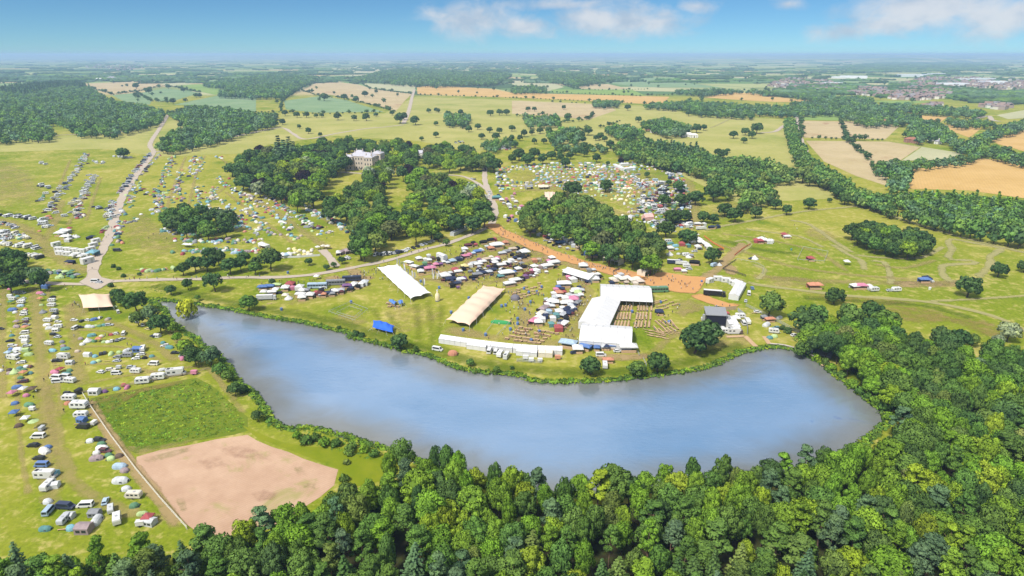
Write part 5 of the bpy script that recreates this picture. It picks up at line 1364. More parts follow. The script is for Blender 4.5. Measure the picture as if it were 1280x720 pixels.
row('396,312 412,311', 2, 'g', 'beside the gate below the tents', G2, 1, ('cream', 'white')); row('424,318 440,316', 3, 'S', 'beside the gate below the tents', G2, 1.5, ('mauve', 'white', 'pink')); row('424,326 438,323', 5, 'c', 'parked beside the gate below the tents', G2, 2)
row('470,319 488,318 506,314', 12, 'ccv', 'parked beside the garden wood', G2, 1, ('white', 'black', 'silver', 'navy')); row('506,314 530,306 545,300', 8, 'c', 'parked beside the garden wood', G2, 1)
# northern campsite: hundreds of small tents
NC = prs('612,212 660,206 720,202 790,203 850,210 862,240 864,284 836,290 800,280 770,268 735,262 712,250 704,236 668,233 640,238 616,236')
g_ = Grid(4.0)
for _ in range(15000):
    u, v = rnd.uniform(620, 862), rnd.uniform(204, 290)
    if not inpoly(u, v, NC): continue
    p = P(u, v)
    if math.sin(p.y * .40 + .35 * math.sin(p.x * .03)) < -.1: continue
    if math.sin(p.x * .045 + 1.1) * math.sin(p.y * .021) > .75: continue
    if 712 < u < 792 and v > 238 and rnd.random() < .55: continue
    if u > 792 and rnd.random() < .45: continue
    if not g_.ok(p.x, p.y, 3.7): continue
    lime = 700 < u < 792 and v > 236
    kd = rnd.choice('dddtta') if u < 795 else rnd.choice('dtcdkag')
    c = rnd.choice(('lime', 'lime', 'yellow', 'cream', 'green')) if lime else rnd.choice(CCOL if kd in 'ck' else TCOL)
    tents_far.add(kd, p.x, p.y, c if rnd.random() < .6 else rnd.choice(('pale', 'grey', 'tan', 'silver', 'green')), rnd.uniform(0, 6.28), rnd.uniform(.7, 1.0))
for px, n in (('838,218 846,234 856,252 860,285', 60), ('820,226 830,240 836,252', 26), ('800,246 806,262 812,276', 22), ('815,242 820,256 826,268', 16), ('822,282 838,276', 8), ('790,222 812,236', 18)):
    w = catmull([P(u, v) for u, v in prs(px)], 3)
    tot = sum((b - a).length for a, b in zip(w[:-1], w[1:]))
    for p, a in along(w, tot / n):
        kd = rnd.choice('cckvd')
        cars_far.add(kd, p.x + rnd.gauss(0, 2.5), p.y + rnd.gauss(0, 2.5), rnd.choice(CCOL if kd != 'd' else TCOL), rnd.uniform(0, 6.28), 1.05)
for u0, v0, n, su, sv in ((628, 184, 60, 14, 4), (583, 232, 26, 12, 9), (608, 250, 18, 4, 7), (575, 178, 8, 8, 2)):
    for _ in range(n):
        u, v = rnd.gauss(u0, su * .5), rnd.gauss(v0, sv * .5)
        p = P(u, v)
        cars_far.add('c', p.x, p.y, rnd.choice(CCOL), rnd.uniform(0, 6.28))
tents_far.build('campsite_tents', 'hundreds of small mixed tents packed on the northern campsite', 'tents')
cars_far.build('campsite_cars', 'small parked cars in rows at the edge of the northern campsite', 'cars')
# ---------------------------------------------------------------- festival ground
GS = 'stalls of the festival market'
def filler(px, n, zone, cols, kinds='sss', spread=2.0, sc=(.55, .8)):
    w = catmull([P(u, v) for u, v in prs(px)], 3.0)
    for _ in range(n):
        i = rnd.randrange(len(w) - 1)
        p = w[i].lerp(w[i + 1], rnd.random()) + Vector((rnd.gauss(0, spread), rnd.gauss(0, spread)))
        place_w(rnd.choice(kinds), p.x, p.y, rnd.choice(cols), zone, R(20) + rnd.uniform(-.2, .2), rnd.uniform(*sc), True, GS)
def stalls(data, zone, rot=20, full=True):
    for it in data.split(';'):
        a = it.split()
        if len(a) < 4: continue
        r_ = float(a[4]) if len(a) > 4 else rot + rnd.uniform(-10, 10) + rnd.choice((0, 180))
        s = (float(a[5]) if len(a) > 5 else rnd.uniform(.95, 1.12)) * (.86 if a[2] in 'szScevwkmldtb' else 1.0)
        place(a[2], float(a[0]), float(a[1]), a[3], zone, r_, s, full, GS)
stalls('511 331 S white -30 1.1;518 336 S white -30 1.1;524 326 z white;532 327 s white;537 328 s pale;531 332 s green;528 337 s navy;526 342 z white;538 339 S pink 20 1.35;545 334 s pink 20 1.2;551 333 s purple;555 330 s white;560 331 s silver;566 329 z sky;573 326 z navy;577 324 s black;'
       '582 323 S pink 20 1.1;587 321 s pink;592 319 s sky;597 317 S blue 20 1.1;581 314 z white;586 309 S maroon 20;592 306 s black;595 308 s red;605 305 S black 20 1.1;614 302 S black 20;618 301 s red;548 326 s black;536 322 s pale;541 325 s brown', 'in the northern stall row', 20)
stalls('557 349 z white 20 1.5;564 352 S navy 20 1.2;567 346 s black;563 344 s pale;569 340 z red;573 342 S white 20;579 338 s black;581 336 z yellow 20 1.1;588 334 s white;593 332 S silver 20;598 333 S white 20;603 330 S white 20;599 327 s purple;608 327 S tan 20 1.1;614 324 s cream;619 327 S white 20;622 325 s pink;'
       '576 352 S pale 20;580 351 s purple;571 357 S navy 20;565 359 s black;574 355 s grey', 'in the middle stall row', 20)
stalls('592 349 S black 20;597 346 S grey 20;603 344 S navy 20;600 341 s black;610 343 S silver 20;616 340 S navy 20;619 336 s black;619 331 z white;627 334 S white 20;634 331 S white 20;639 328 z white;644 325 s navy;651 323 S black 20;656 319 z white 20 1.5;641 321 s black;648 318 s grey;628 319 S silver 20;634 317 S grey 20;641 314 S tan 20;647 312 s black;655 314 s black', 'in the southern stall row', 20)
DK = ('black', 'navy', 'grey', 'black', 'silver', 'purple', 'white', 'maroon')
filler('516,336 545,332 575,322 600,314', 22, 'in the northern stall row', DK); filler('560,352 590,342 620,328', 24, 'in the middle stall row', DK); filler('570,360 605,346 640,330 660,320', 26, 'in the southern stall row', DK)
filler('640,356 665,344 690,332', 14, 'in the food row beside the dirt path', DK); filler('700,364 685,385 670,405', 16, 'in the western column of trade stands', DK); filler('722,366 712,388 700,412', 18, 'in the eastern column of trade stands', DK); filler('632,274 660,288 700,308 735,318', 20, 'along the northern edge of the dirt path', DK, 'ssc')
filler('375,370 410,368 445,360', 10, 'in the western food stalls by the lake', DK)
stalls('621 311 S white 20 1.8;614 313 z orange 20 1.1;632 306 z orange 20 1.1;609 311 s silver', 'around the big orange and white bar tent', 20)
stalls('626 348 z teal;633 346 S white 20 1.7;640 343 S blue 20;648 339 z white;655 336 S black 20;645 337 s black;652 332 s grey', 'on the terrace above the picnic tables', 20)
stalls('637 358 S white 25 1.3;644 354 S white 25 1.3;652 351 s black;657 348 s purple;661 345 S maroon 25;665 341 s pink;668 336 z white;670 341 z white;675 336 s mauve;680 333 s brown;684 336 S white 25 1.4;692 332 S white 25 1.4;690 325 z white;686 329 s pink;668 328 s orange;674 327 s tan;696 329 s silver', 'in the food row beside the dirt path', 25)
stalls('706 341 s white;711 345 s mauve;717 347 s pale;722 348 s mauve;728 350 z white;716 352 z white;734 351 z white;744 352 z white 0 1.2;741 346 s white;747 346 s white;736 340 s grey;742 340 s silver;729 336 z white 0 1.4;750 349 s black;735 355 s navy;710 349 s pink', 'around the white food court marquee', 15)
stalls('766 352 z cream;772 349 z white;778 352 z cream;784 350 z white;790 353 z cream;796 352 z cream;800 355 z beige;770 355 s tan;783 356 s tan;794 357 s beige;764 356 s navy;776 346 s silver', 'in the cream stall cluster beside the dirt ground', 10)
stalls('705 359 S white 5 1.5;698 362 s blue;703 364 s navy;695 365 s pink;699 369 z orange;705 368 s red;692 370 s white;698 374 S white 5;693 375 s silver;688 379 S white 60;694 381 z white;684 384 s white;690 386 s pale;680 389 S mauve 60 1.2;686 392 s sky;676 395 S cream 60;682 398 s navy;672 400 S white 60;678 402 s white;667 404 S pink 60;673 406 z white;'
       '707 376 z white;711 372 s silver;705 382 z white;703 388 s white;699 393 z white;695 397 s teal;691 401 s white;689 408 s teal', 'in the western column of trade stands', 5)
stalls('720 365 S white 5;724 362 s navy;727 366 s silver;716 368 s white;722 369 z lime;712 372 s white;719 373 S silver 5;726 372 s white;717 378 z pink 0 1.3;710 381 S white 5;722 381 S grey 60;713 385 s silver;708 390 S navy 60;716 388 s white;704 396 S silver 60;712 394 S navy 60;707 401 s black;701 405 s navy;705 408 S white 60;698 413 z red;700 409 s grey;696 418 q brown', 'in the eastern column of trade stands', 5)
stalls('328 373 l white;330 369 g white;340 368 S white 10;345 366 g white;333 375 L silver 5 .75;337 380 n black;329 362 S blue 5 1.1;337 361 S blue 5;346 359 S lime 5;357 363 z white;363 359 z red 0 1.25;366 362 s pink;349 367 c black;357 373 g cream;361 374 b white;375 362 z white;378 366 z white;376 371 S white 0;378 375 z white;388 372 z white 0 1.1;384 366 s grey;'
       '396 369 s red;400 370 z maroon;405 371 s orange;402 366 s black;412 369 S navy 10;419 367 z white;416 370 s grey;425 366 S silver 10;428 364 s mauve;434 360 S purple 10;439 363 s navy;443 358 z white;447 361 s black;452 358 s white;456 356 z silver;397 360 B sky 5 .95;420 356 B grey 8 .95;440 351 B navy 8 .95;404 361 c white;396 349 g white', 'in the western food stalls by the lake', 5)
stalls('621 250 S teal 0 1.6;626 241 s white;623 246 s navy;627 252 z white;633 250 s pink;630 256 s silver;635 254 s navy;640 247 s mauve;641 251 s cream;645 254 z white;643 244 s pink;638 262 s pale;644 260 s grey;652 260 z pink;649 262 s white;636 258 z white', 'in the stall group at the northern campsite', 10, False)
stalls('632 272 s white;636 275 s navy;640 272 s pink;645 277 s blue;650 280 z white;655 283 s silver;661 288 s navy;667 291 s grey;674 295 s silver;681 298 s red;686 300 s navy;690 302 s pale;695 304 s black;701 306 S blue 20 1.2;708 303 z white;714 306 s pale;717 309 s silver;722 312 s tan;730 312 s white;735 316 z white;739 321 S blue 0 1.8;731 308 s white;647 268 s white;660 279 c white;669 287 c silver;686 294 c white;716 302 k white;704 299 k white', 'along the northern edge of the dirt path', -25)
stalls('838 283 s white;846 280 s navy;851 284 s red;858 284 s white;864 286 s silver;872 282 S white 0;880 282 s white;876 287 L white 15 .6;890 286 S navy 10;897 285 s navy;842 290 c white;869 296 z white;873 302 z white;865 305 z white;876 306 z white 0 1.3;882 308 z white;885 311 z white;860 309 s teal;852 307 z red;838 305 t teal;844 308 t cyan;846 312 d sky;836 309 d purple;'
       '838 313 z white;837 319 b white;848 318 d pale;857 320 k white;861 322 b white;855 318 c black;872 311 z white;868 315 c silver;875 312 c black;835 303 k white;888 314 s white;900 316 g maroon', 'in the crew camp beside the dirt ground', 10)
stalls('843 330 L navy -10 .7;852 331 L white -12 .6;849 326 c navy;868 331 S black -14 1.2;858 334 k white;864 322 s grey;892 333 k sky 40;899 332 b white 0 .8;855 341 z white 0 .8;847 339 S pink 0 .9;861 337 c silver', 'around the black lorry bar', -10)
stalls('945 303 z red;950 304 z red 0 1.1;952 301 z white;956 303 z white 0 1.1;961 304 z white;948 301 s white;964 303 s white', 'in the red and white tent cluster on the eastern meadow', 0)
stalls('980 296 z red;984 298 S white 0;1013 326 z red 0 1.1;943 324 b white;939 324 c navy;989 313 o teal;1075 361 S pink 0 1.3;1068 361 z white;1086 361 z white;1092 364 k white;1120 364 k white;1112 364 c silver;1155 353 S blue 0 1.2;1158 351 z navy;1164 353 k white 0 .6;1018 361 S orange 0 1.5;1058 331 g white;1162 362 o white', 'standing alone on the eastern meadow', 0)
stalls('940 361 c blue 80;936 368 v white 70;932 377 c silver 70;899 414 k white;907 416 k white;917 417 m white 0;921 413 l white;925 397 k white 0;920 402 g white;919 411 z white;929 405 v white 85;934 404 k white 85;926 417 l brown 85;947 391 c white;943 392 n black;962 402 S orange 10;955 400 s grey;958 407 t pale 40;970 411 c teal;967 416 k white -15;962 423 d teal;968 421 d lime;993 420 c white 20;906 394 S red 0 .8;896 384 q tan;886 414 k white;974 398 t pale 30 .8;880 402 s pale', 'in the stage crew yard by the lake', 0)
stalls('612 440 v white 80;620 441 v white 80;625 445 k white 75;633 447 m white 75 .9;547 438 v white -20;566 443 d orange 0 1.6;657 449 l white;664 452 l white;675 452 l white;697 449 l orange;751 445 v white 0;756 459 k white 85;760 453 S orange 0 .9;772 440 c white 0;785 439 S white 0 1.5;710 434 S sky -20 1.5;722 440 z white 0 1.2;718 442 c navy;731 437 S blue -30 1.1;741 434 s navy;746 438 s blue;755 437 s silver;758 437 s navy;765 436 s blue', 'behind the white marquees at the lake edge', 0)
stalls('822 365 B green 5 1;824 393 z navy 0 1.0;826 379 o blue;877 353 o blue;790 391 o blue;836 404 o blue', 'on the grass beside the courtyard tables', 0)
stalls('88 330 S navy 0;117 320 z cyan 0 1.5;114 299 S navy 70;91 323 g white;101 324 g white;76 295 S white 0 1.4;82 292 S white 0 1.4;83 299 S white 0 1.3;86 302 z white;86 296 b white;89 297 b white;93 297 b white;96 297 b white;77 287 d teal;87 289 g red;120 353 v white 0;124 354 c silver;147 314 v black 0 1.1;140 307 d green', 'around the white cabin compound', 0)
for u, v, rt, s in ((70.5, 307.5, 62, 1.05), (74, 313.5, -4, 1), (84, 314, -4, 1), (93, 315, -4, 1), (102.5, 316, -4, 1), (75.5, 318.5, -4, 1), (85, 319.5, -4, 1), (96, 321, -4, 1), (107, 322, -4, 1), (110, 329, 62, 1.4)):
    place('u', u, v, 'white', 'in the white cabin compound', rt, s, True, 'white cabins of the compound')
for i in range(3): place('u', 114 + i * 3.1, 313.5 - i * 5.2, 'white', 'in the slanting line of cabins by the road', 62, 1.05, True, 'white cabins of the compound')
for u, v, rt, s in ((887, 353, 40, .95), (897, 350.5, -5, .95), (907, 352.5, -15, .95), (916.5, 355.5, -20, .95)):
    place('u', u, v, 'white', 'in the curved line of white units', rt, s, True, 'white units in the curved line')
place('L', 892, 370, 'black', 'on the grass inside the curved line of white units', -14, .85)
for u, v in ((500, 341), (506, 343), (510, 345), (515, 347), (518, 349), (496, 331), (499, 333), (530, 357), (529, 360), (540, 344), (543, 347), (546, 350), (505, 338), (548, 347), (541, 350)):
    place('f', u, v, 'white', 'beside the white stretch tent', rnd.uniform(-30, 60), 1.0, True, 'white feather flags')
for u, v in ((352, 388), (439, 379), (579, 414), (607, 420), (627, 384), (632, 383), (638, 413), (647, 400), (656, 388), (663, 379), (674, 416), (664, 427), (549, 361), (564, 392), (586, 374), (526, 353), (360, 342), (647, 406), (671, 366), (661, 367), (655, 362), (677, 360), (692, 398), (609, 370), (617, 372)):
    place('o', u, v, 'blue', 'standing on the festival lawn', 0, 1.1, True, 'blue bins of the festival lawn')

# ---- tables and benches
GT = 'long tables in the courtyard'
def bar(u0, v0, u1, v1, zone, grp=GT, kind='T', base=8.5):
    a, b = P(u0, v0, .7), P(u1, v1, .7)
    L = (b - a).length
    o = place_w(kind, (a.x + b.x) / 2, (a.y + b.y) / 2, None, zone, math.atan2(b.y - a.y, b.x - a.x), (L / base, .55 if kind == 'T' else 1.0, 1.0), True, grp)
for (v0, v1, tops, bots, zn) in ((381.5, 388, (774.8, 778.4, 782, 785.7, 789.4, 798, 801.5, 805, 809, 814), (773.6, 777.2, 781, 784.7, 788.8, 797.5, 801.2, 804.8, 809, 814.4), 'in the top row of the courtyard'),
                              (390, 399, (773.3, 776.8, 780.4, 784.2, 788, 797, 800.6, 804.2, 808.4, 813.3), (771, 775, 778.8, 782.9, 787, 795.5, 799.3, 803.2, 807.8, 812.8), 'in the middle row of the courtyard'),
                              (400.5, 408.6, (769.8, 774, 778, 782, 786.2, 795, 798.8, 802.6, 807.2, 811.8), (767.2, 771.6, 775.6, 780, 784.6, 793.3, 797.3, 801.2, 806, 811), 'in the bottom row of the courtyard')):
    for a, b in zip(tops, bots): bar(a, v0, b, v1, zn)
for u0, v0, u1, v1 in ((815, 380, 834, 374), (820, 383, 836, 379), (823, 387, 836, 383), (836, 378, 842, 376.5), (840, 381, 848, 379), (818, 377, 826, 374.5), (819, 400, 829, 409), (823, 399, 833, 407), (828, 398, 838, 406), (817, 407, 824, 415), (823, 410, 830, 416), (829, 409, 834, 414.5), (833, 409, 839, 414), (837, 408, 844, 412.5), (838, 399, 844, 407), (841, 404, 848, 411)):
    bar(u0, v0, u1, v1, 'on the grass east of the courtyard', 'long tables outside the courtyard')
for i in range(9):
    for j in range(3): place('n', 807 + i * 2.6 + j * 2.2 + rnd.uniform(-.5, .5), 413 + j * 3.4 + i * .5 + rnd.uniform(-.4, .4), None, 'among the loose benches south-east of the courtyard', rnd.uniform(-50, -30), 1.0, True, 'loose benches by the courtyard')
for i in range(6):
    for j in range(2): place('n', 824 + i * 4 + j * 2, 417 + j * 2.5 - i * .6, None, 'among the loose benches south-east of the courtyard', rnd.uniform(-50, -30), 1.0, True, 'loose benches by the courtyard')
for k_, (ou, ov, nx, ny) in enumerate(((642, 364, 7, 4), (638, 424, 8, 5), (690, 0, 0, 0))):
    for i in range(nx):
        for j in range(ny):
            if rnd.random() < .14: continue
            u = ou + (i * 5.2 + j * 1.3 if k_ == 0 else i * 5.6 + j * 4.2 - 4) + rnd.uniform(-.7, .7)
            v = ov + (-i * 1.6 + j * 3.6 if k_ == 0 else -j * 3.4 + i * .9) + rnd.uniform(-.5, .5)
            place('q', u, v, None, ('in the picnic group below the terrace stalls', 'in the picnic group above the long white marquee')[k_], rnd.uniform(-30, 0), 1.0, True, 'picnic tables of the festival lawn')
for u, v in ((489, 381), (492, 383), (485, 380), (497, 384), (494, 379), (487, 384)): place('q', u, v, None, 'beside the white stretch tent', rnd.uniform(-40, 0), 1.0, True, 'picnic tables of the festival lawn')

# ---- clear-span marquees: bays of white PVC over a frame
def marquee_part(parent, L, W, e, r, bay, walls='LRAB', material=M_WHITE, hips=False):
    """local x along the ridge; every bay is a panel of its own"""
    n = max(1, round(L / bay))
    b = L / n
    pm = MB()
    g = .06
    q = [(-b / 2 + g, -W / 2 - .15, e), (b / 2 - g, -W / 2 - .15, e), (b / 2 - g, 0, r), (-b / 2 + g, 0, r), (-b / 2 + g, W / 2 + .15, e), (b / 2 - g, W / 2 + .15, e)]
    up = [(x, y, z + .06) for x, y, z in q]
    pm.add(up + q, [(0, 1, 2, 3), (3, 2, 5, 4), (6, 0, 3, 9), (9, 3, 4, 10), (1, 7, 8, 2), (2, 8, 11, 5), (7, 1, 0, 6), (10, 4, 5, 11), (9, 8, 7, 6), (10, 11, 8, 9)])
    me = pm.mesh('roof_panel', material)
    for i in range(n): link('roof_panel', me, parent, (-L / 2 + b * (i + .5), 0, 0))
    fr = MB()
    for i in range(n + 1):
        x = -L / 2 + b * i
        x = min(max(x, -L / 2 + .1), L / 2 - .1)
        for y in (-1, 1):
            fr.box(x, y * (W / 2 - .1), 0, .14, .14, e)
            fr.tube((x, y * (W / 2 - .1), e - .05), (x, 0, r - .12), .07, .07, 4)
    link('frame', fr.mesh('marquee_frame', M_STEEL), parent)
    for w in walls:
        m = MB()
        if w in 'LR':
            y = (W / 2 - .02) * (1 if w == 'L' else -1)
            for i in range(n):
                x = -L / 2 + b * (i + .5)
                m.box(x, y, .02, b - .1, .05, e - .05)
        else:
            x = (L / 2 - .02) * (1 if w == 'A' else -1)
            m.add([(x, -W / 2, 0), (x, W / 2, 0), (x, W / 2, e), (x, 0, r), (x, -W / 2, e), (x - .05, -W / 2, 0), (x - .05, W / 2, 0), (x - .05, W / 2, e), (x - .05, 0, r), (x - .05, -W / 2, e)], [(0, 1, 2, 3, 4), (9, 8, 7, 6, 5)])
        link('side_wall' if w in 'LR' else 'end_wall', m.mesh('marquee_wall', material), parent)
def marquee(px0, px1, W, e, r, bay, head, zone, walls='LRAB', name='marquee', material=M_WHITE, group=None):
    a, b = P(*px0), P(*px1)
    o = thing(name, None, 'marquee', head, zone, (a + b) / 2, math.atan2(b.y - a.y, b.x - a.x), None, group)
    marquee_part(o, (b - a).length, W, e, r, bay, walls, material)
    return o
def u_marquee():
    E = 3.2
    q = {k_: P(u, v, E) for k_, (u, v) in dict(tl=(748, 355), tr=(809, 359), itr=(806, 376), itl=(773, 375), ibl=(765, 405), ibr=(800, 407), bl=(716, 426), br=(796, 433), l2=(723, 404)).items()}
    o = thing('courtyard_marquee', None, 'marquee', 'huge white marquee with three wings', 'around the courtyard of long tables', (q['itl'].x, q['itl'].y, 0))
    base = o.location.copy()
    def wing(a, b, W, e, r, walls):
        w = link('wing', None, o, ((a + b) / 2 - base) * Vector((1, 1, 0)) if False else Vector(((a.x + b.x) / 2 - base.x, (a.y + b.y) / 2 - base.y, 0)), math.atan2(b.y - a.y, b.x - a.x))
        marquee_part(w, (Vector((b.x, b.y)) - Vector((a.x, a.y))).length, W, e, r, 3.4, walls)
    a, b = (q['tl'] + Vector((q['itl'].x - 8, q['itl'].y, 0))) / 2, (q['tr'] + q['itr']) / 2
    Wt = abs(q['tl'].y - q['itl'].y)
    a = Vector((q['tl'].x - .5, (q['tl'].y + q['itl'].y) / 2, 0)); b = Vector((q['tr'].x, (q['tr'].y + q['itr'].y) / 2, 0))
    wing(a, b, Wt, E, 6.0, 'LAB')
    a2 = Vector((q['l2'].x, (q['l2'].y + q['bl'].y) / 2, 0)); b2 = Vector((q['br'].x, (q['ibr'].y + q['br'].y) / 2, 0))
    Wb = abs(q['l2'].y - q['bl'].y)
    wing(a2, b2, Wb, E + .05, 6.2, 'RAB')
    ytop, ybot = q['itl'].y + .3, q['ibl'].y - .2
    c = Vector(((q['tl'].x + q['itl'].x) / 2 - 2.6, ytop, 0)); d = Vector(((q['l2'].x + q['ibl'].x) / 2 - .8, ybot, 0))
    Ws = (q['itl'].x - q['tl'].x + q['ibl'].x - q['l2'].x) / 2 + 3.0
    wing(c, d, Ws, E + .02, 5.7, 'RAB')
u_marquee()
ZW = 'in the long white marquee chain by the lake'
for a, b, w in (((551, 426.5), (571, 429.5), 5.6), ((571, 429.5), (592, 432.5), 5.6), ((592, 432.5), (615, 435.5), 5.6), ((615, 435.5), (642, 438.5), 5.6), ((642, 438.5), (672, 440.5), 5.6), ((672, 440.5), (703, 441.5), 5.6)):
    marquee(a, b, w * .78, 2.2, 3.3, 3.0, 'white ridge marquee section', ZW, 'LRAB', group='sections of the white marquee chain')
marquee((585, 434), (609, 437.3), 3.6, 2.0, 2.8, 3, 'white lean-to marquee', 'below the western half of the chain', 'RAB')
marquee((646, 442), (672, 444.5), 3.6, 2.0, 2.8, 3, 'white lean-to marquee', 'below the eastern half of the chain', 'RAB')
marquee((673, 444), (691, 445), 3.6, 2.0, 2.8, 3, 'cream lean-to marquee', 'at the end of the white chain', 'RAB', material=plain('cream_pvc', (.66, .60, .48), .6))
marquee((709, 343), (742, 353), 9, 2.6, 4.6, 3, 'white food court marquee', 'beside the dirt path', 'LAB')
marquee((926, 358.5), (916.5, 375), 5.0, 2.5, 3.6, 3, 'white slanting marquee', 'at the end of the curved line of units', 'LRAB')
marquee((918, 356.2), (928, 360), 5.0, 2.5, 3.6, 3, 'short white marquee', 'at the bend of the curved line of units', 'LRAB')
marquee((905.5, 407), (917.5, 406.5), 9.5, 2.8, 4.2, 3, 'square white backstage marquee', 'beside the dark stage', 'LRAB')
marquee((798, 322.5), (811, 327), 5.0, 2.5, 3.4, 3, 'cream bar marquee', 'beside the central wood', 'LAB', material=plain('cream_pvc', (.66, .60, .48), .6))
marquee((801, 345), (819, 337.5), 5.5, 2.8, 3.9, 3, 'cream ticket marquee', 'at the edge of the dirt ground', 'LAB', material=plain('cream_pvc', (.66, .60, .48), .6))
marquee((757, 326), (776, 331), 5.5, 2.8, 3.6, 3, 'cream bar marquee', 'under the central wood trees', 'LAB', material=plain('cream_pvc', (.66, .60, .48), .6))
marquee((770, 209), (780, 213.5), 5, 2.5, 3.6, 4, 'white marquee', 'west side of the campsite courtyard', 'LRAB'); marquee((779, 213.5), (793, 212), 5, 2.5, 3.6, 4, 'white marquee', 'south side of the campsite courtyard', 'LRAB'); marquee((775, 207.5), (785, 206.8), 4, 2.5, 3.4, 4, 'white marquee', 'north side of the campsite courtyard', 'LRAB')
marquee((769, 276), (776, 276), 4, 2.4, 3.2, 3, 'white marquee', 'first behind the central wood', 'LRAB'); marquee((778, 276.5), (786, 276.5), 4, 2.4, 3.2, 3, 'white marquee', 'second behind the central wood', 'LRAB'); marquee((786.5, 276.5), (788, 273), 3, 2.4, 3.2, 3, 'small white marquee', 'third behind the central wood', 'LRAB')
marquee((804, 275), (815, 274), 6, 2.6, 4.6, 4, 'pink-topped marquee', 'at the southern end of the northern campsite', 'LRAB', material=plain('pink_pvc', (.72, .42, .38), .6))
marquee((565, 295), (582, 286.5), 3.2, 2.4, 2.9, 4, 'long grey inflatable slide tunnel', 'on the grass below the garden wood', 'LRAB', name='tunnel_marquee', material=plain('grey_pvc', (.45, .47, .50), .5))
marquee((657, 236.5), (665, 236), 6, 2.4, 3.6, 3, 'dark grey marquee', 'on the lawn below the northern campsite', 'AB', material=plain('grey_roof', (.25, .26, .28), .6))
marquee((548, 323.5), (557, 327.5), 3, 4.0, 4.4, 3, 'tall white entrance hoarding', 'in the northern stall row', 'LRAB')

def stretch(corners, head, zone, col, name='stretch_tent', ne=5, nt=2, ze=2.4, zm=4.6, nu=44, nv=18, cols=None):
    """membrane pulled over masts: corners in seen order, first edge is the long one"""
    c = [P(u, v, ze) for u, v in corners]
    o = thing(name, None, 'tent', head, zone, ((c[0] + c[1] + c[2] + c[3]) / 4) * Vector((1, 1, 0)) if False else Vector(((c[0].x + c[1].x + c[2].x + c[3].x) / 4, (c[0].y + c[1].y + c[2].y + c[3].y) / 4, 0)))
    base = o.location.copy()
    def pt(s, t):
        # scalloped edges: pulled in between the poles
        es = abs(math.sin(math.pi * s * ne)); et = abs(math.sin(math.pi * t * nt))
        kt = (abs(2 * t - 1)) ** 3; ks = (abs(2 * s - 1)) ** 3
        t2 = .5 + (t - .5) * (1 - .075 * es * kt); s2 = .5 + (s - .5) * (1 - .05 * et * ks)
        p = (c[0].lerp(c[1], s2)).lerp(c[3].lerp(c[2], s2), t2)
        m = (math.sin(math.pi * s) * math.sin(math.pi * t)) ** .55 if 0 < s < 1 and 0 < t < 1 else 0
        ridge = .35 * math.cos(2 * math.pi * s * ne) * (1 - abs(2 * t - 1)) * m
        z = ze + (zm - ze) * m + ridge - .35 * es * kt * (1 - ks)
        return Vector((p.x - base.x, p.y - base.y, z))
    vs = [pt(i / nu, j / nv) for j in range(nv + 1) for i in range(nu + 1)]
    w = nu + 1
    fs = [(j * w + i, j * w + i + 1, (j + 1) * w + i + 1, (j + 1) * w + i) for j in range(nv) for i in range(nu)]
    me = MB().add(vs, fs).mesh('membrane', plain('stretch_' + name + head.split()[0], col, .7, .2, vary=.04, scale=.2), True)
    link('membrane', me, o)
    for i in range(ne + 1):
        for t in (0, 1):
            p = pt(i / ne, t)
            out_ = (p * Vector((1, 1, 0))).normalized() if False else Vector((p.x, p.y, 0)).normalized()
            link('pole', MB().tube((p.x, p.y, 0), p, .06, .05, 5).mesh('pole', M_STEEL), o)
            link('guy_rope', MB().tube(p, (p.x + out_.x * 2.2, p.y + out_.y * 2.2, 0), .03, .03, 4).mesh('guy_rope', M_WHITE), o)
    for i in range(1, ne):
        p = pt(i / ne, .5)
        link('mast', MB().tube((p.x, p.y, 0), p, .08, .06, 6).mesh('mast', M_STEEL), o)
    return o
stretch(((471, 334), (513, 373.5), (539, 366), (497, 330)), 'white stretch tent with scalloped edges', 'beside the lakeside path', (.78, .78, .77), ne=6)
stretch(((604, 356.5), (557, 399.5), (587, 407), (632, 360.5)), 'beige stretch tent with scalloped edges', 'in the middle of the festival lawn', (.72, .53, .40), ne=6)
stretch(((98, 368), (137, 367), (141.5, 383), (104, 385)), 'beige stretch tent with two peaks', 'beside the western campsite rows', (.72, .53, .40), ne=2, nt=1, zm=4.4, ze=2.6)
stretch(((680.5, 239.5), (695.5, 239.5), (696, 250.5), (680.5, 251.5)), 'beige square stretch tent', 'below the northern campsite', (.72, .55, .44), ne=3, nt=3, zm=4.0)
stretch(((466.5, 400), (493, 407), (491, 415.5), (465.5, 409)), 'bright blue stretch tent', 'on the lake bank', (.03, .13, .66), ne=3, nt=1, zm=3.8, ze=1.9)
stretch(((672, 231), (686, 231), (686, 233.5), (673, 234)), 'low cream canvas shelter', 'at the edge of the northern campsite', (.70, .60, .46), ne=2, nt=1, zm=3.4)
stretch(((487, 373.5), (496, 377), (493, 380.5), (486, 376)), 'small blue and white shelter', 'beside the white stretch tent', (.10, .22, .55), ne=2, nt=1, zm=2.8, ze=2)
stretch(((497, 376), (503, 374.5), (504, 378), (499, 380)), 'small navy shelter', 'at the corner of the white stretch tent', (.03, .06, .2), ne=2, nt=1, zm=2.8, ze=2)

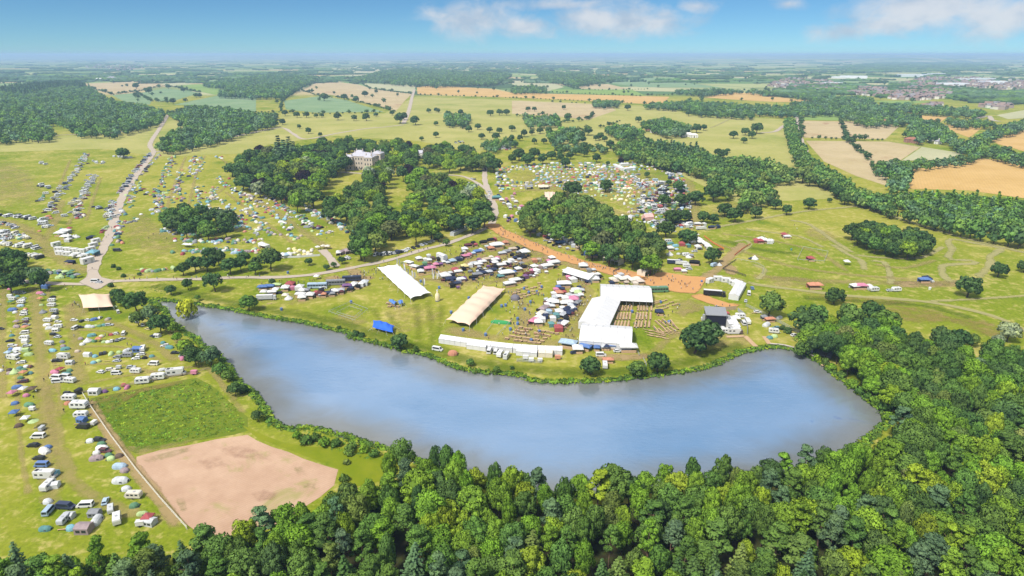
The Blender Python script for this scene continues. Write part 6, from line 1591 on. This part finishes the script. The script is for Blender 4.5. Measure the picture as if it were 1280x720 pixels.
# ---- stage, arena ropes, inflatable bottle, green dragon-shaped play tent
def stage():
    p = P(894, 408)
    o = thing('festival_stage', None, 'stage', 'dark boxy festival stage with grey roof', 'beside two big round trees at the lake', p, R(-8))
    link('deck', MB().box(0, 3, 0, 9, 7, 1.2).mesh('deck', M_DARK), o)
    link('back_wall', MB().box(0, 6.4, 1.2, 9, .15, 5.0).mesh('back_wall', M_DARK), o)
    for x in (-4.45, 4.45): link('side_wall', MB().box(x, 3, 1.2, .12, 6.6, 5.0).mesh('side_wall', M_DARK), o)
    link('roof', MB().add([(-4.9, -.8, 5.7), (4.9, -.8, 5.7), (4.9, 6.9, 7.0), (-4.9, 6.9, 7.0), (-4.9, -.8, 6.0), (4.9, -.8, 6.0), (4.9, 6.9, 7.3), (-4.9, 6.9, 7.3)], [(4, 5, 6, 7), (3, 2, 1, 0), (0, 1, 5, 4), (1, 2, 6, 5), (2, 3, 7, 6), (3, 0, 4, 7)]).mesh('roof', plain('grey_roof', (.25, .26, .28), .6)), o)
    link('front_screen', MB().box(0, -.35, 1.25, 8.6, .1, 4.4).mesh('front_screen', plain('black_mesh', (.015, .016, .03), .8)), o)
    for x in (-5.6, 5.6):
        link('speaker_tower', MB().box(x, .5, 0, 1.1, 1.1, 5.6).mesh('speaker_tower', M_STEEL), o)
stage()
def lathe(prof, n=10):
    vs, fs = [], []
    for r, z in prof:
        for i in range(n): vs.append((r * math.cos(2 * math.pi * i / n), r * math.sin(2 * math.pi * i / n), z))
    for j in range(len(prof) - 1):
        for i in range(n): fs.append((j * n + i, j * n + (i + 1) % n, (j + 1) * n + (i + 1) % n, (j + 1) * n + i))
    return MB().add(vs, fs)
o = thing('inflatable_bottle', None, 'inflatable', 'tall cream inflatable bottle', 'on the lawn between the stretch tents', P(547, 376))
link('body', lathe(((1.1, 0), (1.25, .6), (1.25, 3.0), (.9, 3.9), (.42, 4.5), (.38, 5.6), (.02, 5.75)), 14).mesh('bottle_body', plain('cream_vinyl', (.75, .65, .42), .4), True), o)
link('cap', lathe(((.45, 5.5), (.45, 6.0), (.02, 6.05))).mesh('bottle_cap', M_WHITE), o)
link('base', lathe(((1.3, 0), (1.32, .35), (1.2, .36))).mesh('bottle_base', plain('navy_vinyl', (.03, .06, .2), .4)), o)
o = thing('play_tunnel', None, 'play tunnel', 'long green fabric play tunnel', 'inside the roped arena on the lawn', P(626, 404), R(-12))
link('tunnel', hoop(9.5, 1.2, 1.5).mesh('tunnel', plain('green_fabric', (.04, .28, .09), .8)), o)
link('opening', MB().add([(4.78, -.5, .05), (4.78, .5, .05), (4.78, .35, .75), (4.78, -.35, .75)], [(0, 1, 2, 3)]).mesh('opening', M_SHADE), o)
o = thing('play_mound', None, 'play mound', 'small sand-coloured mound', 'beside the green play tunnel', P(634, 402))
link('mound', dome(2.2, 1.5, .7).mesh('mound', plain('sand', (.55, .42, .22), .9)), o); link('edging', lathe(((2.3, 0), (2.3, .15), (2.15, .16)), 16).mesh('edging', M_WOOD), o)
o = thing('igloo_tent', None, 'tent', 'dark grey geodesic igloo tent', 'among the picnic tables', P(644, 374))
link('shell', dome(2.6, 2.6, 2.5, 12, 5).mesh('shell', plain('grey_fabric', (.16, .15, .18), .7)), o); link('door', MB().add([(2.62, -.6, .05), (2.62, .6, .05), (2.35, .45, 1.5), (2.35, -.45, 1.5)], [(0, 1, 2, 3)]).mesh('door', M_SHADE), o)

def fence(px, head, zone, h=1.1, gap=4.0, rails=(.5, 1.0), rail=.05, post=.09, material=None, cat='fence', name='post_fence', solid=False):
    w = [Vector((p.x, p.y)) for p in (P(u, v) for u, v in prs(px))]
    m_ = material or M_WHITE
    o = thing(name, None, cat, head, zone, (w[0].x, w[0].y, 0))
    pme = MB().box(0, 0, 0, post, post, h).mesh('post', m_)
    pts = along(w, gap) + [(w[-1], 0)]
    for p, a in pts[:140]: link('post', pme, o, (p.x - w[0].x, p.y - w[0].y, 0))
    for z in rails:
        m = MB()
        for a, b in zip(w[:-1], w[1:]):
            d = b - a
            c = (a + b) / 2 - w[0]
            if solid: m.box(c.x, c.y, .05, d.length, .05, h - .1, math.atan2(d.y, d.x))
            else: m.box(c.x, c.y, z, d.length, rail, rail * 2.2, math.atan2(d.y, d.x))
        link('rail' if not solid else 'panel', m.mesh('rail', m_), o)
        if solid: break
    return o
M_POST = plain('weathered_timber', (.34, .28, .20), .85)
M_HERAS = plain('barrier_steel', (.36, .38, .40), .5, .4)
fence('104,494 112,507 140,548 170,588 200,624 234,662', 'white railed fence', 'between the campsite and the ploughed field', 1.2, 3.2, (.45, 1.0), .07, .12, plain('white_rail', (.70, .68, .60), .7))
fence('96,493 130,488 170,481 205,474 240,468 262,462', 'low pale timber fence', 'behind the white caravans', 1.0, 3.2, (.5, .9), .08, .10, M_POST)
fence('411,391 437,379.5 460,388 442.5,402 411,391', 'outer rope barrier', 'round the small square arena by the lake', 1.0, 2.5, (.9,), .07, .08, M_HERAS)
fence('421,392 437,384.5 453,389.5 442,398.5 421,392', 'inner rope barrier', 'round the small square arena by the lake', 1.0, 2.5, (.9,), .07, .08, M_HERAS)
fence('606,419 620,400', 'short rope barrier', 'west of the green play tunnel', 1.0, 2.5, (.9,), .09, .08, M_HERAS); fence('621,421 632,410 641,400', 'short rope barrier', 'east of the green play tunnel', 1.0, 2.5, (.9,), .09, .08, M_HERAS)
fence('920,326 903,337.5 917,341 932,346', 'dark timber fence', 'round the worn paddock on the eastern meadow', 1.3, 3, (.6, 1.1), .12, .12, plain('dark_timber', (.07, .06, .045), .85))
fence('921,325 945,330 955,335 953,343', 'pale rope barrier', 'round the worn paddock on the eastern meadow', 1.1, 3, (1.0,), .08, .08, M_HERAS)
fence('1004,310 1035,316 1030,328 996,326 1004,310', 'rope barrier', 'round the square ring on the eastern meadow', 1.1, 3, (1.0,), .09, .08, M_HERAS)
fence('880,296 892,305 905,312', 'orange mesh barrier', 'along the edge of the crew camp', 1.1, 3, (.3, .6, 1.0), .1, .08, plain('orange_mesh', (.7, .2, .06), .7)); fence('918,320 928,312 938,306', 'orange mesh barrier', 'leading to the red and white tents', 1.1, 3, (.3, .6, 1.0), .1, .08, plain('orange_mesh', (.7, .2, .06), .7))
fence('884,391 900,388.5 920,387', 'tan panel hoarding', 'behind the stage', 2.0, 3, (.5,), .1, .1, plain('tan_panel', (.42, .32, .21), .8), solid=True)
fence('922,389 931,396 934,410 934,418', 'grey panel hoarding', 'through the crew yard', 1.9, 3, (.5,), .1, .1, M_HERAS, solid=True); fence('932,383 960,396 985,410 1000,418', 'steel barrier fence', 'on the eastern side of the crew yard', 1.6, 3, (.3, .8, 1.4), .07, .08, M_HERAS)
fence('646,451 678,453 677,455 646,452.5 646,451', 'low steel barrier pen', 'below the white marquee chain', 1.1, 2.5, (.5, 1.0), .06, .08, M_HERAS)
fence('767,345 766,341 775,337', 'timber hoarding', 'beside the food court', 1.6, 3, (.4,), .1, .1, M_POST, solid=True)
fence('150,344 170,346 200,342 230,336', 'low roadside rope fence', 'above the lakeside road', .9, 3, (.8,), .08, .08, M_POST); fence('350,323 375,322 400,320', 'white panel fence', 'below the tent rows', 1.4, 3, (.4,), .1, .1, M_WHITE, solid=True)
fence('1066,310 1076,302', 'short pale rail fence', 'beside the dense clump', 1.0, 3, (.8,), .08, .08, M_POST); fence('797,441 799,445', 'short steel barrier', 'at the corner of the white marquee', 1.2, 2, (.4, .9), .07, .08, M_HERAS)
fence('804,449 808,458', 'short steel barrier', 'between the shore trees', 1.2, 2, (.4, .9), .07, .08, M_HERAS)
def jetty(px, w, head, zone, z=.25):
    a, b = P(*px[0]), P(*px[1])
    L = (b - a).length
    o = thing('jetty', None, 'jetty', head, zone, (a.x, a.y, 0), math.atan2(b.y - a.y, b.x - a.x))
    n = int(L / .45)
    me = MB().box(0, 0, z, .40, w, .07).mesh('plank', M_WOOD)
    for i in range(n): link('plank', me, o, (.225 + i * .45, 0, 0))
    for y in (-1, 1): link('beam', MB().box(L / 2, y * w * .4, z - .15, L, .12, .14).mesh('beam', M_POST), o)
    for x in np.arange(.3, L, 2.4):
        for y in (-1, 1): link('pile', MB().tube((x, y * w * .42, -1.5), (x, y * w * .42, z + .1), .09, .09, 6).mesh('pile', M_POST), o)
jetty(((908, 421.5), (931, 420.5)), 2.0, 'timber boardwalk', 'in front of the crew caravans'); jetty(((931, 420.5), (945, 434)), 2.2, 'timber landing stage', 'running down to the lake from the boardwalk'); jetty(((955, 421), (962, 431)), 2.0, 'short timber landing stage', 'beside the teal tents')
jetty(((1027, 457.5), (1033, 454)), 1.0, 'small angler platform', 'on the eastern bank')
def wall_along(px, head, zone):
    w = [P(u, v) for u, v in prs(px)]
    o = thing('dam_wall', None, 'wall', head, zone, (w[0].x, w[0].y, 0))
    cap, face = MB(), MB()
    for a, b in zip(w[:-1], w[1:]):
        d = b - a
        c = (a + b) / 2 - w[0]
        an = math.atan2(d.y, d.x)
        face.box(c.x, c.y, -1.4, d.length + .1, .7, 1.75, an); cap.box(c.x, c.y, .35, d.length + .15, .95, .14, an)
    link('wall_face', face.mesh('wall_face', plain('dam_stone', (.12, .11, .10), .9, vary=.3)), o); link('coping', cap.mesh('coping', plain('pale_stone', (.48, .43, .38), .8, vary=.2)), o)
wall_along('963,430.5 972,431 980,432 990,434.5 1001,438 1010,442.5 1017,446', 'stone dam wall with pale coping', 'at the eastern end of the lake')
o = thing('sluice_platform', None, 'platform', 'grey concrete sluice platform', 'at the end of the dam wall', P(1026, 441), R(-35))
link('slab', MB().box(0, 0, 0, 9, 6, .5).mesh('slab', plain('concrete', (.36, .34, .36), .8, vary=.2)), o); link('hut', MB().box(-3.6, -1.6, .5, 1.8, 1.6, 1.9, tx=.9).mesh('hut', M_WHITE), o)
for x in (-4.3, 4.3): link('handrail', MB().box(x, 0, .5, .06, 6, 1.0).mesh('handrail', M_STEEL), o)
def boat(u, v, col, head, zone, rot):
    p = P(u, v, -.45)
    o = thing('rowing_boat', None, 'boat', head, zone, (p.x, p.y, -.5), R(rot))
    hull = [(-1.9, .6), (-1.2, .75), (0, .8), (1.2, .6), (2.1, 0)]
    vs = []
    for z, s in ((0, .72), (.55, 1.0), (.5, .88), (.12, .62)):
        vs += [(x * (s if abs(x) > 1.5 else 1), y * s, z) for x, y in hull] + [(x * (s if abs(x) > 1.5 else 1), -y * s, z) for x, y in hull[-2::-1]]
    n = 9
    fs = [tuple(range(n - 1, -1, -1)), tuple(range(3 * n, 4 * n))] + [(j * n + i, j * n + (i + 1) % n, (j + 1) * n + (i + 1) % n, (j + 1) * n + i) for j in range(3) for i in range(n)]
    link('hull', MB().add(vs, fs).mesh('hull', M_SOLID), o, color=col)
    for x in (-1.1, .3): link('thwart', MB().box(x, 0, .35, .3, 1.2, .05).mesh('thwart', M_WOOD), o)
boat(983, 434.5, (.55, .25, .20), 'pinkish rowing boat', 'moored at the dam wall', -10); boat(297, 381.5, (.6, .6, .55), 'pale upturned-looking boat', 'on the bank near the lake head', -10)

# ---- the mansion and other houses
M_STONE = plain('cream_ashlar', (.56, .48, .40), .8, .2, vary=.12, scale=.4)
M_LEAD = plain('lead_roof', (.46, .45, .50), .6, .3, vary=.14, scale=.3)
M_SLATE = plain('slate_roof', (.34, .33, .37), .7, .3, vary=.2, scale=.6)
M_TILE = plain('red_tile_roof', (.34, .15, .10), .85, .1, vary=.3, scale=.8)
M_BRICK = plain('red_brick', (.36, .17, .12), .85, .1, vary=.25, scale=1.2)
M_RENDER = plain('white_render', (.74, .72, .68), .8, vary=.06)
def hip_roof(L, W, z, h, over=.4):
    L, W = L + 2 * over, W + 2 * over
    k_ = (L - W) / 2
    rid = [(-k_, 0, z + h), (k_, 0, z + h)] if L >= W else [(0, -(W - L) / 2, z + h), (0, (W - L) / 2, z + h)]
    c = [(-L / 2, -W / 2, z), (L / 2, -W / 2, z), (L / 2, W / 2, z), (-L / 2, W / 2, z)]
    f = [(0, 1, 5, 4), (1, 2, 5), (2, 3, 4, 5), (3, 0, 4)] if L >= W else [(0, 1, 4), (1, 2, 5, 4), (2, 3, 5), (3, 0, 4, 5)]
    return MB().add(c + rid, f + [(3, 2, 1, 0)])
def house(name, head, zone, x, y, rot, blocks, wallm, roofm, floors, cat='house', group=None, win=(1.1, 1.6), step=2.6, chimneys=1, trim=True):
    """blocks: (cx, cy, L, W, H, roof height)"""
    o = thing(name, None, cat, head, zone, (x, y, 0), rot, None, group)
    wq = MB().box(0, 0, 0, win[0], .10, win[1]).mesh('window_frame', M_RENDER)
    gq = MB().box(0, -.06, .08, win[0] - .18, .06, win[1] - .16).mesh('window_glass', M_GLASS)
    for cx, cy, L, W, H, rh in blocks:
        wl = MB().box(cx, cy, 0, L, W, H)
        w_ = link('wall', wl.mesh('wall', wallm), o)
        if trim: link('cornice', MB().box(cx, cy, H, L + .5, W + .5, .45).mesh('cornice', wallm), w_)
        rf = link('roof', hip_roof(L, W, H + (.46 if trim else .02), rh, .1 if trim else .4).mesh('roof', roofm), o, (cx, cy, 0))
        for i in range(chimneys):
            fx = (-.3 + .6 * i / max(1, chimneys - 1)) * L if chimneys > 1 else .25 * L
            link('chimney', MB().box(fx, W * .1, H + rh * .4, .9, 1.3, rh * .6 + 1.8).mesh('chimney', wallm), rf)
        fh = H / floors
        for side in ('f', 'l', 'r', 'b'):
            span = L if side in 'fb' else W
            n = max(1, int((span - 1.0) / step))
            for fl in range(floors):
                for i in range(n):
                    t = (i + .5) / n * (span - .8) - (span - .8) / 2
                    z = fl * fh + fh * .28
                    if side == 'f': loc, rt = (cx + t, cy - W / 2 - .03, z), 0
                    elif side == 'b': loc, rt = (cx + t, cy + W / 2 + .03, z), math.pi
                    elif side == 'l': loc, rt = (cx - L / 2 - .03, cy + t, z), -math.pi / 2
                    else: loc, rt = (cx + L / 2 + .03, cy + t, z), math.pi / 2
                    if side == 'b': continue
                    f_ = link('window', wq, o, loc, rt)
                    link('pane', gq, f_)
    link('door', MB().box(blocks[0][0] + .3, blocks[0][1] - blocks[0][3] / 2 - .05, 0, 1.3, .14, 2.4).mesh('door', M_DARK), o)
    return o
pm_ = P(453, 213)
house('country_mansion', 'large pale stone country mansion with pale lead roofs', 'among the park trees', pm_.x - 1, pm_.y + 12, R(-9), ((0, 0, 32, 18, 14.5, 3.2), (-12.5, -8.8, 9, 6, 14.0, 2.2), (10.5, -9.6, 10, 7.5, 14.0, 2.4), (13.5, 9, 12, 14, 16.0, 2.6), (-8, 11, 12, 8, 15.5, 3.0)), M_STONE, M_LEAD, 3, 'mansion', None, (1.3, 2.3), 3.0, 2)
strip('gravel_drive', '425,215 452,217 480,218 492,214', 5, S_ROAD, 5, True)
GH = 'houses of the surrounding hamlets'
hz = 'in the farm hamlet beyond the tan field'
for u, v, hd, zn, wm, rm, L, W, H, rot in ((1093, 155, 'white farmhouse with red roof', hz, M_RENDER, M_TILE, 14, 8, 5.5, 5), (1104, 155, 'long red-roofed white house', hz, M_RENDER, M_TILE, 18, 9, 6, -5), (1114, 154, 'small brick house', hz, M_BRICK, M_TILE, 9, 8, 5, 10),
                                           (1138, 178, 'red brick barn', 'at the hedge of the pale field', M_BRICK, M_TILE, 16, 8, 5, 0), (1146, 179, 'long red brick barn', 'at the hedge of the pale field', M_BRICK, M_TILE, 14, 7, 5, 5), (1148, 170, 'grey-roofed shed', 'behind the red brick barns', M_BRICK, M_SLATE, 20, 14, 5, 0),
                                           (1166, 176, 'white cottage', 'beside the hedge trees', M_RENDER, M_SLATE, 12, 7, 5, 0), (1172, 180, 'small white cottage', 'beside the hedge trees', M_RENDER, M_SLATE, 8, 6, 4, 20),
                                           (812, 163, 'pale brick farmhouse', 'in the wooded farmyard', M_BRICK, M_SLATE, 14, 9, 6, 0), (806, 160, 'small red-roofed farm building', 'in the wooded farmyard', M_BRICK, M_TILE, 10, 7, 4, 15), (818, 166, 'low grey barn', 'in the wooded farmyard', M_RENDER, M_SLATE, 14, 6, 4, -8),
                                           (857, 171, 'long white-roofed barn', 'on the parkland east of the farm', M_RENDER, M_RENDER, 22, 8, 4, -4), (867, 172, 'white-roofed barn', 'on the parkland east of the farm', M_RENDER, M_RENDER, 12, 7, 4, -4), (962, 140, 'red-roofed lodge', 'beside the avenue head', M_BRICK, M_TILE, 12, 8, 5, 0), (968, 142, 'brick lodge', 'beside the avenue head', M_BRICK, M_SLATE, 10, 8, 5, 10),
                                           (995, 142, 'pink-walled cottage', 'at the top of the avenue', M_RENDER, M_TILE, 12, 8, 5, 0), (526, 197, 'small white-roofed house', 'beside the mansion', M_RENDER, M_LEAD, 14, 9, 6, -10), (124, 101, 'white farm shed', 'on the farm at the far field edge', M_RENDER, M_RENDER, 40, 18, 6, 0), (140, 99, 'grey farm shed', 'on the farm at the far field edge', M_RENDER, M_SLATE, 40, 18, 7, 10), (148, 101, 'brick farm shed', 'on the farm at the far field edge', M_BRICK, M_TILE, 26, 14, 6, 0)):
    p = P(u, v)
    house('farmhouse', hd, zn, p.x, p.y, R(rot), ((0, 0, L, W, H, W * .35),), wm, rm, 2, 'house', GH, (1.0, 1.2), 3.5, 1 if 'shed' not in hd and 'barn' not in hd else 0, False)
# the market town on the plain
town = Mass()
PROTO['house'] = dict(flat=[(MB().box(0, 0, 0, 11, 7.5, 5).v, MB().box(0, 0, 0, 11, 7.5, 5).f, (.36, .28, .24)), (gable(11.4, 8.2, 5, 8).v, gable(11.4, 8.2, 5, 8).f, None)])
PROTO['whouse'] = dict(flat=[(MB().box(0, 0, 0, 11, 7.5, 5).v, MB().box(0, 0, 0, 11, 7.5, 5).f, (.70, .66, .60)), (gable(11.4, 8.2, 5, 8).v, gable(11.4, 8.2, 5, 8).f, None)])
PROTO['shed'] = dict(flat=[(MB().box(0, 0, 0, 60, 30, 8).v, MB().box(0, 0, 0, 60, 30, 8).f, None)])
for poly, n in (('1110,124 1115,114 1150,108 1185,112 1190,122 1150,126', 520), ('1060,118 1075,110 1110,112 1110,122', 240), ('1120,106 1160,97 1230,98 1250,106 1190,110', 300), ('960,108 980,98 1040,102 1060,112 1000,116', 220), ('1190,104 1260,98 1290,104 1290,112 1220,112', 160), ('1225,134 1240,130 1270,134 1250,138', 30), ('100,84 140,78 200,80 160,90', 130), ('1150,134 1175,130 1180,136 1160,138', 20)):
    pl = prs(poly)
    k_ = 0
    while k_ < n:
        u, v = rnd.uniform(min(p[0] for p in pl), max(p[0] for p in pl)), rnd.uniform(min(p[1] for p in pl), max(p[1] for p in pl))
        if inpoly(u, v, pl):
            p = P(u, v)
            town.add(rnd.choice(('house', 'house', 'whouse')), p.x, p.y, rnd.choice(((.25, .16, .13), (.24, .18, .16), (.24, .22, .23), (.28, .20, .17))), rnd.uniform(0, 3.14), rnd.uniform(.9, 1.5)); k_ += 1
for u, v in ((1050, 98), (1060, 97), (1070, 98), (1135, 96), (1145, 95), (1155, 95), (1040, 106), (1190, 108), (1240, 105), (1228, 101), (1170, 94), (1205, 101)):
    p = P(u, v); town.add('shed', p.x, p.y, (.75, .77, .8), rnd.uniform(-.4, .4), rnd.uniform(.9, 1.8))
town.build('distant_town', 'brick and tile houses of the town on the plain', 'town')

# ---- people
def person_meshes():
    """one continuous body, posed standing or walking, with shoulders, arms, legs, neck and head"""
    res = []
    for stride in (0.0, .22, -.18):
        me = bpy.data.meshes.new('skeleton')
        V = [(0, 0, .95), (0, 0, 1.18), (0, .01, 1.42), (0, 0, 1.53), (0, -.02, 1.66), (.10, 0, .90), (.10, -stride, .50), (.10, -stride * 1.3 + .05, .07), (.11, -stride * 1.3 - .10, .05), (-.10, 0, .90), (-.10, stride, .50), (-.10, stride * 1.3 + .05, .07), (-.11, stride * 1.3 - .10, .05),
             (.19, .01, 1.40), (.24, stride * .5, 1.14), (.22, stride * .9 - .06, .90), (.21, stride - .08, .80), (-.19, .01, 1.40), (-.24, -stride * .5, 1.14), (-.22, -stride * .9 - .06, .90), (-.21, -stride - .08, .80)]
        E = [(0, 1), (1, 2), (2, 3), (3, 4), (0, 5), (5, 6), (6, 7), (7, 8), (0, 9), (9, 10), (10, 11), (11, 12), (2, 13), (13, 14), (14, 15), (15, 16), (2, 17), (17, 18), (18, 19), (19, 20)]
        RR = [.15, .14, .16, .06, .115, .09, .065, .045, .04, .09, .065, .045, .04, .065, .048, .036, .03, .065, .048, .036, .03]
        me.from_pydata(V, E, [])
        ob = bpy.data.objects.new('skeleton', me)
        COLL.objects.link(ob)
        md = ob.modifiers.new('skin', 'SKIN')
        for i, r in enumerate(RR): me.skin_vertices[0].data[i].radius = (r, r * .85)
        me.skin_vertices[0].data[0].use_root = True
        ob.modifiers.new('sub', 'SUBSURF').levels = 1
        dg = bpy.context.evaluated_depsgraph_get()
        b = bpy.data.meshes.new_from_object(ob.evaluated_get(dg))
        bpy.data.objects.remove(ob)
        def bm_(k):
            oi = k.n('ShaderNodeObjectInfo').outputs['Color']
            z = k.n('ShaderNodeSeparateXYZ', ins={0: k.n('ShaderNodeTexCoord').outputs['Object']}).outputs[2]
            c = k.mix(k.math('GREATER_THAN', z, .93), (.035, .045, .075, 1), oi)
            c = k.mix(k.math('GREATER_THAN', z, 1.50), c, (.48, .29, .20, 1))
            c = k.mix(k.math('GREATER_THAN', z, 1.70), c, (.06, .035, .02, 1))
            out(k, principled(k, c, .8, .15))
        b.materials.clear(); b.materials.append(mat('clothing_and_skin', bm_))
        b.polygons.foreach_set('use_smooth', [True] * len(b.polygons))
        res.append(b)
    return res
PERSON = person_meshes()
def people(px, n, zone, spread=3.0):
    w = catmull([P(u, v) for u, v in prs(px)], 3.0)
    for _ in range(n):
        i = rnd.randrange(len(w) - 1)
        p = w[i].lerp(w[i + 1], rnd.random()) + Vector((rnd.gauss(0, spread), rnd.gauss(0, spread)))
        if in_lake(p.x, p.y): continue
        c = rnd.choice(('white', 'black', 'navy', 'red', 'grey', 'blue', 'teal', 'mauve', 'black', 'pale', 'orange', 'green'))
        pose = rnd.randrange(3)
        thing('person', PERSON[pose], 'person', 'person in %s top %s' % (CNAME(c), 'standing' if pose == 0 else 'walking'), zone, (p.x, p.y, 0), rnd.uniform(0, 6.28), colour(c), 'people on the festival ground', 'person in %s top' % CNAME(c))
people('470,330 500,322 540,310 580,298 610,284', 22, 'on the lakeside path below the wood', 1.5); people('620,286 660,304 700,320 750,335 790,346', 34, 'on the orange dirt path', 2.5); people('810,348 840,352 865,356', 16, 'on the orange dirt ground', 5)
people('470,338 490,334 505,330', 26, 'at the end of the white stretch tent', 2.5); people('150,350 200,349 260,348 330,346', 24, 'on the lakeside road', 1.0); people('545,322 580,308 560,318', 20, 'in the northern stall row', 2.5); people('600,352 640,336 680,326', 26, 'between the stall rows', 4)
people('630,372 650,378 650,395 640,410', 26, 'on the lawn beside the beige stretch tent', 5); people('430,352 450,345 465,350', 22, 'by the western stalls', 3); people('700,350 735,368 725,392 718,412', 16, 'beside the trade stands', 3); people('60,358 90,362 78,360', 4, 'below the road junction', 2); people('118,340 132,312 142,282', 8, 'on the gravel road', 1.2)
people('95,380 104,387 120,388', 8, 'beside the beige campsite tent', 1.5); people('20,430 40,470 80,500 110,540', 10, 'in the camping rows', 6); people('800,384 830,392 845,385', 8, 'beside the courtyard tables', 4); people('880,388 900,384 925,384', 6, 'behind the stage', 1.5); people('930,300 1000,285 1020,300', 6, 'on the eastern meadow', 6)

# beyond the three hundred nearest the crowd is one mass
def crowd(lines):
    vs, fs, cs, n = [], [], [], 0
    src = []
    for me in PERSON:
        co = np.empty(len(me.vertices) * 3, np.float32); me.vertices.foreach_get('co', co)
        src.append((co.reshape(-1, 3), [tuple(p.vertices) for p in me.polygons]))
    for px, m, spread in lines:
        w = catmull([P(u, v) for u, v in prs(px)], 3.0)
        for _ in range(m):
            i = rnd.randrange(len(w) - 1)
            p = w[i].lerp(w[i + 1], rnd.random()) + Vector((rnd.gauss(0, spread), rnd.gauss(0, spread)))
            if in_lake(p.x, p.y): continue
            co, pf = rnd.choice(src)
            a = rnd.uniform(0, 6.28)
            q = np.stack([co[:, 0] * math.cos(a) - co[:, 1] * math.sin(a) + p.x, co[:, 0] * math.sin(a) + co[:, 1] * math.cos(a) + p.y, co[:, 2]], 1)
            top = colour(rnd.choice(('white', 'black', 'navy', 'red', 'grey', 'blue', 'black', 'mauve', 'pale', 'orange')))
            c = np.tile(C4((.035, .045, .075)), (len(q), 1)); c[co[:, 2] > .93] = C4(top); c[co[:, 2] > 1.5] = C4((.48, .29, .2)); c[co[:, 2] > 1.7] = C4((.06, .035, .02))
            vs.append(q); cs.append(c)
            fs += [tuple(j + n for j in f) for f in pf]
            n += len(q)
    me = bpy.data.meshes.new('festival_crowd')
    me.from_pydata(np.concatenate(vs).tolist(), [], fs)
    me.attributes.new('col', 'FLOAT_COLOR', 'POINT').data.foreach_set('color', np.concatenate(cs).astype(np.float32).ravel())
    me.materials.append(M_STUFF)
    me.update()
    link('festival_crowd', me, kind='stuff', label='scattered festival crowd between the stalls and along the paths', category='crowd')
crowd((('520,340 560,328 600,312', 45, 3.5), ('560,350 600,338 640,322', 50, 3.5), ('600,354 640,342 690,326', 45, 4), ('700,352 735,364 720,400 700,425', 40, 4), ('640,366 665,372 655,395 645,415', 45, 6), ('620,290 680,312 740,332 790,346', 45, 3), ('805,350 840,354 870,356', 20, 5), ('430,350 460,342 490,334', 40, 3.5),
       ('640,412 680,418 710,420', 25, 5), ('330,356 380,352 430,346', 18, 3), ('775,384 800,395 780,408', 30, 4), ('815,380 840,395 835,412', 18, 4), ('200,290 260,300 330,305', 25, 8), ('300,250 360,275 420,295', 30, 8), ('640,225 700,222 780,225', 60, 18), ('20,380 30,450 60,480 90,430 140,425 150,455', 30, 5)))
# ---------------------------------------------------------------- air
def build_haze():
    m = MB()
    m.box(0, 22500, -4.0, 95000, 48000, 142.0)
    me = m.mesh('haze', mat('haze_air', lambda k: None))
    nt = MATS['haze_air'].node_tree
    pv = nt.nodes.new('ShaderNodeVolumePrincipled')
    pv.inputs['Color'].default_value = HAZE_COLOR
    pv.inputs['Density'].default_value = HAZE_DENSITY
    pv.inputs['Anisotropy'].default_value = 0.0
    o = nt.nodes.new('ShaderNodeOutputMaterial')
    nt.links.new(pv.outputs[0], o.inputs['Volume'])
    link('haze', me, kind='stuff', label='thin blue haze over the distant plain', category='haze')
build_haze()

# ---------------------------------------------------------------- labels: each names what sets its thing apart
def nth(i):
    if i == 0: return 'leftmost'
    n = i + 1
    return '%d%s from the left' % (n, 'th' if 10 < n % 100 < 14 else {1: 'st', 2: 'nd', 3: 'rd'}.get(n % 10, 'th'))
def word_labels():
    by = {}
    for t in THINGS: by.setdefault((t[1], t[2]), []).append(t)
    for (head, zone), lst in by.items():
        if len(lst) == 1: lst[0][0]['label'] = head + ' ' + zone; continue
        lst.sort(key=lambda t: t[0].location.y)
        n = len(lst)
        ranks = [lst] if n <= 12 else ([lst[:n // 2], lst[n // 2:]] if n <= 24 else [lst[:n // 3], lst[n // 3:2 * n // 3], lst[2 * n // 3:]])
        words_ = {1: ('',), 2: (' front half', ' back half'), 3: (' front rank', ' middle rank', ' back rank')}[len(ranks)]
        for rk, w in zip(ranks, words_):
            rk.sort(key=lambda t: t[0].location.x / t[0].location.y)
            for i, t in enumerate(rk):
                s = '%s %s,%s %s' % (head, zone, w, nth(i))
                t[0]['label'] = ' '.join(s.split()[:16]) if len(s.split()) <= 16 else '%s %s,%s %s' % (head, zone, w, nth(i).replace(' from the left', ''))
word_labels()
